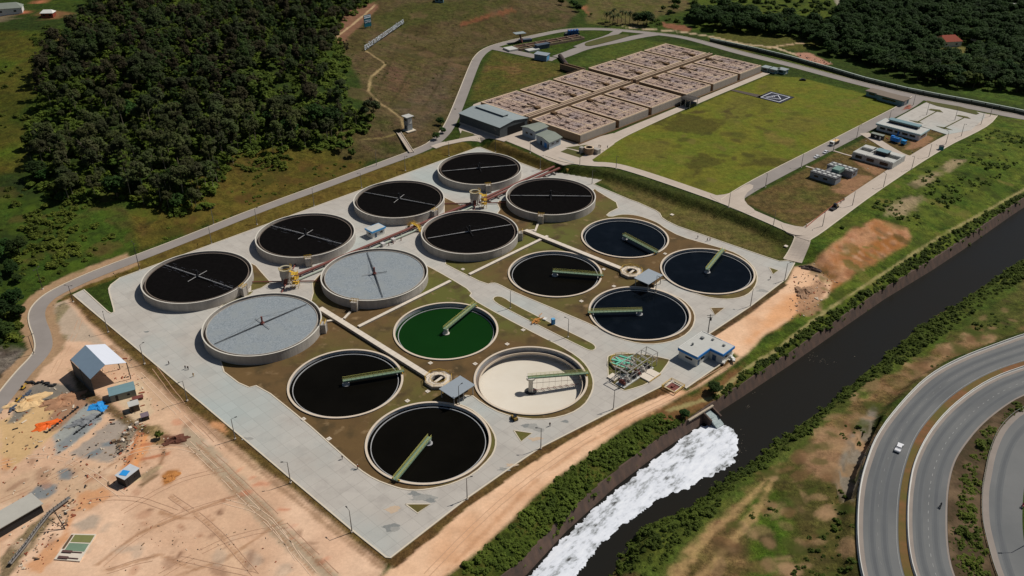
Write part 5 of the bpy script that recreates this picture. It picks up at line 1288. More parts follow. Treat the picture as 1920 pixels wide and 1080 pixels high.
# dark cross channel, pipe rack and the shelter at its end
x, y = ab(-342, 454.8); t = thing('cross_channel', 'dark open cross channel cutting the reactor block in two', 'channel', (x, y, ZU), R(-45))
mb = MB(); mb.box((-10, 0, 1.2), (106, 4.2, 2.0)); mb.build('channel_bed', mat('channel_black', srgb(34, 34, 38), .4, .2, .5), t)
mb = MB(); mb.box((-53, 2.0, 2.6), (20, .5, 3.6)); mb.box((-53, -2.0, 2.6), (20, .5, 3.6)); mb.tube((-42, 0, 3.6), (40, 0, 3.6), .45, n=10); mb.build('pipe_and_wall', M_RW, t)
c = W(1293, 184, ZU + 5); t = thing('dark_canopy', 'dark corrugated canopy on white posts at the end of the cross channel above the path', 'shelter', (*c, ZU), R(-45))
mb = MB()
for k in range(-3, 4): mb.box((0, k * 1.25, 5.2 - abs(k) * .08), (9.5, 1.3, .2), 0, (R(4 * k), 'X'))
mb.build('roof', mat('dark_fibre_roof', srgb(88, 82, 76), .9, .15, .8, col2=srgb(64, 60, 58)), t)
for xx in (-3.4, 0, 3.4):
    for yy in (-4, 4): mb = MB(); mb.tube((xx, yy, 0), (xx, yy, 5.0), .18, n=8); mb.build('post', M_RIM, t)
mb = MB(); mb.box((1, 0, 1.2), (5, 6.5, 2.4)); mb.build('dark_tank', mat('dark_green_steel', srgb(36, 48, 46), .5, .2, 1), t)
# corner outlet chamber near the workshop
c = W(1104, 276, ZU + 3); t = thing('outlet_chamber', 'round topped grey chamber with boxes at the near corner of the reactor block', 'chamber', (*c, ZU), R(-45))
mb = MB(); mb.cyl((1.5, -1.5), 2.6, 0, 3.6, 24); mb.build('round_body', M_RW, t)
mb = MB(); mb.ring((1.5, -1.5), 1.9, 2.7, 3.6, 3.9, 24); mb.build('rim', M_RE, t)
mb = MB(); mb.disc((1.5, -1.5), 2.0, 3.65, 24); mb.build('dark_water', M_BLACK, t)
mb = MB(); mb.box((-2.5, -3.0, 1.6), (2.2, 2.2, 3.2)); mb.build('side_box', M_TANK, t)
mb = MB(); mb.box((3.5, 1.8, 1.4), (5.0, 2.6, 2.8)); mb.build('side_box', M_TANK, t)
# ------------------------------------------------------------ buildings
M_WHITE = mat('white_render', srgb(214, 212, 206), .85, .06, .5)
M_BLUE = mat('blue_fascia', srgb(44, 124, 196), .6, .08, 1)
M_LBLUE = mat('light_blue_fascia', srgb(96, 160, 200), .6, .08, 1)
M_FLAT = mat('flat_roof_screed', srgb(178, 176, 170), .9, .08, .3, col2=srgb(192, 192, 186))
M_GLASS = mat('dark_glass', srgb(28, 32, 38), .15, .1, 1, spec=.5)
M_DOOR = mat('door_paint', srgb(70, 92, 116), .6, .1, 1)
M_GROOFV = mat('vent_grey', srgb(120, 122, 122), .6, .1, 1)
def wins(t, spots, m=None, name='window'):
    for (x, y, z, sx, sy, sz) in spots:
        mb = MB(); mb.box((0, 0, 0), (sx, sy, sz)); o = mb.build(name, m or M_GLASS, t, (x, y, z))
# control building by the pipes
def flat_building(name, label, c, z, rz, boxes, wallm, fasm, roofm, H, fh=.7, over=.35, extra=None, group=None):
    t = thing(name, label, 'building', (*c, z), rz, group)
    mb = MB()
    for (x, y, sx, sy) in boxes: mb.box((x, y, (H - fh) / 2 - .1), (sx, sy, H - fh + .2))
    mb.build('wall', wallm, t)
    mb = MB()
    for k, (x, y, sx, sy) in enumerate(boxes): mb.box((x, y, H - fh / 2 + .004 * k), (sx + 2 * over, sy + 2 * over, fh))
    mb.build('fascia', fasm, t)
    mb = MB()
    for k, (x, y, sx, sy) in enumerate(boxes): mb.box((x, y, H + .02 + .012 * k), (sx + 2 * over - .5, sy + 2 * over - .5, .06))
    mb.build('roof', roofm, t)
    return t
t = flat_building('control_building', 'small white building with blue fascia between the black tanks and the red main', W(704, 433, 2), 0, R(-45), [(0, 0, 4.6, 7.0)], M_WHITE, mat('sky_blue_fascia', srgb(76, 156, 210), .6, .05, 1), M_FLAT, 3.8, .8, .5)
wins(t, [(2.33, 1.6, 1.9, .08, 1.4, .8), (0.2, -3.53, 1.9, 1.6, .08, .8)]); wins(t, [(2.34, -1.6, 1.1, .08, 1.0, 2.2)], M_DOOR, 'door')
# L shaped building by the dirt road : local x=a, y=b
c = W(1312, 652, 3)
t = flat_building('blue_trim_building', 'L shaped white building with a bright blue roof edge beside the dirt road', c, 0, R(-45), [(0, 0, 7.6, 14.6), (6.6, 4.0, 5.4, 6.6)], M_WHITE, M_BLUE, M_FLAT, 4.6, 1.0, .5)
wins(t, [(0.4, -7.33, 2.2, 3.0, .08, .8), (3.83, -3.6, 2.2, .08, 2.2, .8), (9.33, 3.4, 2.2, .08, 2.0, .8)])
wins(t, [(3.84, -6.0, 1.2, .08, 1.2, 2.3), (6.0, .66, 1.2, 1.6, .08, 2.3)], M_DOOR, 'door')
for (x, y, sx, sy, hh) in ((-1.5, 3.5, 1.2, .9, .7), (-1.6, -2.5, .6, .6, .9), (1.8, 5.4, .8, .8, .5), (6.8, 5.0, .9, .7, .6)): mb = MB(); mb.box((x, y, 4.6 + hh / 2 + .05), (sx, sy, hh)); mb.build('roof_vent', M_GROOFV, t)
for (x, y, sx, sy) in ((0, -7.62, 8.6, .25), (-4.2, 0, .25, 15.4), (0, 7.62, 8.6, .25)): mb = MB(); mb.box((x, y, 4.72), (sx, sy, .22)); mb.build('roof_upstand', M_WHITE, t)
for (x, y) in ((3.9, -7.0), (-3.86, -7.4), (9.36, .9)): mb = MB(); mb.tube((x, y, 0), (x, y, 3.7), .08, n=6); mb.build('downpipe', M_WHITE, t)
t2 = thing('sacks_pile', 'heap of white sacks and sheeting against the end of the L shaped blue trimmed building', 'sacks', (*W(1361, 676, 0), 0), R(20))
mb = MB(); rnd = random.Random(5)
for k in range(16): s = rnd.uniform(.5, 1.1); mb.box((rnd.uniform(-3, 3), rnd.uniform(-1.8, 1.8), .3 + rnd.random() * .6), (s * 1.3, s, s * .7), rnd.uniform(0, 3), (rnd.uniform(-.4, .4), 'X'))
tmp = mb.build('sacks', M_WHITE, t2)
# workshop hall (long axis along a); local x=a, y=b
M_HALL = mat('hall_cladding', srgb(84, 90, 92), .7, .1, .8, col2=srgb(68, 74, 76), sc3=(1, 1, .2))
M_HROOF = mat('hall_roof', srgb(150, 158, 158), .6, .06, .6, col2=srgb(138, 148, 150))
cc = ab(-356.3, 340.5); t = thing('workshop_hall', 'long dark clad workshop hall with pale metal roof at the near end of the reactors', 'building', (*cc, ZU), R(-45))
LX, LY, HE = 34.5, 22.5, 6.6
mb = MB(); mb.v = [(x, y, z) for x in (-LX / 2, LX / 2) for (y, z) in ((-LY / 2, 0), (LY / 2, 0), (LY / 2, HE), (0, HE + 1.5), (-LY / 2, HE))]
mb.f = [(0, 1, 2, 3, 4)[::-1], (5, 6, 7, 8, 9), (0, 4, 9, 5), (1, 6, 7, 2)]; mb.build('wall', M_HALL, t)
mb = MB()
for s in (1, -1):
    mb.add([(-LX / 2 - .4, s * (LY / 2 + .4), HE - .0), (LX / 2 + .4, s * (LY / 2 + .4), HE - .0), (LX / 2 + .4, 0, HE + 1.62), (-LX / 2 - .4, 0, HE + 1.62), (-LX / 2 - .4, s * (LY / 2 + .4), HE - .18), (LX / 2 + .4, s * (LY / 2 + .4), HE - .18)], [(0, 1, 2, 3), (0, 4, 5, 1)])
rf = mb.build('roof', M_HROOF, t)
mb = MB(); mb.box((-2.5, 1.5, HE + 2.3), (24, 4.6, .25)); mb.build('ridge_vent_roof', M_HROOF, rf)
mb = MB(); mb.box((-2.5, 1.5, HE + 1.7), (23, 3.8, 1.1)); mb.build('ridge_vent_wall', M_HALL, rf)
mb = MB(); mb.box((LX / 2 + .05, 2, 2.6), (.1, 14, 5.0)); mb.build('doorway_dark_panel', mat('interior_dark', srgb(16, 17, 18), .9, .1, 1), t)  # solid panel on the end wall, painted as the unlit inside of the doorway
mb = MB(); mb.box((0, -LY / 2 - .05, .6), (LX, .1, 1.2)); mb.build('base_course', M_TANK, t)
# laboratory with two roofs
M_GROOF = mat('grey_green_roof', srgb(128, 134, 124), .8, .08, .5)
q0 = W(1018, 262, ZU); t = thing('laboratory', 'white and blue laboratory with two staggered grey roofs below the workshop hall', 'building', (*q0, ZU)); o_ = t.location
M_PBR = mat('pale_blue_render', srgb(170, 180, 188), .85, .08, .6)
for quad, zt in (([(1003, 252), (1030, 268), (1055, 257), (1026, 243)], 4.6), ([(976, 237), (1003.5, 247), (1029, 237), (1010, 229)], 5.4)):
    P_ = [W(*q, ZU + zt) for q in quad]; cx_ = sum(q[0] for q in P_) / 4; cy_ = sum(q[1] for q in P_) / 4
    mid1 = [(P_[0][i] + P_[1][i]) / 2 for i in (0, 1)]; mid2 = [(P_[3][i] + P_[2][i]) / 2 for i in (0, 1)]
    slabv = MB()
    for (a_, b_, za, zb_) in ((P_[0], P_[3], 0, 0),): pass
    V = [(*P_[0], ZU + zt), (*mid1, ZU + zt + .9), (*P_[1], ZU + zt), (*P_[3], ZU + zt), (*mid2, ZU + zt + .9), (*P_[2], ZU + zt)]
    V += [(x, y, z - .22) for x, y, z in V]
    slabv.add(V, [(0, 1, 4, 3), (1, 2, 5, 4), (6, 9, 10, 7), (7, 10, 11, 8), (0, 6, 7, 1), (1, 7, 8, 2), (3, 4, 10, 9), (4, 5, 11, 10), (0, 3, 9, 6), (2, 8, 11, 5)]); slabv.build('roof', M_GROOF, t, off=o_)
    ins = [(cx_ + (q[0] - cx_) * .88, cy_ + (q[1] - cy_) * .88) for q in P_]; mb = MB(); mb.prism(ins, ZU - .2, ZU + zt + .1); mb.build('wall', M_PBR, t, off=o_)
    d1_ = Vector((ins[1][0] - ins[0][0], ins[1][1] - ins[0][1], 0)); d2_ = Vector((ins[2][0] - ins[1][0], ins[2][1] - ins[1][1], 0)); r1_ = math.atan2(d1_.y, d1_.x); r2_ = math.atan2(d2_.y, d2_.x)
    if zt < 5:
        for f_, wd_, hh, zc, m_, nm in ((.72, 2.6, 2.8, 1.5, M_BLUE, 'blue_panel'), (.38, 1.6, 2.6, 1.4, M_GLASS, 'door'), (.93, 1.0, 2.8, 1.5, M_GLASS, 'door')):
            p_ = Vector((*ins[0], 0)) + d1_ * f_; mb = MB(); mb.box((0, 0, 0), (wd_, .14, hh), r1_); mb.build(nm, m_, t, (p_.x - o_[0], p_.y - o_[1], zc))
        for f_ in (.3, .7):
            p_ = Vector((*ins[1], 0)) + d2_ * f_; mb = MB(); mb.box((0, 0, 0), (2.0, .14, .8), r2_); mb.build('window', M_GLASS, t, (p_.x - o_[0], p_.y - o_[1], 2.8))
    else:
        for f_ in (.35, .7):
            p_ = Vector((*ins[0], 0)) + d1_ * f_; mb = MB(); mb.box((0, 0, 0), (1.8, .14, 1.2), r1_); mb.build('window', M_GLASS, t, (p_.x - o_[0], p_.y - o_[1], 2.6))
# administration building
M_TEAL = mat('teal_grey_band', srgb(112, 140, 146), .7, .08, 1)
cc = ab(-180.5, 500.5); t = thing('office_building', 'long white office building with pale blue bands and a raised roof monitor by the parking', 'building', (*cc, ZU), R(-45))
mb = MB(); mb.box((0, 0, 1.6), (25, 11, 3.4)); mb.build('wall', M_WHITE, t)
mb = MB(); mb.box((0, 0, 3.65), (26.4, 12.6, .9)); mb.build('roof_band', mat('pale_blue_band', srgb(168, 190, 192), .7, .05, 1), t)
mb = MB(); mb.box((0, 0, 4.12), (25.8, 12, .1)); mb.build('roof', M_FLAT, t)
mb = MB(); mb.box((0, 2.2, 4.9), (17, 3.4, 1.6)); mb.build('roof_monitor_wall', M_GLASS, t)
mb = MB(); mb.box((0, 2.2, 5.85), (18, 4.2, .5)); mb.build('roof_monitor', M_TEAL, t)
wins(t, [(-9 + 4.4 * k, -5.54, 1.9, 3.2, .1, 1.2) for k in range(5)]); wins(t, [(12.54, 0, 1.9, .1, 6, 1.2)])
wins(t, [(.4, -5.6, 1.3, .9, .12, 2.6)], M_BLUE, 'door')
# unfinished block buildings
M_RAW = mat('raw_concrete', srgb(168, 170, 168), .9, .12, .5, col2=srgb(196, 196, 190))
cc = W(1648, 290, ZU + 3); t = thing('unfinished_building', 'unfinished white roofless building with open rooms and a dark roof tank, nearest the blue machine', 'building', (*cc, ZU), R(-45), 'unfinished block buildings')
mb = MB()
for x in (-11, -4, 3, 11): mb.box((x, 0, 1.8), (.4, 15, 3.6))
for y in (-7.5, -2, 3, 7.5): mb.box((0, y, 1.78), (22.4, .4, 3.56))
mb.build('wall', M_RAW, t)
mb = MB(); mb.box((-7.5, -4.8, 3.66), (6.6, 5.2, .2)); mb.box((3.5, -5, 3.67), (14.6, 4.6, .2)); mb.box((7, 5.3, 3.67), (8, 4.2, .2)); mb.box((-8, 5.3, 3.67), (6, 4, .2)); mb.build('roof_slab', M_FLAT, t)
mb = MB(); mb.box((2.0, 0, 4.6), (6, 4.2, 2.2)); mb.build('roof_room_wall', M_DARKM, t)
mb = MB(); mb.box((2.0, 0, 5.8), (6.6, 4.8, .3)); mb.build('roof_room_roof', M_TEAL, t)
wins(t, [(-7.5, -7.75, 1.8, 3.6, .12, 1.6), (-1, -7.75, 1.8, 4, .12, 1.6), (6.5, -7.75, 1.8, 4.5, .12, 1.6)])
cc = W(1562, 322, ZU + 2.5); t = thing('unfinished_building', 'unfinished grey building with rows of small roof plinths, nearest the road junction', 'building', (*cc, ZU), R(-45), 'unfinished block buildings')
mb = MB(); mb.box((-.5, -7, 1.7), (14, 6, 3.4)); mb.box((0, 0, 1.5), (6, 9, 3.0)); mb.box((1.5, 7, 1.7), (14, 6, 3.4)); mb.build('wall', mat('grey_block_wall', srgb(140, 146, 152), .9, .1, .6), t)
mb = MB()
for yc, xo in ((-7, -.5), (7, 1.5)):
    mb.box((xo, yc, 3.5), (14.4, 6.4, .3))
mb.box((0, 0, 3.12), (6.4, 8, .24)); mb.build('roof_slab', mat('patchy_roof', srgb(96, 96, 98), .9, .2, .4), t)
for yc, xo in ((-7, -.5), (7, 1.5)):
    for k in range(5):
        for j in (-1.5, 1.4): mb = MB(); mb.box((xo - 5.6 + 2.8 * k + (.5 if j > 0 else 0), yc + j, 3.8), (1.7, 1.6, .34)); mb.build('roof_plinth', M_RAW, t)
mb = MB(); mb.box((2.0, 1.0, 4.0), (4.2, 6, 1.8)); mb.build('roof_box', mat('green_grey_box', srgb(110, 138, 128), .8, .1, 1), t)
wins(t, [(-4, -10.04, 1.8, 2.2, .1, .9), (1, -10.04, 1.8, 2.2, .1, .9), (8.54, 6.5, 1.8, .1, 2.4, .9)])
# site container, gatehouses
cc = W(1645, 257, ZU + 1); t = thing('site_cabin', 'dark grey site cabin with a pale door between the office building and the field road', 'cabin', (*cc, ZU), R(-45))
mb = MB(); mb.box((0, 0, 1.4), (7, 2.6, 2.6)); mb.build('body', M_DARKM, t); mb = MB(); mb.box((0, 0, 2.78), (7.3, 2.9, .14)); mb.build('roof', M_GROOF, t); wins(t, [(-.5, -1.34, 1.5, .9, .08, 1.1), (2.2, -1.34, 1.2, .9, .08, 1.9)], M_WHITE, 'door')
c = W(1657, 179, ZU + 2.5); t = thing('gate_office', 'low grey roofed gatehouse in two blocks at the far right corner of the helipad field', 'building', (*c, ZU), R(-50))
mb = MB(); mb.box((-7.0, 1.5, 1.6), (8, 7, 3.2)); mb.box((6.5, 0, 1.7), (17, 8, 3.4)); mb.build('wall', M_TEAL, t)
mb = MB(); mb.box((-7.0, 1.5, 3.35), (9.4, 8.4, .3)); mb.box((6.5, 0, 3.55), (18.6, 9.6, .32)); mb.build('roof', mat('brown_grey_roof', srgb(120, 108, 96), .9, .1, .6), t)
wins(t, [(-7, -2.04, 2, 4, .1, 1.0), (6, -4.04, 2, 9, .1, 1.0)]); wins(t, [(15.04, 0, 1.6, .1, 3, 2.6)], M_WHITE, 'white_panel')
for k, (px, py, lab) in enumerate([(1438, 128, 'leftmost of three small grey roofed kiosks beyond the far end of the reactors'), (1452, 131, 'middle of three small grey roofed kiosks beyond the far end of the reactors'), (1468, 132, 'rightmost of three small grey roofed kiosks beyond the far end of the reactors')]):
    c = W(px, py, ZU + 2); t = thing('kiosk', lab, 'kiosk', (*c, ZU), R(-45), 'kiosks beyond the reactors')
    mb = MB(); mb.box((0, 0, 1.4), (5.4, 5.0, 2.8)); mb.build('wall', M_TEAL, t); mb = MB(); mb.box((0, 0, 2.95), (6.4, 6.0, .3)); mb.build('roof', M_HROOF, t); wins(t, [(0, -2.54, 1.6, 3, .1, .9)]); wins(t, [(2.74, 0, 1.2, .1, 1.6, 2.2)], M_WHITE, 'door')
# ------------------------------------------------------------ head works at the top
c = G(1016, 112); t = thing('blue_shed', 'blue grey shed on the grass slope below the head works', 'shed', c, R(-30))
mb = MB(); mb.box((0, 0, 2), (10, 5, 4.6)); mb.build('wall', mat('blue_grey_cladding', srgb(112, 136, 158), .7, .08, .8), t); mb = MB(); mb.box((0, 0, 4.45), (10.8, 5.8, .25), 0, (R(6), 'X')); mb.build('roof', M_ROOF, t); wins(t, [(5.04, 0, 2.2, .1, 3, 3)], M_LBLUE, 'door')
g0 = G(955, 85); zt = g0[2]
t = thing('head_works_basin', 'long open grit basin with rusty walls and walkways in the head works loop', 'basin', G(1030, 82), R(33))
mb = MB()
for y in (-5, 0, 5): mb.box((0, y, .9), (60, .5, 1.8))
for x in range(-30, 31, 10): mb.box((x, 0, .88), (.5, 10, 1.76))
mb.build('basin_wall', mat('stained_basin_wall', srgb(150, 128, 108), .9, .15, .5), t)
mb = MB(); mb.box((0, 2.5, .3), (59, 4.4, .4)); mb.build('sediment', mat('rusty_sediment', srgb(112, 74, 58), .9, .2, .5), t); mb = MB(); mb.box((0, -2.5, .4), (59, 4.4, .5)); mb.build('grass_strip', M_GLAWN, t)
mb = MB(); mb.box((-12, -7.5, 3.2), (12, 5, .3)); mb.box((-12, -7.5, 1.5), (11, 4, 3)); mb.build('screen_house', mat('dark_blue_grey', srgb(72, 84, 98), .7, .1, .8), t)
mb = MB(); mb.box((-22, -9, .6), (10, 6, 1.2)); mb.box((-35, 1, .8), (8, 9, 1.6)); mb.build('pale_slab', M_FLAT, t)
c = G(1074, 66); t = thing('blue_screens', 'row of bright blue screening machines at the top of the head works', 'machine', c, R(20))
for k in range(4):
    mb = MB(); mb.box((k * 2.4 - 3.6, 0, 2.2), (1.5, 2.2, 4.4), 0, (R(14), 'X')); mb.build('screen_frame', mat('machine_blue', srgb(44, 92, 150), .6, .1, 1), t)
mb = MB(); mb.box((0, 2.0, .8), (12, 3.5, 1.6)); mb.build('channel', M_HALL, t)
c = G(974, 80); t = thing('raised_canopy', 'small grey canopy on a single stout post left of the head works', 'canopy', c, R(25))
mb = MB(); mb.box((0, 0, 7.4), (9, 6, .35)); mb.build('roof', M_HROOF, t); mb = MB(); mb.bar((1.5, -1.5, 0), (0, 0, 7.2), 1.0, 1.0); mb.build('post', M_RUST, t)
c = G(985, 78); t = thing('dark_hopper', 'dark hopper and conveyor lying on the asphalt of the head works', 'machine', c, R(20))
mb = MB(); mb.box((0, 0, 1), (10, 3.4, 2)); mb.build('hopper', mat('slate_steel', srgb(78, 86, 100), .6, .1, 1), t); mb = MB(); mb.bar((-9, -1, .4), (-2, 0, 2.4), 1.0, .5); mb.build('conveyor', M_DARKM, t)
# intake culvert
c = W(1062, 122, ZU); c2 = ab(-386, 455)
t = thing('intake_pipe', 'fat dark brown intake pipe running down to the reactor cross channel', 'pipe', (*c, ZU))
g1 = G(1050, 108); mb = MB(); mb.tube((g1[0] - c[0], g1[1] - c[1], 1.2), (c2[0] - c[0] - 8, c2[1] - c[1] + 8, 1.0), 1.7, n=16); mb.build('pipe', mat('dark_brown_steel', srgb(70, 58, 54), .7, .15, .6), t)
mb = MB(); mb.box((c2[0] - c[0] - 9, c2[1] - c[1] + 8.5, .8), (4, 4, 1.8), R(45)); mb.build('thrust_block', M_DARKM, t)
# ------------------------------------------------------------ water tower and steps on the hill
c = G(766, 244); t = thing('hill_guard_tower', 'small square pale tower with an overhanging flat roof on the brown hill', 'tower', c, R(-48))
mb = MB(); mb.box((0, 0, 4.0), (3.4, 3.4, 8.6)); mb.build('wall', mat('grey_tower_wall', srgb(150, 154, 156), .85, .1, 1), t)
mb = MB(); mb.box((0, 0, 8.5), (5.2, 5.2, .3)); mb.build('roof', M_FLAT, t); wins(t, [(1.74, 0, 5.8, .1, 2.6, 3.2)], M_WHITE, 'white_panel'); wins(t, [(0, -1.74, 6.6, 2.4, .1, 1.2), (0, -1.74, 2.2, 1.0, .1, 2.1)])
mb = MB(); mb.box((0, 0, .1), (7, 6, .5)); mb.build('base_slab', M_KERB, t)
p0, p1 = G(748, 250), G(772, 287)
t = thing('hill_steps', 'straight concrete drain steps descending from the hill tower to the road', 'steps', p0)
D = Vector(p1) - Vector(p0); k_ = 18; mb = MB()
for k in range(k_): q = D * ((k + .5) / k_); mb.box((q.x, q.y, q.z + .15), (D.length / k_ * .98, 2.2, .7), math.atan2(D.y, D.x))
mb.build('tread', M_PATH, t)
mb = MB(); s_ = Vector((-D.y, D.x, 0)).normalized()
for s in (1, -1): mb.bar(s_ * (1.25 * s) + Vector((0, 0, .5)), D + s_ * (1.25 * s) + Vector((0, 0, .5)), .25, .7)
mb.build('side_wall', M_KERB, t)
# ------------------------------------------------------------ lettering on the hillside
def text_mesh(txt, size, depth, name, m, parent, loc, rot):
    cu = bpy.data.curves.new(name, 'FONT'); cu.body = txt; cu.size = size; cu.extrude = depth; cu.resolution_u = 2
    o = bpy.data.objects.new('tmp_text', cu); COL.objects.link(o)
    bpy.context.view_layer.update()
    me_ = bpy.data.meshes.new_from_object(o.evaluated_get(bpy.context.evaluated_depsgraph_get()))
    w_ = o.dimensions.x
    bpy.data.objects.remove(o); bpy.data.curves.remove(cu)
    me_.name = name; me_.materials.clear(); me_.materials.append(m)
    ob = bpy.data.objects.new(name, me_); COL.objects.link(ob); ob.parent = parent; ob.location = loc; ob.rotation_euler = rot
    return ob, w_
M_LET = mat('white_letters', srgb(214, 220, 228), .6, .03, 1)
P0, P1 = Vector(G(684, 96)), Vector(G(758, 44))
t = thing('hillside_lettering', 'long row of big white standing letters spelling the works name up the brown hillside', 'sign', P0)
D = P1 - P0; words = 'ESTAÇÃO DE TRATAMENTO DE ESGOTO DO RIBEIRÃO DO ONÇA'.split(' ')
az = math.atan2(D.y, D.x); el = math.atan2(D.z, math.hypot(D.x, D.y))
# measure, then scale to the surveyed length
tmp, tw_ = text_mesh(' '.join(words), 1.0, .05, 'tmp', M_LET, None, (0, 0, 0), (0, 0, 0)); bpy.data.objects.remove(tmp)
sz = 4.6; xs_ = D.length / (tw_ * sz)
pos = 0
for w_ in words:
    ob, ww = text_mesh(w_, sz, .1, 'word', M_LET, t, (0, 0, 0), (0, 0, 0))
    rotm = Matrix.Rotation(az, 4, 'Z') @ Matrix.Rotation(-el, 4, 'Y') @ Matrix.Rotation(math.pi / 2, 4, 'X')
    ob.rotation_euler = rotm.to_euler(); ob.scale = (xs_, 1, 1)
    q = D.normalized() * (pos * xs_); ob.location = (q.x, q.y, q.z + .7)
    pos += ww + sz * .33
mb = MB(); mb.bar(Vector((0, 0, .55)), D + Vector((0, 0, .55)), .3, .3)
for k in range(25): q = D * (k / 24); mb.tube(q + Vector((0, 0, -.6)), q + Vector((0, 0, 1.0)), .1, n=5); mb.tube(q + Vector((0, 0, 3.2)), q + Vector((-D.normalized().y * 2, D.normalized().x * 2, -.3)), .06, n=4)
mb.build('support_frame', M_DARKM, t)
P0, P1 = Vector(G(685, 54)), Vector(G(696, 48))
az = math.atan2(P1.y - P0.y, P1.x - P0.x); az = R(48)
t = thing('teal_billboard', 'upright teal sign panel with white bars and white letters on the hill', 'sign', Vector(G(690, 53)), az)
M_TEALP = mat('teal_panel', srgb(22, 96, 112), .5, .06, 1)
mb = MB(); mb.box((0, 0, 5.6), (6.6, .5, 8.6)); mb.build('panel', M_TEALP, t)
mb = MB(); mb.box((0, -.3, 9.2), (6.4, .14, .55)); mb.box((0, -.3, 8.0), (6.4, .14, .75)); mb.build('white_bar', M_LET, t)
ob, ww = text_mesh('COPASA', 2.0, .08, 'word', M_LET, t, (0, 0, 0), (math.pi / 2, 0, 0)); ob.scale = (6.0 / ww, 1.6, 1); ob.location = (-3.0, -.34, 4.2)
mb = MB()
for x in (-2.4, 2.4): mb.tube((x, 0, -.5), (x, 0, 1.4), .2, n=6); mb.tube((x, 3, -.5), (x, .2, 6), .12, n=6)
mb.build('post', M_DARKM, t)
# ------------------------------------------------------------ helipad
c = ((W(1427, 183, ZU)[0] + W(1481, 183, ZU)[0]) / 2, (W(1455, 174, ZU)[1] + W(1455, 191.5, ZU)[1]) / 2)
c = ab(-265.9, 506.2); t = thing('helipad', 'square dark helicopter pad with white outline and mark in the mown field', 'helipad', (*c, ZU), R(-45))
M_PADD = mat('pad_dark_paint', srgb(34, 36, 50), .8, .1, .5); M_PADL = mat('pad_white_paint', srgb(206, 208, 214), .8, .05, 1)
mb = MB(); mb.box((0, 0, .05), (17.5, 17.5, .3)); mb.build('pad', M_PADD, t)
mb = MB()
for s in (1, -1): mb.box((s * 6.6, 0, .21), (.6, 13.8, .04)); mb.box((0, s * 6.6, .21), (12.6, .6, .036))
mb.build('border_line', M_PADL, t)
mb = MB(); tri = [(-4.4, -4.6), (4.6, -1.2), (-1.0, 4.8)]
for i in range(3): mb.bar((*tri[i], .212), (*tri[(i + 1) % 3], .212), .55, .03)
mb.build('triangle_mark', M_PADL, t)
ob, ww = text_mesh('H', 3.2, .012, 'letter_mark', M_PADL, t, (-1.6, -1.5, .225), (0, 0, R(45)))
mb = MB(); mb.add([(*W(1425, 184, ZU), ZU + .2), (*W(1432, 180, ZU), ZU + .2), (*W(1375, 168, ZU), ZU + .2), (*W(1370, 170, ZU), ZU + .2)], [(0, 1, 2, 3)])
struct('helipad_path', mb, mat('dark_path', srgb(84, 74, 66), .9, .1, .5))
# ------------------------------------------------------------ scum drifting on the river
rnd = random.Random(31); mb = MB()
for cx_, cy_, rx_, ry_, n_ in ((1530, 672, 60, 12, 30), (1403, 762, 4, 6, 8), (1390, 835, 8, 30, 18), (1410, 735, 30, 8, 5), (1300, 905, 60, 12, 10)):
    for k in range(n_):
        px, py = rnd.gauss(cx_, rx_ / 2.2), rnd.gauss(cy_, ry_ / 2.2); x, y = W(px, py, WL)
        if not inside(np.array([x]), np.array([y]), RIVER)[0]: continue
        s_ = rnd.uniform(.06, .2); mb.box((x, y, WL + .02), (s_ * rnd.uniform(1, 3.5), s_, .03), R(45) + rnd.uniform(-.6, .6))
o = mb.build('floating_scum', mat('pale_scum', srgb(92, 84, 72), .8, .3, 1)); o['kind'] = 'stuff'
# ------------------------------------------------------------ steel frame and green plant on the island
c = W(1178, 702, 0); isl = thing('steel_frame', 'open white steel frame rack standing over pumps on the small grass island', 'frame', (*W(1192, 700, 0), 0), R(45))
M_FRAME = mat('frame_paint', srgb(168, 164, 158), .6, .08, 1)
n_ = 7; LX, LY, HF_ = 17.5, 5.0, 6.0
for k in range(n_):
    x = -LX / 2 + LX * k / (n_ - 1)
    for y in (-LY / 2, LY / 2): mb = MB(); mb.box((x, y, HF_ / 2), (.2, .2, HF_)); mb.build('upright', M_FRAME, isl)
mb = MB()
for k in range(n_):
    x = -LX / 2 + LX * k / (n_ - 1); mb.box((x, 0, HF_ + .14), (.22, LY + .2, .22)); mb.box((x, 0, 3.2), (.14, LY - .3, .14))
for y in (-LY / 2, LY / 2):
    mb.box((0, y, HF_ + .1), (LX - .3, .2, .22)); mb.box((0, y, 3.0), (LX - .3, .14, .14))
mb.build('beam', M_FRAME, isl)
t = thing('pump_row', 'row of pale pumps and rusty tanks under the white steel frame', 'pumps', (*W(1190, 706, 0), .16), R(45))
mb = MB(); mb.box((0, 0, .2), (17, 4, .4)); mb.build('pump_plinth', M_FLAT, t)
for k in range(6):
    mb = MB(); x = -7 + 2.8 * k; mb.tube((x, -1.3, 1.0), (x, 1.3, 1.0), .55, n=12); mb.box((x, 0, 1.8), (.7, 1.4, .6)); mb.build('pump_body', (M_RUST, M_RIM, M_DARKM)[k % 3], t)
t = thing('screening_plant', 'turquoise pipes and conveyors on a concrete sump at the left end of the grass island', 'machine', (*W(1168, 683, 0), .16), R(0))
M_TURQ = mat('turquoise_paint', srgb(116, 196, 168), .55, .1, 1)
mb = MB(); mb.ring((0, 0), 4.2, 4.8, 0, .9, 8); mb.cyl((0, 0), 4.2, 0, .5, 8); mb.build('sump', M_CHS, t)
mb = MB()
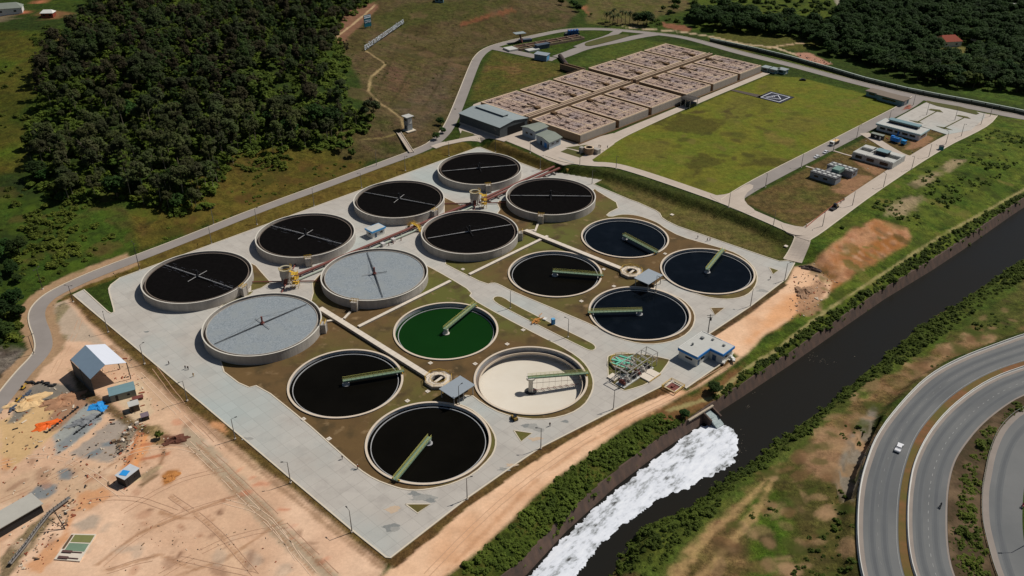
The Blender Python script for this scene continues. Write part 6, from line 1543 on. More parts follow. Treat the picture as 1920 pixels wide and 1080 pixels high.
for a_, b_ in (((-4, 1, 1.2), (3, -3, 2.0)), ((-3, -2, 1.2), (3.6, 1.6, 2.4)), ((-4.4, -.6, .9), (1, -4.6, 1.2)), ((-1, 3, 1.4), (2.6, -.8, 2.6)), ((-2.4, 2, 1.4), (.4, -2.4, 1.6))): mb.bar(a_, b_, .7, .5)
mb.build('conveyor', M_TURQ, t)
mb = MB(); rail_ring(mb, (0, 0), 4.7, .9, 1.0, R(60), R(300), 8, .06); mb.build('yellow_railing', M_YEL, t)
for k, (px, py, sx, sy, lab) in enumerate([(1150, 709, 3.2, 3.4, 'square pale inspection slab at the left tip of the grass island'), (1217, 705, 6.6, 5.2, 'pair of pale concrete lids with a yellow edge right of the white steel frame')]):
    t = thing('inspection_slab', lab, 'slab', (*W(px, py, 0), .16), R(45)); mb = MB(); mb.box((0, 0, .25), (sx, sy, .5)); mb.build('slab', M_CHAN, t)
    
    if k: mb = MB(); mb.box((0, -sy / 2 - .05, .5), (sx, .1, .3)); mb.build('yellow_edge', M_YEL, t); mb = MB(); mb.box((0, 0, .53), (.14, sy * .9, .06)); mb.build('joint', M_DARKM, t)
t = thing('dark_frame_pit', 'dark rectangular pit frame at the near end of the white steel frame', 'pit', (*W(1171, 708, 0), .16), R(45))
mb = MB(); mb.ring((0, 0), 2.6, 3.2, 0, .3, 4); mb.build('rim', M_DARKM, t); mb = MB(); mb.box((0, 0, .12), (3.4, 3.4, .1), R(45)); mb.build('cover', M_HALL, t)
t = thing('railed_pit', 'small square pit with yellow railing cut into the verge beside the dirt road', 'pit', (*W(1262, 727, 0), 0), R(45))
mb = MB(); mb.ring((0, 0), 2.6, 3.2, -.2, .5, 4, R(45), R(405)); mb.build('curb', M_CHAN, t); mb = MB(); mb.box((0, 0, .2), (3.7, 3.7, .1)); mb.box((.3, .2, .5), (1.6, .9, .6)); mb.build('pit_floor', M_RUST, t)
mb = MB(); rail_ring(mb, (0, 0), 4.0, .2, 1.1, R(45), R(405), 4, .09); mb.build('yellow_railing', M_YEL, t)
# bins, pallets, covers
t = thing('blue_cabin', 'bright blue portable toilet on the grassy median', 'toilet', (*W(1037, 608, 0), .16), R(20))
mb = MB(); mb.box((0, 0, 1.1), (1.25, 1.25, 2.2)); mb.build('body', M_BLUE, t); mb = MB(); mb.box((0, 0, 2.3), (1.35, 1.35, .2)); mb.build('roof', M_LBLUE, t); mb = MB(); mb.box((.0, -.64, 1.0), (.8, .05, 1.8)); mb.build('door', M_LBLUE, t)
t = thing('timber_stack', 'loose heap of orange timber boards and white sheets on the grassy median', 'timber', (*W(1009, 601, 0), .16), R(45))
M_WOOD = mat('fresh_timber', srgb(188, 130, 66), .8, .15, 1); mb = MB(); rnd = random.Random(9)
for k in range(18): mb.box((rnd.uniform(-2.6, 2.6), rnd.uniform(-1.2, 1.2), .08 + .05 * k), (rnd.uniform(2, 3.6), .28, .08), rnd.gauss(0, .25) + (1.57 if k % 3 == 0 else 0))
mb.build('board', M_WOOD, t); mb = MB(); mb.box((2.2, -1.6, .3), (1.6, 1.3, .5), .3); mb.build('white_sheet', M_WHITE, t)
t = thing('teal_bin', 'teal waste drum beside the outer service road near the car park', 'bin', G(1764, 281), 0)
mb = MB(); mb.cyl((0, 0), 1.3, 0, 2.2, 16); mb.build('drum', mat('teal_plastic', srgb(40, 118, 130), .6, .1, 1), t); mb = MB(); mb.cyl((0, 0), 1.4, 2.2, 2.4, 16); mb.build('lid', M_DARKM, t)
def cover(px, py, lab, z=.16, s=1.4):
    q = W(px, py, z)
    t = thing('utility_cover', lab, 'cover', (*q, z), R(45), 'concrete utility covers in the turf')
    mb = MB(); mb.box((0, 0, .08), (s, s, .2)); mb.build('slab', M_CHAN, t); mb = MB(); mb.box((0, 0, .19), (s * .35, s * .35, .03)); mb.build('lid', M_TANK, t)
for px, py, lab in [(807, 681, 'small square cover just below the green basin, nearest the left octagonal chamber'), (891, 682.5, 'small square cover between the green basin and the emptied basin'), (981, 619, 'small square cover in the turf to the right of the green basin'),
                    (951, 645.5, 'small square cover in pale disturbed turf above the emptied basin'), (764, 752, 'small square cover above the nearest black basin'), (802, 734, 'small white cover below the left octagonal chamber wall'),
                    (569, 786, 'small square cover on the turf edge below the leftmost black basin'), (617, 823, 'small square cover on the edge of the big concrete yard near the nearest black basin'),
                    (1090, 565, 'small square cover left of the basin nearest the L shaped building'), (1132, 505, 'small square cover beside the end of the right pointing bridge of the black basin'), (1151, 537, 'small square cover left of the right pump shelter'),
                    (1247, 476, 'small pale cover between the two farthest dark basins'), (868, 505, 'pale square cover at the edge of the central road by the black tank')]:
    cover(px, py, lab)
for px, py, lab in [(1260, 403, 'pale square cover on the slope above the far dark basin'), (1474, 462, 'pale square cover near the rounded corner of the slope by the junction')]:
    q = G(px, py); t = thing('utility_cover', lab, 'cover', q, R(45), 'concrete utility covers in the turf'); mb = MB(); mb.box((0, 0, .1), (1.6, 1.6, .4)); mb.build('slab', M_CHAN, t)
# ------------------------------------------------------------ lamp posts
M_POLE = mat('galvanised_post', srgb(120, 118, 114), .6, .1, 1)
M_POLED = mat('dark_post', srgb(62, 58, 56), .7, .1, 1)
def mk_post(h, heads, dark=False):
    m = M_POLED if dark else M_POLE
    def build(label, group, loc, rz=0):
        t = thing('lamp_post', label, 'lamp post', loc, rz, group)
        mb = MB(); mb.tube((0, 0, 0), (0, 0, h), .17, .09, 8); mb.build('post', m, t)
        mb = MB(); mb.box((0, 0, .1), (.6, .6, .4)); mb.build('base', M_CHAN, t)
        for k in range(heads):
            a = 2 * math.pi * k / heads; mb = MB(); mb.tube((0, 0, h - .1), (1.3 * math.cos(a), 1.3 * math.sin(a), h + .2), .05, n=5); mb.box((1.5 * math.cos(a), 1.5 * math.sin(a), h + .22), (.75, .3, .14), a); mb.build('lamp_head', M_DARKM if not dark else M_POLED, t)
        return t
    return build
protos = {}
def post(px, py, lab, h=8.2, heads=1, dark=False, group='lamp posts around the works', z=None):
    loc = G(px, py) if z is None else (*W(px, py, z), z)
    key = (h, heads, dark); rz = random.uniform(0, 6.2)
    if key in protos: dup(protos[key], loc, rz, lab, group)
    else: protos[key] = mk_post(h, heads, dark)(lab, group, loc, rz)
near = [(203, 623, 'lamp post on the south west yard edge, nearest the left end of the yard'), (271, 682, 'lamp post on the yard edge beside the big open shed'), (351, 751, 'lamp post on the yard edge between the shed and the brown spoil heap'),
        (441, 823, 'lamp post on the yard edge above the brown spoil heap'), (545, 905, 'lamp post on the yard edge halfway between the spoil heap and the near corner'), (660, 997, 'lamp post on the yard edge closest to the near corner of the slab')]
for px, py, lab in near: post(px, py, lab, z=.2)
for px, py, lab in [(876, 936, 'lamp post on the dirt road verge nearest the near corner of the slab'), (1014, 841, 'lamp post on the dirt road verge next to the small turf triangle'), (1150, 767, 'lamp post on the verge in front of the steel frame island'),
                    (1407, 574, 'lamp post at the verge right of the blue trimmed L shaped building'), (1471, 526, 'lamp post at the verge closest to the junction spoil heap'),
                    (957, 578, 'lamp post at the left end of the grassy median'), (1065, 632, 'lamp post near the right end of the grassy median'), (1229, 549, 'lamp post in front of the right pump shelter'), (861, 760, 'lamp post in front of the left pump shelter')]:
    post(px, py, lab, z=.1)
for px, py, lab in [(706, 311, 'lamp post by the perimeter road below the hill steps'), (678, 352, 'lamp post on the slab edge behind the tank second from the top left'), (760, 320, 'lamp post on the perimeter slope right of the hill steps'), (842, 292, 'lamp post on the slope left of the farthest tank'),
                    (994, 287, 'lamp post with box in front of the laboratory'), (1013, 317, 'lamp post on the slab just right of the farthest tank'), (1087, 310, 'lamp post at the corner of the junction apron'), (1110, 345, 'lamp post at the slab corner right of the valve pit'),
                    (589, 386, 'lamp post by the perimeter road behind the second black tank'), (482, 421, 'lamp post on the grass strip left of the second black tank'), (401, 421, 'lamp post on the far kerb of the perimeter road, behind the leftmost tank'), (397, 457, 'lamp post on the grass strip above the leftmost tank'),
                    (1155, 317, 'lamp post at the top of the slope by the helipad field corner'), (1366, 389, 'lamp post at the fork of the roads above the slope'), (1450, 423, 'lamp post on the slope road nearest the junction'),
                    (1435, 351, 'lamp post on the field road closest to the fork'), (1502, 314, 'lamp post on the field road beside the grey unfinished building'), (1562, 284, 'lamp post on the field road in front of the lorry'), (1606, 259, 'lamp post on the field road beside the dark site cabin'),
                    (1666, 230, 'lamp post on the field road at the corner of the office lawn'), (1712, 198, 'lamp post at the top end of the field road'),
                    (1542, 425, 'lamp post on the outer road nearest the junction'), (1598, 386, 'lamp post on the outer road just past the tractor'), (1656, 352, 'lamp post on the outer road below the brown lot'), (1709, 318, 'lamp post on the outer road below the roofless building'),
                    (1741, 295, 'lamp post on the outer road near the teal drum'), (1773, 271, 'lamp post on the outer road at the lawn corner'), (1802, 256, 'lamp post on the outer road at the parking entrance'), (1737, 216, 'lamp post inside the car park by the upper islet'),
                    (1790, 226, 'lamp post inside the car park by the second islet'), (1839, 234, 'lamp post at the right corner of the car park'), (1856, 219, 'lamp post by the gate at the end of the car park')]:
    post(px, py, lab, 7.6 if px > 1000 else 8.2)
for px, py, lab, h in [(262, 506, 'tall mast on the grass strip left of the leftmost tank', 13), (80, 542, 'tall mast at the bend of the perimeter road, left of the gate', 9.5), (929, 285, 'tall mast standing in front of the dark workshop hall', 13), (137, 566, 'mast by the yard gate', 7.5), (64, 664, 'mast outside the lower bend of the perimeter road', 8)]:
    post(px, py, lab, h, 2, True, 'tall masts')
# transformer pole and timber pole in the yard
t = thing('utility_pole', 'concrete power pole with crossarms behind the L shaped blue trimmed building', 'power pole', (*W(1327, 627, 0), 0), R(10))
mb = MB(); mb.tube((0, 0, 0), (0, 0, 9), .2, .14, 8); mb.build('post', M_POLED, t); mb = MB(); mb.box((0, 0, 8.6), (2.6, .15, .15)); mb.box((0, 0, 7.7), (2.0, .15, .15)); mb.build('crossarm', M_POLED, t); mb = MB(); mb.cyl((.5, .2), .35, 6.2, 7.2, 10); mb.build('transformer', M_DARKM, t)
c = G(122, 992); t = thing('leaning_pole', 'leaning dark pole with two stays beside the conveyor line in the sandy yard', 'pole', c)
mb = MB(); mb.tube((0, 0, 0), (-2.0, 1.0, 6.5), .16, .12, 7); mb.tube((0, 0, 0), (-4.6, .8, 3.4), .1, n=6); mb.build('pole', M_POLED, t)
# ------------------------------------------------------------ sandy yard
M_SHEDW = mat('white_sheet_roof', srgb(214, 218, 228), .5, .04, .5, sc3=(3, .3, 1, R(-55)))
M_SHEDG = mat('blue_grey_sheet_roof', srgb(118, 136, 152), .5, .05, .5)
rc = [G(133, 671)]
HS = 7.0
E_ = [W(160, 649, HS + 1.6), W(198, 682, HS + 1.6)]          # ridge ends
RL = [W(132, 674, HS), W(169, 711, HS)]                      # grey side eaves
RR_ = [W(198, 645, HS), W(237, 682, HS)]                     # white side eaves
t = thing('open_shed', 'large open sided shed with a white and blue grey sheet roof casting a black shadow', 'shed', (*E_[1], 0)); o_ = t.location
def slab4(a, b, c_, d, z, th=.12):
    mb = MB(); mb.v = [(*a[:2], a[2]), (*b[:2], b[2]), (*c_[:2], c_[2]), (*d[:2], d[2])]; mb.v += [(x, y, zz - th) for x, y, zz in mb.v]
    mb.f = [(0, 1, 2, 3), (7, 6, 5, 4), (0, 4, 5, 1), (1, 5, 6, 2), (2, 6, 7, 3), (3, 7, 4, 0)]; return mb
r0, r1 = (*W(160, 647, HS + 2), HS + 2), (*W(198, 682, HS + 2), HS + 2)
r1 = (*W(197, 684, HS + 2), HS + 2)
g0_, g1_ = (*W(132, 674, HS), HS), (*W(169, 711, HS), HS)
w0_, w1_ = (*W(197, 645, HS), HS), (*W(237, 680, HS), HS)
slab4(r0, g0_, g1_, r1, 0).build('roof', M_SHEDG, t, off=o_); slab4(r0, r1, w1_, w0_, 0).build('roof', M_SHEDW, t, off=o_)
for a_ in (g0_, g1_, w0_, w1_, [(g0_[i] + g1_[i]) / 2 for i in (0, 1)], [(w0_[i] + w1_[i]) / 2 for i in (0, 1)]): mb = MB(); mb.tube((a_[0], a_[1], 0), (a_[0], a_[1], HS - .1), .16, n=7); mb.build('post', M_DARKM, t, off=o_)
mb = MB(); mb.bar((g0_[0], g0_[1], 3.2), (g1_[0], g1_[1], 3.2), .1, 6.4); mb.build('back_wall', M_HALL, t, off=o_)
def cabin(px, py, sx, sy, h, rz, lab, wm, rm, name='site_cabin', ridge=False, cat='cabin'):
    c = G(px, py); t = thing(name, lab, cat, c, rz); mb = MB(); mb.box((0, 0, h / 2), (sx, sy, h)); mb.build('wall', wm, t)
    mb = MB()
    if ridge:
        for s in (1, -1): mb.box((0, s * sy * .26, h + .25), (sx + .3, sy * .55, .12), 0, (R(-9 * s), 'X'))
    else: mb.box((0, 0, h + .08), (sx + .4, sy + .4, .16))
    mb.build('roof', rm, t); wins(t, [(sx * .2, -sy / 2 - .03, h * .55, .9, .06, .7)]); wins(t, [(-sx * .25, -sy / 2 - .03, h * .42, .8, .06, h * .8)], M_DARKM, 'door'); return t
cabin(231, 741, 8.2, 5.0, 2.7, R(28), 'grey site office with a two part sheet roof below the open shed', M_GROOF, M_TEAL, ridge=True)
cabin(259, 749, 3.2, 1.5, .9, R(30), 'low rust brown container right of the grey site office', M_RUST, M_RUST, 'rusty_container', cat='container')
cabin(253, 768, 3.0, 2.8, 2.6, R(30), 'tiny hut with a pale square roof below the grey site office', M_DARKW, M_FLAT, 'small_hut', cat='hut')
cabin(273, 785, 2.2, 2.2, 1.6, R(30), 'dark tarpaulined crate right below the tiny hut', M_DARKM, mat('mauve_sheet', srgb(120, 104, 112), .8, .1, 1), 'covered_crate', cat='crate')
t = cabin(243, 900, 5.4, 3.8, 3.2, R(62), 'makeshift lean to shelter with a blue and white tarpaulin roof in the open sand', M_DARKM, mat('white_blue_tarp', srgb(188, 192, 196), .7, .1, .6), 'tarp_shelter', cat='shelter')
mb = MB(); mb.box((-.8, .2, 3.42), (2.2, 2.4, .08), .3); mb.build('blue_patch', mat('bright_blue_tarp', srgb(44, 144, 214), .6, .1, 1), t)
# big grey roofed hall cut by the left edge
c = G(2, 1010); t = thing('long_grey_roof', 'long pale grey roofed store cut off by the left edge beside the conveyor line', 'shed', c, R(52))
mb = MB(); mb.box((0, 3.6, 3.2), (26, 7, .2)); mb.build('roof', mat('dusty_roof', srgb(176, 172, 162), .8, .06, .4), t); mb = MB(); mb.box((0, 3.6, 1.6), (25, 6.2, 3.1)); mb.build('wall', M_DARKM, t)
# conveyor / walkway line
pts = [G(*q) for q in ((20, 1062), (50, 1025), (75, 990), (95, 965), (132, 937))]
t = thing('conveyor_line', 'long cluttered grey conveyor running diagonally above an orange bank in the sandy yard', 'conveyor', pts[0]); o_ = t.location
mb = MB()
for a_, b_ in zip(pts, pts[1:]): mb.bar((a_[0], a_[1], a_[2] + 1.0), (b_[0], b_[1], b_[2] + 1.0), 1.1, .3)
mb.build('belt', mat('belt_grey', srgb(132, 126, 120), .8, .2, 1.5), t, off=o_)
mb = MB(); rnd = random.Random(3)
for a_, b_ in zip(pts, pts[1:]):
    for k in range(5): f_ = k / 5; q = [a_[i] + (b_[i] - a_[i]) * f_ for i in range(3)]; mb.tube((q[0], q[1], q[2]), (q[0], q[1], q[2] + 1.9), .08, n=5)
    mb.bar((a_[0] + .6, a_[1], a_[2] + 1.8), (b_[0] + .6, b_[1], b_[2] + 1.8), .08, .08)
mb.build('frame', M_DARKM, t, off=o_)
# twin rectangular settling basins
c4 = [G(*q)[:2] for q in ((135, 1002), (181, 1003), (150, 1054), (102, 1050))]
t = thing('settling_tank', 'pair of rectangular settling tanks with murky green water and brown sludge paddles', 'tank', (*c4[0], 0)); o_ = t.location
mb = MB(); mb.prism(c4, -.3, .35); mb.build('concrete_base', M_CHAN, t, off=o_)
def sub(u0, u1, v0, v1):
    f = lambda u, v: tuple((c4[0][i] * (1 - u) + c4[1][i] * u) * (1 - v) + (c4[3][i] * (1 - u) + c4[2][i] * u) * v for i in (0, 1))
    return [f(u0, v0), f(u1, v0), f(u1, v1), f(u0, v1)]
for nm, a_, col in (('water', (.17, .97, .05, .33), (124, 124, 78)), ('water', (.17, .95, .37, .66), (118, 140, 118)), ('channel', (.02, .12, .05, .6), (100, 80, 60))):
    mb = MB(); mb.prism(sub(*a_), .3, .4); mb.build(nm, mat('murky_%d' % col[0], srgb(*col), .25, .1, .5), t, off=o_)
mb = MB()
for v in (.71, .93):
    p = sub(.12, .5, v - .04, v + .04); mb.prism(p, .4, .7); p = sub(.5, .9, v - .012, v + .012); mb.prism(p, .4, .6)
mb.build('sludge_paddle', mat('paddle_brown', srgb(96, 70, 66), .9, .1, 1), t, off=o_)
# tarpaulins, heaps
def heap(px, py, rx, ry, h, rz, m, name, lab, cat, seed=1, n=22):
    c = G(px, py); rnd = random.Random(seed); mb = MB(); rows = 7; n = 34; V = []
    for j in range(rows):
        f = j / (rows - 1); rr = math.cos(f * math.pi / 2) ** .7
        for k in range(n):
            a_ = 2 * math.pi * k / n; w_ = 1 + (.2 * math.sin(3 * a_ + seed) + .16 * math.sin(5 * a_ + seed * 2) + .1 * math.sin(9 * a_ + seed)) * (1 - f * .5) + rnd.uniform(-.09, .09)
            V.append((rx * rr * w_ * math.cos(a_), ry * rr * w_ * math.sin(a_), h * (f ** 1.1) * (.75 + .3 * math.sin(2 * a_ + seed)) + (rnd.uniform(-.16, .16) * h if j else -.2)))
    mb.v = V; mb.f = [(j * n + k, j * n + (k + 1) % n, (j + 1) * n + (k + 1) % n, (j + 1) * n + k) for j in range(rows - 1) for k in range(n)] + [tuple((rows - 1) * n + k for k in range(n))]
    o = mb.build(name, m); o.location = c; o.rotation_euler = (0, 0, rz); tag(o, lab, cat); return o
heap(88, 797, 4.4, 2.2, .7, R(38), mat('orange_tarp', srgb(230, 104, 36), .6, .12, .7), 'orange_tarpaulin', 'crumpled bright orange tarpaulin on the sandy yard', 'tarpaulin', 2)
heap(184, 763, 3.4, 2.4, .7, R(-10), mat('bright_blue_tarp', srgb(44, 144, 214), .6, .1, 1), 'blue_tarpaulin', 'crumpled bright blue tarpaulin at the top of the grey gravel bed', 'tarpaulin', 3)
heap(331, 825, 4.2, 2.0, 1.1, R(25), mat('dark_red_soil', srgb(104, 66, 52), .95, .15, .8), 'brown_spoil_heap', 'dark reddish brown spoil heap in the sandy yard below the yard lamp posts', 'soil heap', 4)
heap(160, 790, 5.2, 2.6, .9, R(30), mat('grey_gravel', srgb(128, 130, 132), .95, .15, 1.5), 'gravel_heap', 'grey gravel heap lying in the middle of the bed between two dotted kerbs', 'gravel heap', 5)
heap(52, 755, 6.5, 4.2, 1.3, R(30), mat('pale_sand', srgb(216, 182, 134), .95, .1, .5), 'sand_heap', 'broad pale sand heap left of the orange tarpaulin', 'sand heap', 6)
heap(116, 752, 6.6, 4.0, 1.0, R(38), mat('brown_sand', srgb(168, 126, 96), .95, .12, .6), 'sand_heap', 'long brown sand heap above the orange tarpaulin', 'sand heap', 7)
heap(321, 894, 2.6, 1.9, .5, R(45), mat('ochre_sand', srgb(182, 122, 66), .95, .1, .6), 'sand_heap', 'small ochre sand heap right of the tarpaulin shelter', 'sand heap', 8)
heap(1521, 504, 4.8, 1.8, 1.3, R(-30), mat('dark_rubble', srgb(96, 82, 74), .95, .2, 1.5), 'rubble_heap', 'dark rubble heap at the end of the junction above the dirt road', 'rubble', 9)
heap(1508, 548, 5.5, 3.5, 1.6, R(60), mat('dusty_rubble', srgb(156, 124, 98), .95, .2, 1), 'rubble_heap', 'pale broken rubble heap on the right side of the dirt road', 'rubble', 10)
heap(1735, 188 + 8, 1, 1, .1, 0, M_RUST, 'soil_patch', 'tiny reddish soil mound at the top end of the car park', 'soil heap', 11)
heap(1702, 202, 6.5, 2.0, .8, R(45), mat('red_earth', srgb(146, 92, 76), .95, .15, .6), 'soil_heap', 'reddish earth heap beside the field road above the car park', 'soil heap', 12)
# dotted kerb of stones: two lines of blocks
def stone_line(p0, p1, n_, lab):
    a_, b_ = Vector(G(*p0)), Vector(G(*p1)); t = thing('stone_row', lab, 'stones', a_)
    rnd = random.Random(n_)
    for k in range(n_):
        q = (b_ - a_) * (k / (n_ - 1)); mb = MB(); s = rnd.uniform(.5, .8); mb.box((0, 0, s / 3), (s, s * .8, s * .8), rnd.uniform(0, 3)); mb.build('stone', M_DARKM, t, (q.x, q.y, q.z))
stone_line((89, 811), (146, 765), 13, 'upper left row of dark stones edging the grey gravel bed')
stone_line((140, 814), (192, 776), 13, 'lower right row of dark stones edging the grey gravel bed')
t = thing('equipment_row', 'dark row of parked plant and scrap between the perimeter road and the sand heap', 'scrap', G(78, 719)); o_ = t.location
mb = MB(); rnd = random.Random(12)
for k in range(13): q = G(52 + k * 4.4 + rnd.uniform(-2, 2), 716 + k * .6 + rnd.uniform(-3, 3)); mb.box((q[0], q[1], q[2] + .3), (rnd.uniform(.5, 2.4), rnd.uniform(.3, 1.1), rnd.uniform(.3, 1.0)), rnd.uniform(-.6, .6))
mb.build('crates', M_DARKM, t, off=o_)
mb = MB()
for k in range(10): q = G(20 + k * 4, 772 - k * 4.0); mb.box((q[0], q[1], q[2] + .3), (rnd.uniform(1, 2), rnd.uniform(.5, 1), .6), rnd.uniform(0, 3))
mb.build('pipes', mat('slate_steel', srgb(78, 86, 100), .6, .1, 1), t, off=o_)
for px, py, lab in ((44, 729, 'small yellow digger left of the dark row of scrap'), (34, 752, 'small yellow dumper by the perimeter road below the digger')):
    t = thing('yellow_machine', lab, 'digger', G(px, py), R(30 + px)); t.scale = (.55, .55, .55); mb = MB(); mb.box((0, 0, 1.1), (2.4, 1.4, .9)); mb.bar((.8, 0, 1.4), (2.8, 0, 2.4), .3, .3); mb.bar((2.8, 0, 2.4), (3.6, 0, .6), .25, .25); mb.build('body', M_YEL, t)
    mb = MB(); mb.box((-.3, .1, 2.0), (1.0, 1.0, 1.0)); mb.build('cab', M_GLASS, t); 
    for s in (1, -1): mb = MB(); mb.box((0, s * .8, .4), (2.8, .4, .75)); mb.build('track', M_DARKM, t)
rock = random.Random(77); rx = []
t = thing('rubble_line', 'broken line of pale boulders along the track below the tiny hut', 'rubble', G(240, 800)); o_ = t.location
for k in range(20):
    f_ = k / 19; q = G(262 - 45 * f_ + rock.uniform(-4, 4), 788 + 45 * f_ + rock.uniform(-4, 4)); mb = MB(); s = rock.uniform(.5, 1.3); mb.box((0, 0, s * .3), (s, s * .8, s * .8), rock.uniform(0, 3), (rock.uniform(-.5, .5), 'X')); o = mb.build('boulder', (M_CHAN, M_RW, M_DARKW)[k % 3], t, (q[0] - o_[0], q[1] - o_[1], q[2] - o_[2]))
# loose stones, timber and scrap lying about
def litter(name, poly, n_, cols, seed, smin=.15, smax=.7, z=0):
    xy = [q[:2] for q in GP(poly)]; xs = [q[0] for q in xy]; ys = [q[1] for q in xy]; rn = random.Random(seed); ms = [MB() for _ in cols]; k = 0
    while k < n_:
        x, y = rn.uniform(min(xs), max(xs)), rn.uniform(min(ys), max(ys))
        if not inside(np.array([x]), np.array([y]), xy)[0]: continue
        k += 1; s_ = rn.uniform(smin, smax) * rn.uniform(.5, 1); ln = rn.choice((1, 1, 1, 1.6, 3)); ms[k % len(cols)].box((x, y, float(gz(x, y)) + s_ * .2), (s_ * ln, s_ * .8, s_ * .6), rn.uniform(0, 3.1), (rn.uniform(-.4, .4), 'X'))
    for m_, c in zip(ms, cols): o = m_.build(name, c); o['kind'] = 'stuff'
LC = [M_RW, M_DARKM, mat('pale_rubble', srgb(206, 190, 168), .9, .1, 1), mat('red_rubble', srgb(150, 84, 60), .9, .1, 1)]
litter('loose_debris', [(0, 760), (70, 715), (150, 730), (260, 790), (330, 830), (250, 920), (150, 960), (0, 1060)], 420, LC, 5)
litter('loose_debris', [(215, 700), (270, 700), (300, 770), (262, 800), (225, 760)], 60, LC, 6)
litter('loose_debris', [(180, 650), (245, 655), (250, 705), (215, 715), (190, 700)], 60, LC, 16)
litter('loose_debris', [(230, 810), (262, 790), (275, 800), (235, 870), (205, 860)], 120, LC, 7)
litter('loose_debris', [(60, 1010), (135, 935), (150, 950), (80, 1060), (30, 1079)], 110, LC, 8)
litter('loose_debris', [(1480, 520), (1530, 490), (1570, 530), (1530, 590), (1480, 600)], 160, LC, 9)
litter('loose_debris', [(220, 960), (520, 1000), (600, 1070), (200, 1070)], 90, LC, 10, .1, .4)
litter('loose_debris', [(1560, 285), (1600, 340), (1650, 330), (1720, 290), (1660, 250)], 90, LC, 11, .2, .7)
litter('loose_debris', [(1500, 100), (1560, 118), (1540, 128), (1490, 110)], 60, LC, 12, .3, 1)
# ------------------------------------------------------------ vehicles
M_CARW = mat('white_car_paint', srgb(224, 224, 226), .3, .02, 1, spec=.5); M_TYRE = mat('tyre_rubber', srgb(24, 24, 25), .8, .1, 1)
def car(loc, rz, lab, paint=None, group=None, L_=4.3):
    t = thing('car', lab, 'car', loc, rz, group); p = paint or M_CARW
    mb = MB(); prof = [(-2.15, .35), (-2.15, .78), (-1.95, .92), (-1.2, .98), (-.7, 1.42), (.75, 1.42), (1.25, .98), (1.95, .9), (2.15, .7), (2.15, .35)]
    mb.v = [(x * L_ / 4.3, y * (1 if z < 1.2 else .82), z) for y in (-.86, .86) for x, z in prof]; n_ = len(prof)
    mb.f = [tuple(range(n_)), tuple(range(2 * n_ - 1, n_ - 1, -1))] + [(i, n_ + i, n_ + (i + 1) % n_, (i + 1) % n_) for i in range(n_)]; mb.build('body', p, t)
    mb = MB(); mb.add([(-1.18, -.74, 1.0), (-1.18, .74, 1.0), (-.74, .66, 1.4), (-.74, -.66, 1.4)], [(0, 1, 2, 3)]); mb.add([(1.24, -.74, 1.0), (1.24, .74, 1.0), (.8, .66, 1.4), (.8, -.66, 1.4)], [(3, 2, 1, 0)])
    for v in range(len(mb.v)): mb.v[v] = (mb.v[v][0] * 1.01, mb.v[v][1], mb.v[v][2] + .02)
    for s in (1, -1): mb.add([(-1.0, s * .875, 1.0), (1.05, s * .875, 1.0), (.7, s * .74, 1.36), (-.65, s * .74, 1.36)], [(0, 1, 2, 3)])
    mb.build('windows', M_GLASS, t)
    for x in (-1.35, 1.35):
        for s in (1, -1): mb = MB(); mb.tube((x, s * .68, .32), (x, s * .89, .32), .32, n=14); mb.build('wheel', M_TYRE, t)
    for s in (1, -1): mb = MB(); mb.box((2.14, s * .62, .72), (.06, .3, .14)); mb.build('headlight', M_GLASS, t)
    return t
cl = W(1685, 842, HZ); a1 = W(1681, 850, HZ); a2 = W(1690, 833, HZ)
car((*cl, HZ + .02), math.atan2(a2[1] - a1[1], a2[0] - a1[0]), 'white car driving on the outer carriageway of the highway', L_=4.5)
fr = math.atan2(G(1560, 283)[1] - G(1530, 299)[1], G(1560, 283)[0] - G(1530, 299)[0])
car(G(1531.5, 295.5), fr, 'white car nearer the fork, first behind the lorry group on the field road', group='cars on the field road'); car(G(1548, 287), fr, 'white car between the lorry and the other white car on the field road', group='cars on the field road')
car(G(1505, 151), fr - .9, 'small dark car on the asphalt beyond the grey kiosks', M_DARKM)
def wheels(t, xs, y, r=.5):
    for x in xs:
        for s in (1, -1): mb = MB(); mb.tube((x, s * (y - .3), r), (x, s * y, r), r, n=12); mb.build('wheel', M_TYRE, t)
q = G(1564, 271); t = thing('lorry', 'lorry with a white cab and sandy load on the field road', 'lorry', q, fr + math.pi)
mb = MB(); mb.box((2.9, 0, 1.6), (1.9, 2.3, 2.1)); mb.build('cab', M_WHITE, t); mb = MB(); mb.box((3.86, 0, 1.9), (.06, 2.0, .9)); mb.build('windscreen', M_GLASS, t)
mb = MB(); mb.box((-.9, 0, 1.3), (5.2, 2.4, 1.3)); mb.build('load_bed', M_DARKM, t); mb = MB(); mb.box((-.9, 0, 2.1), (4.8, 2.1, .5)); mb.build('sand_load', mat('pale_sand', srgb(216, 182, 134), .95, .1, .5), t); wheels(t, (-2.6, -1.2, 2.8), 1.2)
q = G(1685, 269); t = thing('blue_pump_truck', 'bright blue pump lorry parked between the office and the roofless building', 'lorry', q, fr - math.pi / 2 - .05)
mb = MB(); mb.box((-2.4, 0, 1.9), (5.0, 2.4, 2.2)); mb.box((-4.2, .3, 3.1), (1.8, 1.6, .7)); mb.build('body', mat('bright_blue_steel', srgb(28, 116, 196), .5, .08, 1), t); mb = MB(); mb.box((2.6, 0, 1.7), (2.6, 2.3, 2.0)); mb.build('cab', mat('cyan_blue_steel', srgb(40, 140, 200), .5, .08, 1), t)
mb = MB(); mb.box((3.93, 0, 2.0), (.06, 1.9, .8)); mb.build('windscreen', M_GLASS, t); mb = MB(); mb.bar((-3, 0, 3.2), (1.6, .4, 3.1), .4, .35); mb.build('boom', M_LBLUE, t); wheels(t, (-4, -2.6, 2.6), 1.2)
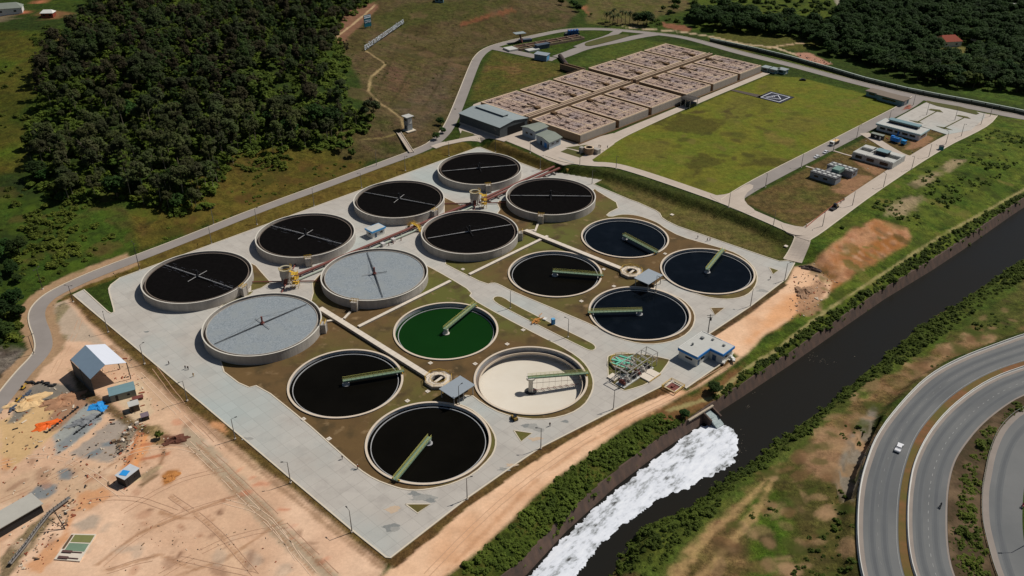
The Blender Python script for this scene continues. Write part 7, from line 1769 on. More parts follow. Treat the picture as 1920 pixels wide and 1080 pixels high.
q = G(1566, 391); t = thing('tractor', 'brown and black tractor with an implement on the outer road near the junction', 'tractor', q, fr)
mb = MB(); mb.box((.9, 0, 1.2), (2.2, 1.0, .9)); mb.build('bonnet', M_OCH, t); mb = MB(); mb.box((-.6, 0, 1.9), (1.5, 1.5, 1.7)); mb.build('cab', M_GLASS, t); wheels(t, (-.8,), 1.1, .85); wheels(t, (1.6,), .9, .5)
mb = MB(); mb.box((-3.0, 0, .8), (2.6, 2.2, .7)); mb.build('implement', M_DARKM, t)
q = W(873, 789, .1); q = W(965, 787, .1); t = thing('mini_loader', 'small dark loader standing on the concrete below the emptied basin', 'loader', (*q, .1), R(120))
mb = MB(); mb.box((0, 0, .9), (2.0, 1.2, .9)); mb.bar((.8, 0, 1.1), (1.9, 0, .4), 1.2, .3); mb.build('body', M_OCH, t); mb = MB(); mb.box((-.2, 0, 1.7), (.9, .9, .9)); mb.build('cab', M_GLASS, t); wheels(t, (-.6, .7), .85, .4)
# ------------------------------------------------------------ people
M_SKIN = mat('skin', srgb(140, 98, 74), .7, .05, 2); M_SHIRTD = mat('dark_workwear', srgb(44, 48, 58), .9, .1, 2); M_SHIRTT = mat('tan_workwear', srgb(168, 136, 84), .9, .1, 2); M_HELM = mat('white_helmet', srgb(215, 215, 210), .5, .02, 2); M_ORG = mat('orange_workwear', srgb(196, 96, 44), .9, .1, 2)
def skin(name, verts, edges, radii, m, parent, sub=1):
    me_ = bpy.data.meshes.new(name); me_.from_pydata(verts, edges, []); o = bpy.data.objects.new(name, me_); COL.objects.link(o)
    md = o.modifiers.new('s', 'SKIN'); 
    for v, r_ in zip(me_.skin_vertices[0].data, radii): v.radius = (r_, r_)
    me_.skin_vertices[0].data[0].use_root = True
    o.modifiers.new('u', 'SUBSURF').levels = sub
    bpy.context.view_layer.update()
    m2 = bpy.data.meshes.new_from_object(o.evaluated_get(bpy.context.evaluated_depsgraph_get())); bpy.data.objects.remove(o); m2.name = name
    m2.materials.clear(); m2.materials.append(m); m2.polygons.foreach_set('use_smooth', [True] * len(m2.polygons))
    ob = bpy.data.objects.new(name, m2); COL.objects.link(ob); ob.parent = parent; return ob
def person(loc, rz, lab, shirt=None, trous=None, group=None, bend=0.):
    t = thing('person', lab, 'person', loc, rz, group); st = .16
    V = [(0, 0, .95), (0, 0, 1.15), (bend * .3, 0, 1.38), (bend * .45, 0, 1.52), (bend * .55, 0, 1.66), (0, .1, .88), (st, .12, .48), (st * .4, .12, .06), (st * .4 + .18, .13, .03), (0, -.1, .88), (-st * .7, -.12, .48), (-st * 1.4, -.12, .06), (-st * 1.4 + .18, -.13, .03),
         (bend * .3, .2, 1.38), (bend * .4, .27, 1.12), (bend * .5 + .14, .24, .9), (bend * .3, -.2, 1.38), (bend * .4, -.27, 1.12), (bend * .5 + .1, -.24, .9)]
    E = [(0, 1), (1, 2), (2, 3), (3, 4), (0, 5), (5, 6), (6, 7), (7, 8), (0, 9), (9, 10), (10, 11), (11, 12), (2, 13), (13, 14), (14, 15), (2, 16), (16, 17), (17, 18)]
    Rr = [.13, .13, .14, .06, .105, .09, .06, .045, .04, .09, .06, .045, .04, .06, .045, .035, .06, .045, .035]
    skin('body', V, E, Rr, M_SKIN, t)
    skin('shirt', [V[i] for i in (1, 0, 2, 13, 14, 16, 17)], [(1, 0), (0, 2), (2, 3), (3, 4), (2, 5), (5, 6)], [.165, .16, .17, .085, .07, .085, .07], shirt or M_SHIRTD, t)
    skin('trousers', [V[i] for i in (0, 5, 6, 7, 9, 10, 11)], [(0, 1), (1, 2), (2, 3), (0, 4), (4, 5), (5, 6)], [.16, .12, .09, .075, .12, .09, .075], trous or M_SHIRTD, t)
    mb = MB(); mb.ring((bend * .55, 0), 0.02, .135, 1.70, 1.76, 12); mb.cyl((bend * .55, 0), .12, 1.72, 1.84, 12, .05); mb.build('helmet', M_HELM, t)
    return t
pp_ = person((*W(317, 683, .1), .1), .6, 'lone person in dark clothes walking on the big yard, nearest the open shed')
def pdup(src, px, py, rz, lab, z=.1, g=None): return dup(src, (*W(px, py, z), z), rz, lab, g)
pt = person((*W(363, 706, .1), .1), 2.2, 'person in tan work clothes on the big yard, rightmost of the walkers', M_SHIRTT, M_SHIRTT)
po = person((*W(671, 879, .1), .1), 1.2, 'person in orange work clothes on the turf edge left of the nearest black basin', M_ORG, M_SHIRTD)
pdup(pp_, 348, 692, 2.6, 'left one of the pair of people in dark clothes standing together on the big yard'); pdup(pp_, 353, 693, 5.0, 'right one of the pair of people in dark clothes standing together on the big yard')
pdup(pp_, 642, 861, 1.0, 'person in dark clothes at the edge of the yard by the nearest black basin'); pdup(pp_, 1031, 799, 1.8, 'person in dark clothes on the concrete right of the small turf triangle')
pdup(pp_, 1444, 524, .4, 'person in dark clothes on the concrete near the junction spoil heap'); pdup(pp_, 1308, 447, .4, 'left one of two people walking on the far service road above the dark basins'); pdup(po, 1331, 451, 2.4, 'person in orange on the far service road above the dark basins'); pdup(pp_, 1326, 452, 2.4, 'person in dark clothes beside the one in orange on the far service road')
for px, py, lab, s_ in ((1123, 276, 'left one of the three people on the path by the reactor corner', pp_), (1126, 277, 'middle one of the three people on the path by the reactor corner', pt), (1139, 278, 'right one of the three people on the path by the reactor corner', pp_), (1576, 382, 'person in dark clothes behind the tractor on the outer road', pp_), (1582, 377, 'person in orange behind the tractor on the outer road', po), (1511, 426, 'person in dark clothes at the tip of the brown lot by the junction', pp_)):
    dup(s_, G(px, py), px, lab)
def bike(loc, rz, lab, m, shirt):
    t = thing('motorcycle', lab, 'motorcycle', loc, rz)
    for x in (-.65, .65): mb = MB(); mb.tube((x, -.07, .32), (x, .07, .32), .32, n=16); mb.build('wheel', M_TYRE, t)
    mb = MB(); mb.bar((-.5, 0, .7), (.45, 0, .8), .28, .3); mb.bar((.62, 0, .35), (.4, 0, 1.0), .1, .1); mb.bar((-.62, 0, .35), (0, 0, .6), .12, .14); mb.box((.4, 0, 1.02), (.08, .7, .06)); mb.build('body', m, t)
    V = [(-.15, 0, .85), (-.05, 0, 1.1), (.05, 0, 1.35), (.1, 0, 1.45), (.15, 0, 1.58), (.15, .16, .75), (.05, .2, .38), (.15, -.16, .75), (.05, -.2, .38), (.08, .2, 1.32), (.22, .28, 1.12), (.4, .3, 1.04), (.08, -.2, 1.32), (.22, -.28, 1.12), (.4, -.3, 1.04)]
    E = [(0, 1), (1, 2), (2, 3), (3, 4), (0, 5), (5, 6), (0, 7), (7, 8), (2, 9), (9, 10), (10, 11), (2, 12), (12, 13), (13, 14)]
    r = thing('person', lab.replace('motorcycle', 'rider on the motorcycle').replace('with its rider ', ''), 'person', loc, rz)
    skin('body', V, E, [.14, .14, .15, .06, .1, .09, .05, .09, .05, .07, .05, .04, .07, .05, .04], shirt, r)
    mb = MB(); mb.cyl((.15, 0), .14, 1.5, 1.74, 12, .07); mb.build('helmet', m, r)
a1, a2 = W(1762, 960, HZ), W(1764, 940, HZ); mr = math.atan2(a2[1] - a1[1], a2[0] - a1[0])
bike((*W(1763, 951, HZ), HZ + .02), mr, 'black motorcycle with its rider on the middle carriageway', M_DARKM, M_SHIRTD)
bike((*W(1917, 951, HZ), HZ + .02), mr, 'red motorcycle with its rider at the right edge of the picture', mat('red_paint', srgb(170, 40, 56), .5, .05, 1), mat('red_jacket', srgb(176, 60, 84), .8, .05, 2))
t = thing('street_lamp', 'tall street lamp leaning over the rightmost carriageway', 'street lamp', (*W(1926, 1020, HZ), HZ), R(180)); mb = MB(); mb.tube((0, 0, 0), (0, 0, 8.5), .14, .08, 8); mb.build('post', M_POLED, t); mb = MB(); mb.tube((0, 0, 8.4), (2.4, 0, 8.8), .07, n=6); mb.build('arm', M_POLED, t); mb = MB(); mb.box((2.9, 0, 8.8), (1.1, .35, .2)); mb.build('lamp_head', M_DARKM, t)
# ------------------------------------------------------------ perimeter wall and fences
M_WGRN = mat('perimeter_panel', srgb(150, 158, 150), .8, .1, .6); M_WDARK = mat('perimeter_base', srgb(66, 70, 58), .9, .15, .6)
wpx = [(1331, 78), (1360, 84), (1420, 97), (1482, 112), (1560, 134), (1620, 152), (1700, 172), (1760, 184), (1820, 195), (1900, 211), (1990, 232)]
wp = densify([q[:2] for q in GP(wpx)], 7, closed=False); z_ = gz(np.array([q[0] for q in wp]), np.array([q[1] for q in wp]))
t = thing('perimeter_wall', 'long pale green panel wall with regular posts along the north east road before the dark trees', 'wall', (*wp[0], float(z_[0]))); o_ = t.location
m1, m2, m3 = MB(), MB(), MB()
for i in range(len(wp) - 1):
    a_ = (wp[i][0], wp[i][1], float(z_[i])); b_ = (wp[i + 1][0], wp[i + 1][1], float(z_[i + 1]))
    m1.bar((a_[0], a_[1], a_[2] + 2.2), (b_[0], b_[1], b_[2] + 2.2), .5, 1.1); m2.bar((a_[0], a_[1], a_[2] + .8), (b_[0], b_[1], b_[2] + .8), .3, 1.8); m3.box((a_[0], a_[1], a_[2] + 1.3), (.6, .8, 2.8), R(-20))
mc = MB()
for i in range(len(wp) - 1): mc.bar((wp[i][0], wp[i][1], float(z_[i]) + 2.8), (wp[i + 1][0], wp[i + 1][1], float(z_[i + 1]) + 2.8), 1.0, .12)
mc.build('coping', mat('pale_green_coping', srgb(166, 176, 166), .8, .06, 1), t, off=o_)
m1.build('panel', M_WGRN, t, off=o_); m2.build('base', M_WDARK, t, off=o_); m3.build('post', M_WDARK, t, off=o_)
t = thing('barrier_fence', 'orange and white plastic fence along the brown lot by the outer road', 'fence', G(1511, 428)); o_ = t.location
fp = [G(*q) for q in ((1511, 428), (1530, 412), (1548, 398), (1565, 385), (1582, 376))]; mb = MB()
for a_, b_ in zip(fp, fp[1:]): mb.bar((a_[0], a_[1], a_[2] + .8), (b_[0], b_[1], b_[2] + .8), .06, .5)
mb.build('mesh_panel', mat('orange_mesh', srgb(196, 120, 96), .8, .1, 1), t, off=o_); mb = MB()
for a_ in fp: mb.tube((a_[0], a_[1], a_[2]), (a_[0], a_[1], a_[2] + 1.2), .06, n=5)
mb.build('post', M_POLED, t, off=o_)
# far houses
def house(px, py, sx, sy, h, rz, lab, wm, rm):
    c = G(px, py); t = thing('house', lab, 'house', c, rz); mb = MB(); mb.box((0, 0, h / 2 - .5), (sx, sy, h + 1)); mb.build('wall', wm, t)
    mb = MB(); a_, b_ = sx / 2 + .5, sy / 2 + .5; mb.v = [(-a_, -b_, h), (a_, -b_, h), (a_, b_, h), (-a_, b_, h), (-a_ * .6, 0, h + sy * .3), (a_ * .6, 0, h + sy * .3)]; mb.f = [(0, 1, 5, 4), (2, 3, 4, 5), (1, 2, 5), (3, 0, 4)]; mb.build('roof', rm, t); wins(t, [(-sx * .25, -sy / 2 - .05, h * .5, 1.6, .1, 1.1), (sx * .25, -sy / 2 - .05, h * .5, 1.6, .1, 1.1)]); return t
M_TILE = mat('red_tile_roof', srgb(140, 68, 50), .9, .15, .6)
house(1774, 84, 17, 12, 4, R(10), 'house with a red tiled roof in a clearing of the dark woods', M_WHITE, M_TILE)
house(1830, 76, 6, 5, 3, R(20), 'tiny light blue roofed house right of the red roofed house in the woods', M_WHITE, M_LBLUE)
house(1848, 4, 12, 9, 4, R(0), 'red roofed house at the top edge, left one of two', M_WHITE, M_TILE); house(1886, 3, 13, 9, 4, R(-8), 'red roofed house at the top edge, right one of two', M_WHITE, M_TILE); house(1893, 19, 14, 8, 3.5, R(5), 'white roofed house just below the red roofed pair at the top right', M_WHITE, M_FLAT)
house(18, 24, 18, 10, 4, R(20), 'long grey roofed house in the upper left corner', M_WHITE, M_GROOF); house(27, 22, 6, 6, 3.4, R(20), 'small dark red roofed annex in the upper left corner', M_WHITE, M_TILE); house(92, 31, 8, 6, 3, R(5), 'small white and red roofed house near the top left clearing', M_TILE, M_WHITE); house(824, 3, 7, 5, 3, R(0), 'small white roofed house at the top centre edge', M_TEAL, M_WHITE)
# ------------------------------------------------------------ vegetation
def leafmat(name, c1, c2, hue=.02):
    m = bpy.data.materials.new(name); m.use_nodes = True; n = m.node_tree; n.nodes.clear(); L = n.links.new
    out = n.nodes.new('ShaderNodeOutputMaterial'); bs = n.nodes.new('ShaderNodeBsdfPrincipled'); L(bs.outputs[0], out.inputs[0])
    bs.inputs['Roughness'].default_value = .75; bs.inputs['Specular IOR Level'].default_value = .15
    oi = n.nodes.new('ShaderNodeObjectInfo'); geo = n.nodes.new('ShaderNodeNewGeometry')
    t = n.nodes.new('ShaderNodeTexNoise'); t.inputs['Scale'].default_value = .11; t.inputs['Detail'].default_value = 5; L(geo.outputs['Position'], t.inputs['Vector'])
    mr = n.nodes.new('ShaderNodeMapRange'); mr.inputs[1].default_value = .3; mr.inputs[2].default_value = .7; L(t.outputs['Fac'], mr.inputs[0])
    mx = n.nodes.new('ShaderNodeMix'); mx.data_type = 'RGBA'; mx.inputs[6].default_value = (*c1, 1); mx.inputs[7].default_value = (*c2, 1); L(mr.outputs[0], mx.inputs[0])
    hs = n.nodes.new('ShaderNodeHueSaturation'); L(mx.outputs[2], hs.inputs['Color'])
    m1 = n.nodes.new('ShaderNodeMapRange'); m1.inputs[3].default_value = .5 - hue; m1.inputs[4].default_value = .5 + hue; L(oi.outputs['Random'], m1.inputs[0]); L(m1.outputs[0], hs.inputs['Hue'])
    m2 = n.nodes.new('ShaderNodeMath'); m2.operation = 'MULTIPLY'; m2.inputs[1].default_value = 7.31; L(oi.outputs['Random'], m2.inputs[0])
    m3 = n.nodes.new('ShaderNodeMath'); m3.operation = 'FRACT'; L(m2.outputs[0], m3.inputs[0])
    m4 = n.nodes.new('ShaderNodeMapRange'); m4.inputs[3].default_value = .65; m4.inputs[4].default_value = 1.35; L(m3.outputs[0], m4.inputs[0]); L(m4.outputs[0], hs.inputs['Value'])
    L(hs.outputs[0], bs.inputs['Base Color'])
    tr = n.nodes.new('ShaderNodeBsdfTranslucent'); L(hs.outputs[0], tr.inputs[0]); ms = n.nodes.new('ShaderNodeMixShader'); ms.inputs[0].default_value = .3; L(bs.outputs[0], ms.inputs[1]); L(tr.outputs[0], ms.inputs[2]); L(ms.outputs[0], out.inputs[0]); return m
M_LEAF = leafmat('forest_leaves', srgb(68, 68, 47), srgb(82, 94, 48), .025); M_LEAF2 = leafmat('bright_leaves', srgb(64, 80, 28), srgb(84, 100, 34)); M_LEAF3 = leafmat('dark_leaves', srgb(38, 56, 24), srgb(60, 84, 34)); M_PALM = leafmat('palm_fronds', srgb(46, 56, 30), srgb(66, 76, 40))
M_SHRUB = leafmat('bank_shrubs', srgb(66, 80, 28), srgb(102, 116, 42)); M_TRUNK = mat('bark', srgb(92, 78, 64), .95, .2, 1); M_TRUNKP = mat('pale_bark', srgb(150, 138, 118), .9, .15, 1); M_PURP = leafmat('purple_blossom', srgb(110, 54, 120), srgb(150, 80, 150))
def crown_np(rnd, clumps, leaves, R_, H_, z0, ls, flat=.8):
    """leaf clumps spread through the crown volume -> arrays of quads"""
    V = []; 
    cl = []
    for k in range(clumps):
        u = rnd.uniform(-1, 1, 3)
        while u @ u > 1 or (u[2] < -.6): u = rnd.uniform(-1, 1, 3)
        u = u / (np.linalg.norm(u) + 1e-6) * (np.linalg.norm(u) ** .55)
        cl.append((u * np.array([R_ * .78, R_ * .78, H_ / 2 * .8]) + np.array([0, 0, z0 + H_ / 2]), R_ * rnd.uniform(.22, .42)))
    out = []
    for c_, r_ in cl:
        p = rnd.normal(0, 1, (leaves, 3)); p /= np.linalg.norm(p, axis=1)[:, None]; p *= (rnd.uniform(.35, 1, (leaves, 1)) ** .6) * r_; p[:, 2] *= flat; p += c_
        nrm = rnd.normal(0, .45, (leaves, 3)) + (p - c_) / (r_ + 1e-6) * .9 + np.array([0, 0, 1.5]); nrm /= np.linalg.norm(nrm, axis=1)[:, None]
        a = np.cross(nrm, rnd.normal(0, 1, (leaves, 3))); a /= np.linalg.norm(a, axis=1)[:, None]; b = np.cross(nrm, a)
        s = ls * rnd.uniform(.6, 1.4, (leaves, 1))
        out.append(np.stack([p - a * s - b * s * .6, p + a * s - b * s * .6, p + a * s * .7 + b * s * .7, p - a * s * .7 + b * s * .7], 1))
    return np.concatenate(out)
def quads_mesh(name, Q, m):
    me_ = bpy.data.meshes.new(name); n_ = len(Q)
    me_.vertices.add(n_ * 4); me_.vertices.foreach_set('co', Q.reshape(-1).astype(np.float32))
    me_.loops.add(n_ * 4); me_.loops.foreach_set('vertex_index', np.arange(n_ * 4, dtype=np.int32))
    me_.polygons.add(n_); me_.polygons.foreach_set('loop_start', np.arange(0, n_ * 4, 4, dtype=np.int32)); me_.polygons.foreach_set('loop_total', np.full(n_, 4, np.int32))
    me_.update(); me_.materials.append(m); return me_
def trunk_mesh(rnd, h, r, R_, m, branches=5):
    mb = MB(); lean = rnd.uniform(-.06, .06, 2) * h; top = Vector((lean[0], lean[1], h)); mb.tube((0, 0, -.6), top * .55, r, r * .7, 6); mb.tube(top * .55, top, r * .7, r * .3, 6)
    for k in range(branches):
        f = rnd.uniform(.5, .85); a = rnd.uniform(0, 6.28); q = top * f; mb.tube(q, q + Vector((math.cos(a) * R_ * .6, math.sin(a) * R_ * .6, R_ * rnd.uniform(.3, .7))), r * .4, r * .15, 5)
    me_ = bpy.data.meshes.new('trunk'); me_.from_pydata([tuple(v) for v in mb.v], [], mb.f); me_.update(); me_.materials.append(m); return me_
KIND = {}
def kinds(key, n_, clumps, leaves, R_, H_, z0, ls, lm, tm, tr, flat=.8):
    L_ = []
    for k in range(n_):
        rnd = np.random.default_rng(hash(key) % 1000 if False else sum(map(ord, key)) * 13 + k)
        Q = crown_np(rnd, clumps, leaves, R_, H_, z0, ls, flat); L_.append((quads_mesh('crown', Q, lm), trunk_mesh(rnd, z0 + H_ * .6, tr, R_, tm), Q))
    KIND[key] = L_
kinds('euc', 6, 22, 80, 4.3, 8.0, 5.5, .3, M_LEAF, M_TRUNKP, .2)
kinds('tal', 4, 16, 60, 2.9, 10.5, 5.5, .26, M_LEAF, M_TRUNKP, .18)
kinds('brd', 5, 30, 60, 5.4, 7.0, 2.6, .42, M_LEAF3, M_TRUNK, .35)
kinds('lgt', 2, 20, 44, 4.2, 5.5, 2.0, .46, M_LEAF2, M_TRUNK, .28)
kinds('bsh', 6, 9, 26, 2.2, 1.9, -.2, .3, M_SHRUB, M_TRUNK, .08)
def tree(key, loc, s, lab, group, name='tree', cat='tree', rnd=random):
    k = rnd.randrange(len(KIND[key])); cm, tm, Q = KIND[key][k]
    t = thing(name, lab, cat, loc, rnd.uniform(0, 6.28), group); t.scale = (s, s, s * rnd.uniform(.85, 1.15))
    for nm, me_ in (('trunk', tm), ('crown', cm)): o = bpy.data.objects.new(nm, me_); COL.objects.link(o); o.parent = t
    return t
def stuffmesh(name, key, spots, m, kind='stuff'):
    rnd = np.random.default_rng(len(spots)); out = []
    for (x, y, z, s) in spots:
        Q = KIND[key][rnd.integers(len(KIND[key]))][2]; a = rnd.uniform(0, 6.28); ca_, sa_ = math.cos(a), math.sin(a)
        P = Q * s; X = P[..., 0] * ca_ - P[..., 1] * sa_ + x; Y = P[..., 0] * sa_ + P[..., 1] * ca_ + y; out.append(np.stack([X, Y, P[..., 2] * rnd.uniform(.8, 1.2) + z], -1))
    o = bpy.data.objects.new(name, quads_mesh(name, np.concatenate(out), m)); COL.objects.link(o); o['kind'] = kind; return o
def scatter(px_poly, spacing, seed, jit=.45, avoid=None, dens=1.0):
    xy = [q[:2] for q in GP(px_poly)]; xs = [q[0] for q in xy]; ys = [q[1] for q in xy]; rnd = random.Random(seed); out = []
    gx = np.arange(min(xs), max(xs), spacing); gy = np.arange(min(ys), max(ys), spacing)
    X, Y = np.meshgrid(gx, gy); X = X.ravel() + np.array([rnd.uniform(-jit, jit) * spacing for _ in range(X.size)]); Y = Y.ravel() + np.array([rnd.uniform(-jit, jit) * spacing for _ in range(Y.size)])
    ok = inside(X, Y, xy)
    Z = gz(X, Y)
    for x, y, z, k in zip(X, Y, Z, ok):
        if k and rnd.random() < dens: out.append((float(x), float(y), float(z)))
    return out
def topx(x, y, z):
    dy = y * CP - (z - CAMH) * SP
    return (960 + FOC * x / dy, 540 - FOC * (y * SP + (z - CAMH) * CP) / dy)
def vis(p, m=60): q = topx(*p); return -m < q[0] < 1920 + m and -m < q[1] < 1080 + m
FOR = [(55, 330), (60, 220), (75, 130), (150, 60), (170, 0), (210, -60), (700, -60), (690, 5), (630, 60), (655, 120), (650, 200), (704, 215), (690, 262), (600, 285), (520, 290), (450, 290), (420, 340), (390, 395), (320, 410), (290, 390), (200, 372), (120, 385), (60, 350)]
sp = [p for p in scatter(FOR, 7.0, 5, .5) if vis(p) and float(fbm(p[0], p[1], 26, 201, 3)) > .36]
sp.sort(key=lambda p: p[1]); rr = random.Random(2)
ln = {'f': 'grey green tree standing in the front ranks of the hillside forest', 'm': 'grey green tree deep inside the hillside forest'}
NI = 215
for k, p in enumerate(sp[:NI]):
    d_ = 'f' if k < 110 else 'm'; tree(rr.choice(('euc', 'euc', 'tal')) if rr.random() < .84 else ('lgt' if rr.random() < .6 else 'brd'), p, rr.uniform(.5, 1.25), ln[d_], 'trees of the hillside forest, front' if d_ == 'f' else 'trees of the hillside forest, inside', rnd=rr)
back = [(p[0], p[1], p[2], rr.uniform(.55, 1.3)) for p in sp[NI:]]
lg_ = [b for i, b in enumerate(back) if i % 9 == 4]; back = [b for i, b in enumerate(back) if i % 9 != 4]
M_LEAFB = leafmat('forest_leaves_brown', srgb(66, 60, 44), srgb(84, 80, 52)); M_LEAFC = leafmat('forest_leaves_green', srgb(56, 70, 38), srgb(78, 96, 44))
stuffmesh('forest', 'euc', [b for i, b in enumerate(back) if i % 5 < 2], M_LEAF); stuffmesh('forest', 'tal', [b for i, b in enumerate(back) if i % 5 == 2], M_LEAFB); stuffmesh('forest', 'tal', [b for i, b in enumerate(back) if i % 5 == 3], M_LEAFC); stuffmesh('forest', 'euc', [b for i, b in enumerate(back) if i % 5 == 4], M_LEAFB); stuffmesh('forest', 'lgt', [(b[0], b[1], b[2], b[3] * 1.3) for b in lg_], M_LEAF2)
print('forest', len(sp))
# bright understorey in gaps
us = [(p[0], p[1], p[2], rr.uniform(.8, 1.9)) for p in scatter(FOR, 4.5, 15, .5, dens=.8) if vis(p)]
stuffmesh('undergrowth', 'bsh', us, M_SHRUB)
# woods beyond the north-east road
WOOD = [(1270, 40), (1340, 20), (1560, 55), (1590, -5), (1640, -40), (2000, -40), (2010, 200), (1920, 178), (1850, 172), (1740, 160), (1640, 128), (1560, 106), (1500, 72), (1430, 66), (1340, 58)]
wd = [p for p in scatter(WOOD, 8.6, 8, .42) if vis(p)]
clr = [(1745, 82), (1830, 82), (1830, 106), (1765, 110)]; cxy = [q[:2] for q in GP(clr)]
h2 = [(1830, 68), (1870, 68), (1870, 84), (1830, 84)]
wd = [p for p in wd if not inside(np.array([p[0]]), np.array([p[1]]), cxy)[0]]
wd.sort(key=lambda p: p[1]); NW = 78
for k, p in enumerate(wd[:NW]): tree('brd' if rr.random() < .8 else 'lgt', p, rr.uniform(.75, 1.25), 'dark broadleaf tree on the near edge of the woods behind the pale green perimeter wall', 'near edge trees of the north east woods', rnd=rr)
stuffmesh('far_woodland', 'brd', [(p[0], p[1], p[2], rr.uniform(.7, 1.3)) for p in wd[NW:]], M_LEAF3)
print('wood', len(wd))
mid_ = [(p[0], p[1], p[2], rr.uniform(.5, 1.1)) for p in scatter([(1290, -20), (1560, -20), (1570, 40), (1500, 60), (1300, 50), (1240, 20)], 11, 18, .5, dens=.6)]
stuffmesh('scrubby_trees', 'lgt', mid_, M_LEAF2)
for k, p in enumerate([q for q in scatter([(-30, 395), (35, 420), (45, 500), (35, 560), (50, 600), (30, 650), (-30, 660)], 8, 61, .5) if vis(q)][:16]): tree('brd', p, rr.uniform(.4, .9), 'dark bushy tree at the far left edge outside the bend of the perimeter road', 'trees at the far left edge', rnd=rr)
# single trees
S_ = [(1212, 48, 'brd', 1.25, 'dark round tree right of the palm row above the reactors'), (1196, 46, 'brd', 1.1, 'dark tree touching the right end of the palm row'), (826, 235, 'brd', .5, 'small dark tree at the roadside right of the hill tower, upper of the pair'), (818, 262, 'brd', .45, 'small dark tree at the roadside right of the hill tower, lower of the pair'), (830, 250, 'brd', .4, 'smallest dark tree between the roadside pair below the hill'),
      (1052, 10, 'lgt', .8, 'thin tree in the group at the top centre, left one'), (1075, 14, 'brd', .8, 'thin tree in the group at the top centre, middle one'), (1084, 22, 'brd', .7, 'thin tree in the group at the top centre, right one'),
      (640, 285, 'lgt', .8, 'pale green bushy tree at the foot of the forest near the stone drain'), (660, 295, 'lgt', .6, 'small pale green bush right at the stone drain'), (300, 822, 'lgt', .35, 'dusty bush in the sandy yard left of the brown spoil heap'), (1338, 738, 'brd', .5, 'dark bush on the bank right above the outfall wall'), (1283, 783, 'brd', .35, 'small dark bush at the left end of the pale ledge'), (1108, 30, 'lgt', .4, 'small shrub left of the palm row')]
for px, py, k, s, lab in S_: tree(k, G(px, py), s, lab, None, rnd=rr)
tree('lgt', G(1762, 103), .5, 'purple flowering tree in front of the red roofed house', None, rnd=rr).children[1]
pt_ = [o for o in bpy.data.objects if o.get('label') == 'purple flowering tree in front of the red roofed house'][0]
for ch in pt_.children:
    if ch.name.startswith('crown'): ch.data = ch.data.copy(); ch.data.materials.clear(); ch.data.materials.append(M_PURP)
dead = thing('bare_tree', 'leafless pale grey tree at the lower left edge of the forest', 'tree', G(163, 300)); mb = MB(); rnd_ = random.Random(4); mb.tube((0, 0, -.5), (.3, .2, 9), .28, .12, 6)
for k in range(14): z = rnd_.uniform(3, 9); a = rnd_.uniform(0, 6.28); mb.tube((.2, .1, z), (math.cos(a) * 2.4, math.sin(a) * 2.4, z + rnd_.uniform(1.5, 3.5)), .08, .03, 5)
mb.build('trunk', M_TRUNKP, dead)
# palms
for k, (px, py) in enumerate([(1136, 42), (1143, 44), (1151, 40), (1158, 45), (1165, 42), (1172, 46), (1148, 48), (1180, 44)]):
    t = thing('palm_tree', 'slim palm in the row left of the dark round tree above the reactors', 'palm', G(px, py), k, 'palms in a row behind the reactors'); h = 8 + (k % 3)
    mb = MB(); mb.tube((0, 0, -.3), (.2, .1, h), .25, .16, 6); mb.build('trunk', M_TRUNK, t); out = []
    rn = np.random.default_rng(k)
    for j in range(22):
        a = j * 2.4; e = rn.uniform(-.5, .9); pts = [np.array([.2 + math.cos(a) * r_ * math.cos(e * .6), .1 + math.sin(a) * r_ * math.cos(e * .6), h + math.sin(e) * r_ - .17 * r_ * r_]) for r_ in (0, 1.1, 2.1, 3.0)]
        w_ = np.array([-math.sin(a), math.cos(a), 0]) * .38
        for i in range(3): out.append(np.stack([pts[i] - w_, pts[i] + w_, pts[i + 1] + w_ * .8, pts[i + 1] - w_ * .8]))
    o = bpy.data.objects.new('crown', quads_mesh('crown', np.array(out), M_PALM)); COL.objects.link(o); o.parent = t
# shrub belts
def belt(polys, sp_, s0, s1, name, seed, dens=1.0, m=None):
    L_ = []
    for i, poly in enumerate(polys): L_ += [(p[0], p[1], p[2] - .2, rr.uniform(s0, s1) * (.6 + float(fbm(p[0], p[1], 9, seed, 2)))) for p in scatter(poly, sp_, seed + i, .5) if float(fbm(p[0], p[1], 14, seed + 3, 3)) < .24 + dens * .42]
    if L_: stuffmesh(name, 'bsh', L_, m or M_SHRUB)
    print(name, len(L_))
belt([[(860, 1075), (897, 1037), (967, 972), (1060, 888), (1174, 806), (1240, 778), (1285, 790), (1235, 838), (1150, 905), (1058, 990), (985, 1067), (950, 1100)]], 1.7, .3, .7, 'bank_shrubs', 100, 1.5)
belt([[(1395, 738), (1484, 680), (1562, 624), (1660, 556), (1752, 500), (1806, 464), (1901, 398), (1925, 385), (1901, 385), (1806, 446), (1752, 482), (1660, 536), (1562, 602), (1484, 655), (1395, 715)]], 2.4, .3, .75, 'overhanging_shrubs', 115, .8)
belt([[(1335, 765), (1345, 738), (1400, 695), (1450, 662), (1500, 622), (1562, 585), (1660, 515), (1760, 450), (1850, 398), (1925, 362), (1925, 378), (1901, 390), (1806, 455), (1752, 490), (1660, 545), (1562, 614), (1484, 670), (1399, 727), (1345, 770)]], 1.9, .3, .7, 'riverside_shrubs', 110, 1.3)
belt([[(1128, 1085), (1180, 998), (1292, 940), (1404, 860), (1480, 813), (1545, 762), (1610, 711), (1709, 624), (1799, 568), (1918, 488), (1925, 520), (1840, 575), (1740, 650), (1640, 712), (1560, 775), (1480, 838), (1400, 900), (1310, 985), (1220, 1085)]], 2.0, .28, .7, 'far_bank_shrubs', 120, 1.3)
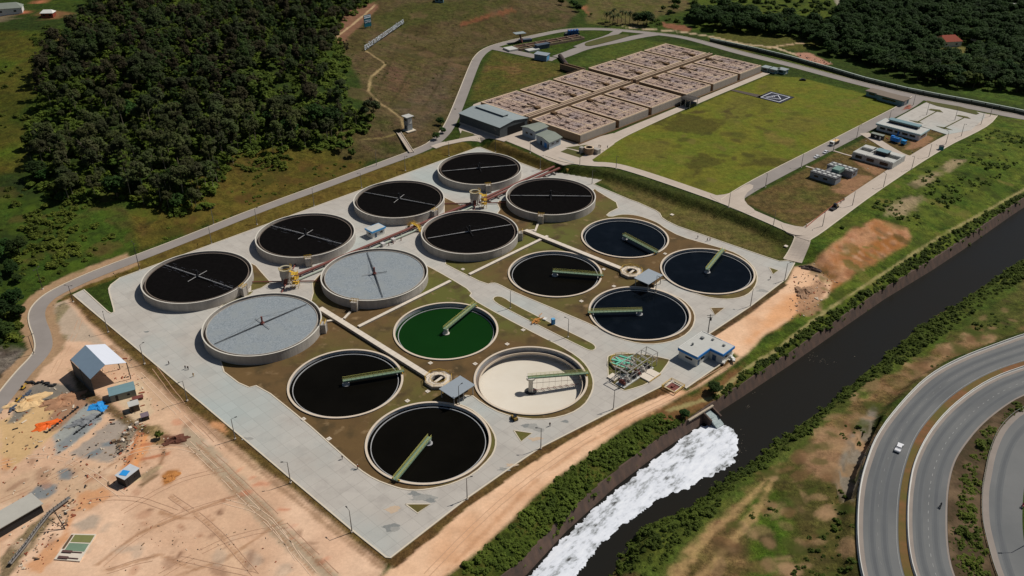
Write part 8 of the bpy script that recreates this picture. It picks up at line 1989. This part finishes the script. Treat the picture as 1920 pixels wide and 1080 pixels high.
belt([[(1800, 1085), (1795, 1000), (1802, 930), (1815, 870), (1835, 830), (1862, 792), (1900, 765), (1918, 752), (1918, 762), (1880, 795), (1856, 830), (1838, 880), (1830, 930), (1835, 1000), (1858, 1085)]], 1.7, .35, .8, 'median_shrubs', 130, 1.4)
belt([[(1785, 1080), (1780, 970), (1792, 890), (1810, 890), (1800, 970), (1805, 1080)]], 2.4, .2, .45, 'median_scrub', 131, 1.0)
belt([[(20, 500), (60, 380), (200, 345), (330, 350), (440, 290), (560, 290), (520, 330), (430, 345), (330, 410), (240, 425), (160, 490), (60, 535)], [(0, 520), (60, 530), (40, 640), (0, 660)]], 4.0, .4, 1.3, 'meadow_bushes', 140, .7)
belt([[(0, 100), (60, 90), (60, 330), (20, 480), (0, 480)]], 7, .4, 1.2, 'valley_bushes', 150, .5)
belt([[(1560, 440), (1700, 345), (1850, 250), (1920, 232), (1920, 300), (1850, 350), (1760, 400), (1720, 430), (1650, 400), (1600, 415)]], 3.6, .2, .75, 'slope_bushes', 160, .55)
belt([[(1420, 950), (1500, 850), (1600, 780), (1625, 800), (1600, 900), (1600, 1080), (1300, 1080)], [(1600, 770), (1740, 660), (1860, 590), (1925, 545), (1925, 610), (1800, 655), (1690, 735)]], 2.8, .15, .5, 'scrub', 170, .5)
belt([[(60, 45), (140, 50), (170, 5), (140, 90), (70, 130), (60, 90)], [(1240, 30), (1290, 45), (1230, 55), (1190, 55)]], 6, .7, 1.6, 'hamlet_bushes', 180, .8)

# tufts of rough grass scattered over the verges
belt([[(640, 95), (700, 60), (760, 20), (900, 20), (1000, 40), (900, 90), (838, 250), (760, 285), (690, 260)]], 6, .12, .35, 'hill_tufts', 210, .7)
belt([[(1066, 330), (1200, 355), (1360, 415), (1470, 460), (1465, 485), (1300, 425), (1140, 345)]], 4, .08, .22, 'slope_tufts', 220, .8)
belt([[(250, 470), (500, 305), (680, 305), (600, 345), (350, 440)]], 4.5, .15, .5, 'slope_tufts', 230, .8)
